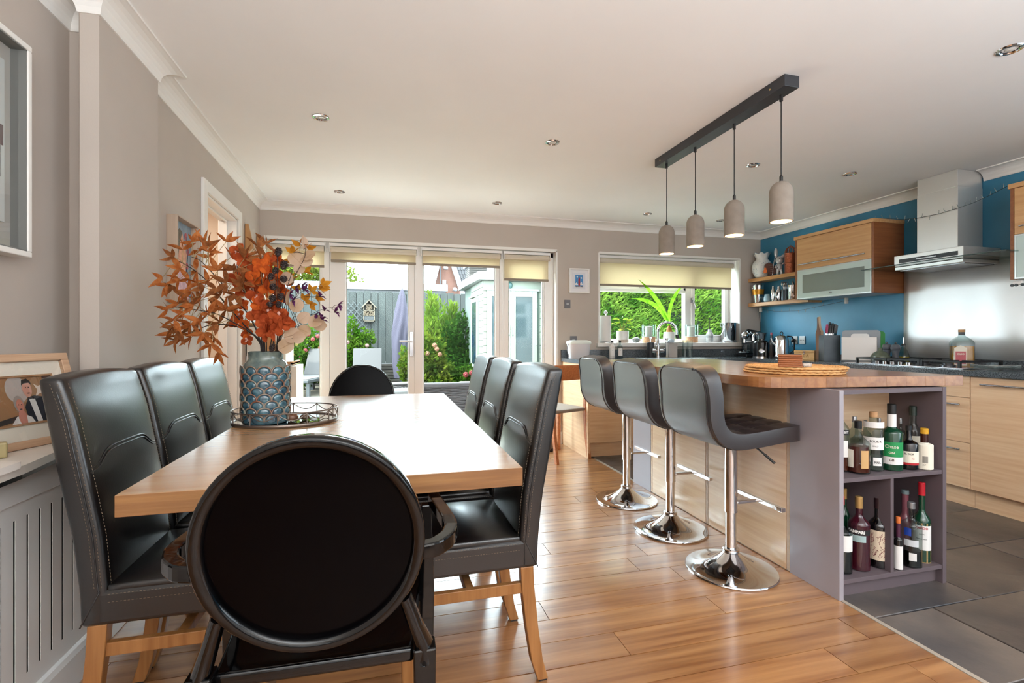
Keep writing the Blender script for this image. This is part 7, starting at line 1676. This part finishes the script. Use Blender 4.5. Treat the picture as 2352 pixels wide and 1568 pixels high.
# doors
hzd = zpx(668, SY, 1170)
m = MB(); m.box(dx0-.02, dx1+.03, SY-.055, SY-.0, hzd, hzd+.035); obj('door_head', m, M_whf, sh, bevel=.004)
mid = PY(1172, 700, SY).x
for x0, x1, nm in ((dx0, mid-.004, 0), (mid+.004, dx1, 1)):
    m = MB(); sw = .085; y0, y1 = SY-.045, SY-.012
    m.box(x0, x0+sw, y0, y1, .06, hzd); m.box(x1-sw, x1, y0, y1, .06, hzd); m.box(x0+sw, x1-sw, y0, y1, hzd-.10, hzd); m.box(x0+sw, x1-sw, y0, y1, .06, .25); dd = obj('cabin_door', m, M_sage, sh, bevel=.004)
    m = MB(); m.box(x0+sw-.005, x1-sw+.005, SY-.032, SY-.024, .24, hzd-.09); obj('door_pane', m, M_dg, dd)
    hx_ = x0+.03 if nm else x1-.03; m = MB(); m.tube([(hx_, SY-.05, 1.22), (hx_, SY-.085, 1.24), (hx_, SY-.085, 1.36), (hx_, SY-.05, 1.38)], .008, 8); obj('pull_handle', m, M_steelH, dd)
    for z in (.35, 1.1, 1.75): m = MB(); xx = x1-.012 if nm else x0+.012; m.box(xx-.012, xx+.012, SY-.052, SY-.044, z-.05, z+.05); obj('hinge', m, M_steelH, dd)
m = MB(); m.prism([(xa-.10, SY-.14), (xb+.1, SY-.14), (xb+.1, SY+2), (pl.x-.14, SY+2), (pl.x-.14, 9.38)], 'z', ht-.02, ht+.12); obj('roof_fascia', m, M_whf, sh, bevel=.006)
m = MB(); m.ell((0, 0, 0), (.05, .02, .06), 12, 8); obj('wall_ornament', m, mat('teal_ornament', '#4f9a94', .4), sh, loc=(PY(1171, 655, SY-.04).x, SY-.04, zpx(655, SY-.04, 1171)))
# ---- rattan chairs
TONE = 0.353; M_rat = mat('brown_rattan', '#75696a', .7, rand=.1); M_ratl = mat('grey_rattan', '#9a918e', .7, rand=.1); TONE = 0.168
def rattan(loc, rz, label, w, d, hb, mt):
    t = thing('rattan_chair', label, 'garden chair', loc, rz, group='rattan garden chairs'); R0 = .06
    pth = [(-w/2, -d/2), (-w/2, d/2-.08), (-w/2+.08, d/2), (w/2-.08, d/2), (w/2, d/2-.08), (w/2, -d/2)]
    P_ = [Vector((x, y, 0)) for x, y in pth]; C = curve(P_, 24); n = 0; m = MB(); z = .06
    k = 0
    while z < hb:
        pts = [c+Vector((0, 0, z))+Vector((0, .008*math.sin(PI*(i*.5+k)), 0)) for i, c in enumerate(C)]; m.tube(pts, .0115, 4); z += .021; k += 1
    obj('woven_shell', m, mt, t, kind='stuff')
    m = MB(); m.tube([c+Vector((0, 0, hb)) for c in C], .028, 8); obj('rolled_rim', m, mt, t)
    m = MB(); m.box(-w/2+.04, w/2-.04, -d/2, d/2-.06, .26, .36); obj('cushion', m, mat('grey_outdoor_cushion', '#8c8884', .9), t, bevel=.03)
    for x in (-w/2+.03, w/2-.03):
        for y in (-d/2+.03, d/2-.08): m = MB(); m.tube([(x, y, 0), (x, y, .08)], .018, 8); obj('foot', m, M_black, t)
rattan((.93, 5.95, GZ+.01), PI, 'dark brown rattan garden sofa with its back close outside the glass', 1.25, .70, .635, M_rat)
p = PY(920, 890, 7.9); rattan((p.x, 7.9, GZ+.01), .3, 'lighter grey rattan armchair further out, left of the door handle stile', .55, .6, .42, M_ratl)
p = PY(1072, 880, 7.3); rattan((p.x+.18, 7.3, GZ+.01), -.2, 'grey rattan chair corner showing under the rose bush', .6, .6, .46, M_ratl)
# ---- neighbours
gx = PY(1024, 660, 16).x; m = MB(); m.box(-9, gx, 16, 19, GZ, 2.62); g_ = thing('neighbour_garage', 'low pale garage roof edge just above the fence', 'garage', (0, 0, 0)); obj('garage_wall', m, mat('pale_render', '#d4d4d6', .8), g_)
m = MB(); m.box(-9.1, gx+.05, 15.9, 19.1, 2.62, 2.84); obj('roof_edge', m, mat('white_grey_fascia', '#d9dbe0', .6), g_)
HY = 34.0; hs = thing('brick_house', 'orange brick gable house with dark tiled roof beyond the fence', 'house', (0, HY, 0))
def hp2(px, py, dy=0): P = PY(px, py, HY+dy); return (P.x, P.z)
bm_ = bpy.data.materials.new('orange_brickwork'); bm_.use_nodes = True; N = bm_.node_tree.nodes; Lk = bm_.node_tree.links; bt = N.new('ShaderNodeTexBrick'); tcn = N.new('ShaderNodeTexCoord'); mpn = N.new('ShaderNodeMapping'); mpn.inputs['Rotation'].default_value = (PI/2, 0, 0)
bt.inputs['Scale'].default_value = 3.2; bt.inputs['Color1'].default_value = hx('#b5694c'); bt.inputs['Color2'].default_value = hx('#a2563a'); bt.inputs['Mortar'].default_value = hx('#c9b2a0'); bt.inputs['Mortar Size'].default_value = .02
Lk.new(tcn.outputs['Object'], mpn.inputs[0]); Lk.new(mpn.outputs[0], bt.inputs[0]); Lk.new(bt.outputs[0], N['Principled BSDF'].inputs['Base Color']); N['Principled BSDF'].inputs['Roughness'].default_value = .9
ap = hp2(1020, 552); m = MB(); m.prism([(hp2(962, 780)[0], GZ), hp2(962, 780), hp2(994, 655), ap, hp2(1060, 680), hp2(1094, 780), (hp2(1094, 780)[0], GZ)], 'y', 0, .3); obj('gable_wall', m, bm_, hs)
m = MB(); a_, b_ = Vector((*hp2(1020, 548), 0)), Vector((*hp2(1096, 780), 0)); m.bar((a_.x, -.15, a_.y), (b_.x, -.15, b_.y), .3, .22, up=(0, 1, 0)); a_, b_ = Vector((*hp2(1020, 548), 0)), Vector((*hp2(962, 780), 0)); m.bar((a_.x, -.15, a_.y), (b_.x, -.15, b_.y), .3, .10, up=(0, 1, 0)); obj('bargeboard', m, M_whf, hs)
q0 = hp2(1011, 590); m = MB(); m.tube([(q0[0], -.15, q0[1]), (q0[0], -.15, hp2(1011, 700)[1])], .045, 8); obj('drainpipe', m, M_black, hs)
q0 = hp2(1020, 650); m = MB(); m.box(q0[0]-.12, q0[0]+.12, -.1, 0, q0[1]-.22, q0[1]+.2); f = obj('window', m, M_whf, hs); m = MB(); m.box(q0[0]-.06, q0[0]+.07, -.12, -.1, q0[1]-.15, q0[1]+.12); obj('pane', m, M_dg, f)
for (px, py) in ((1022, 617), (1043, 666)):
    q0 = hp2(px, py); m = MB(); m.ell((q0[0], -.5, q0[1]), (.17, .06, .14), 14, 8, Matrix.Rotation(.5, 3, 'Y')); m.tube([(q0[0], -.5, q0[1]), (q0[0]-.1, 0, q0[1]-.05)], .02, 6); obj('satellite_dish', m, mat('dish_grey', '#b9bcc4', .5), hs)
M_tile = mat('dark_grey_roof_tile', '#5d5a60', .8, rand=.001, var=.15, scale=3)
m = MB(); bw = Vector((hp2(1064, 700)[0], hp2(1064, 700)[1]))
for r in range(15):
    py = 702-r*9.6
    for c in range(16):
        px = 1062-(702-py)*.335+c*6.2
        if px > 1120: break
        P = PY(px+3, py, HY+.2+r*.30); mm = .0305*1.0; X_, Y_, Z_ = P.x, P.y-HY, P.z; m.add([(X_-.09, Y_-.06, Z_-.15), (X_, Y_-.14, Z_-.17), (X_+.09, Y_-.06, Z_-.15), (X_+.09, Y_+.22, Z_+.18), (X_, Y_+.14, Z_+.18), (X_-.09, Y_+.22, Z_+.18), (X_-.09, Y_+.02, Z_-.17), (X_+.09, Y_+.02, Z_-.17)], [(0, 1, 4, 5), (1, 2, 3, 4), (0, 6, 7, 2, 1)])
obj('roof_tiles', m, M_tile, hs, kind='stuff')
pts = [PY(1064, 705, HY+.4), PY(1130, 705, HY+.4), PY(1130, 560, HY+5), PY(1018, 560, HY+5)]; m = MB(); m.add([(p.x, p.y-HY, p.z) for p in pts]+[(p.x, p.y-HY+.3, p.z) for p in pts], [(0, 1, 2, 3), (7, 6, 5, 4), (0, 4, 5, 1), (1, 5, 6, 2), (2, 6, 7, 3), (3, 7, 4, 0)]); obj('roof_slope', m, M_tile, hs)
P0, P1 = PY(1078, 650, HY-.6), PY(1118, 612, HY-.6)
for k in range(9):
    z = P0.z+(P1.z-P0.z)*k/9; m = MB(); m.box(P0.x, P1.x, -.6, 1.0, z, z+(P1.z-P0.z)/9-.03); obj('dormer_cladding', m, mat('taupe_cladding', '#94897e', .8, rand=.1), hs)
m = MB(); m.box(P0.x+.02, P1.x, -.55, 1.0, P0.z, P1.z); obj('dormer_core', m, mat('dormer_dark', '#4a4644', .9), hs)
m = MB(); m.box(P0.x-.15, P1.x+1.2, -.8, 1.2, P1.z, P1.z+.25); obj('dormer_fascia', m, M_whf, hs)
m = MB(); m.box(P1.x, P1.x+.8, -.62, -.5, P0.z, P1.z); f = obj('dormer_window', m, M_whf, hs); m = MB(); m.box(P1.x+.22, P1.x+.7, -.64, -.62, P0.z+.5, P1.z-.25); obj('pane', m, M_dg, f)
q0 = PY(1056, 652, 20); m = MB(); m.tube([(q0.x, 20, GZ), (q0.x, 20, q0.z)], .03, 8); obj('red_post', m, mat('rust_red_post', '#a8503a', .7), label='thin rust-red post standing beyond the fence before the house', cat='post')
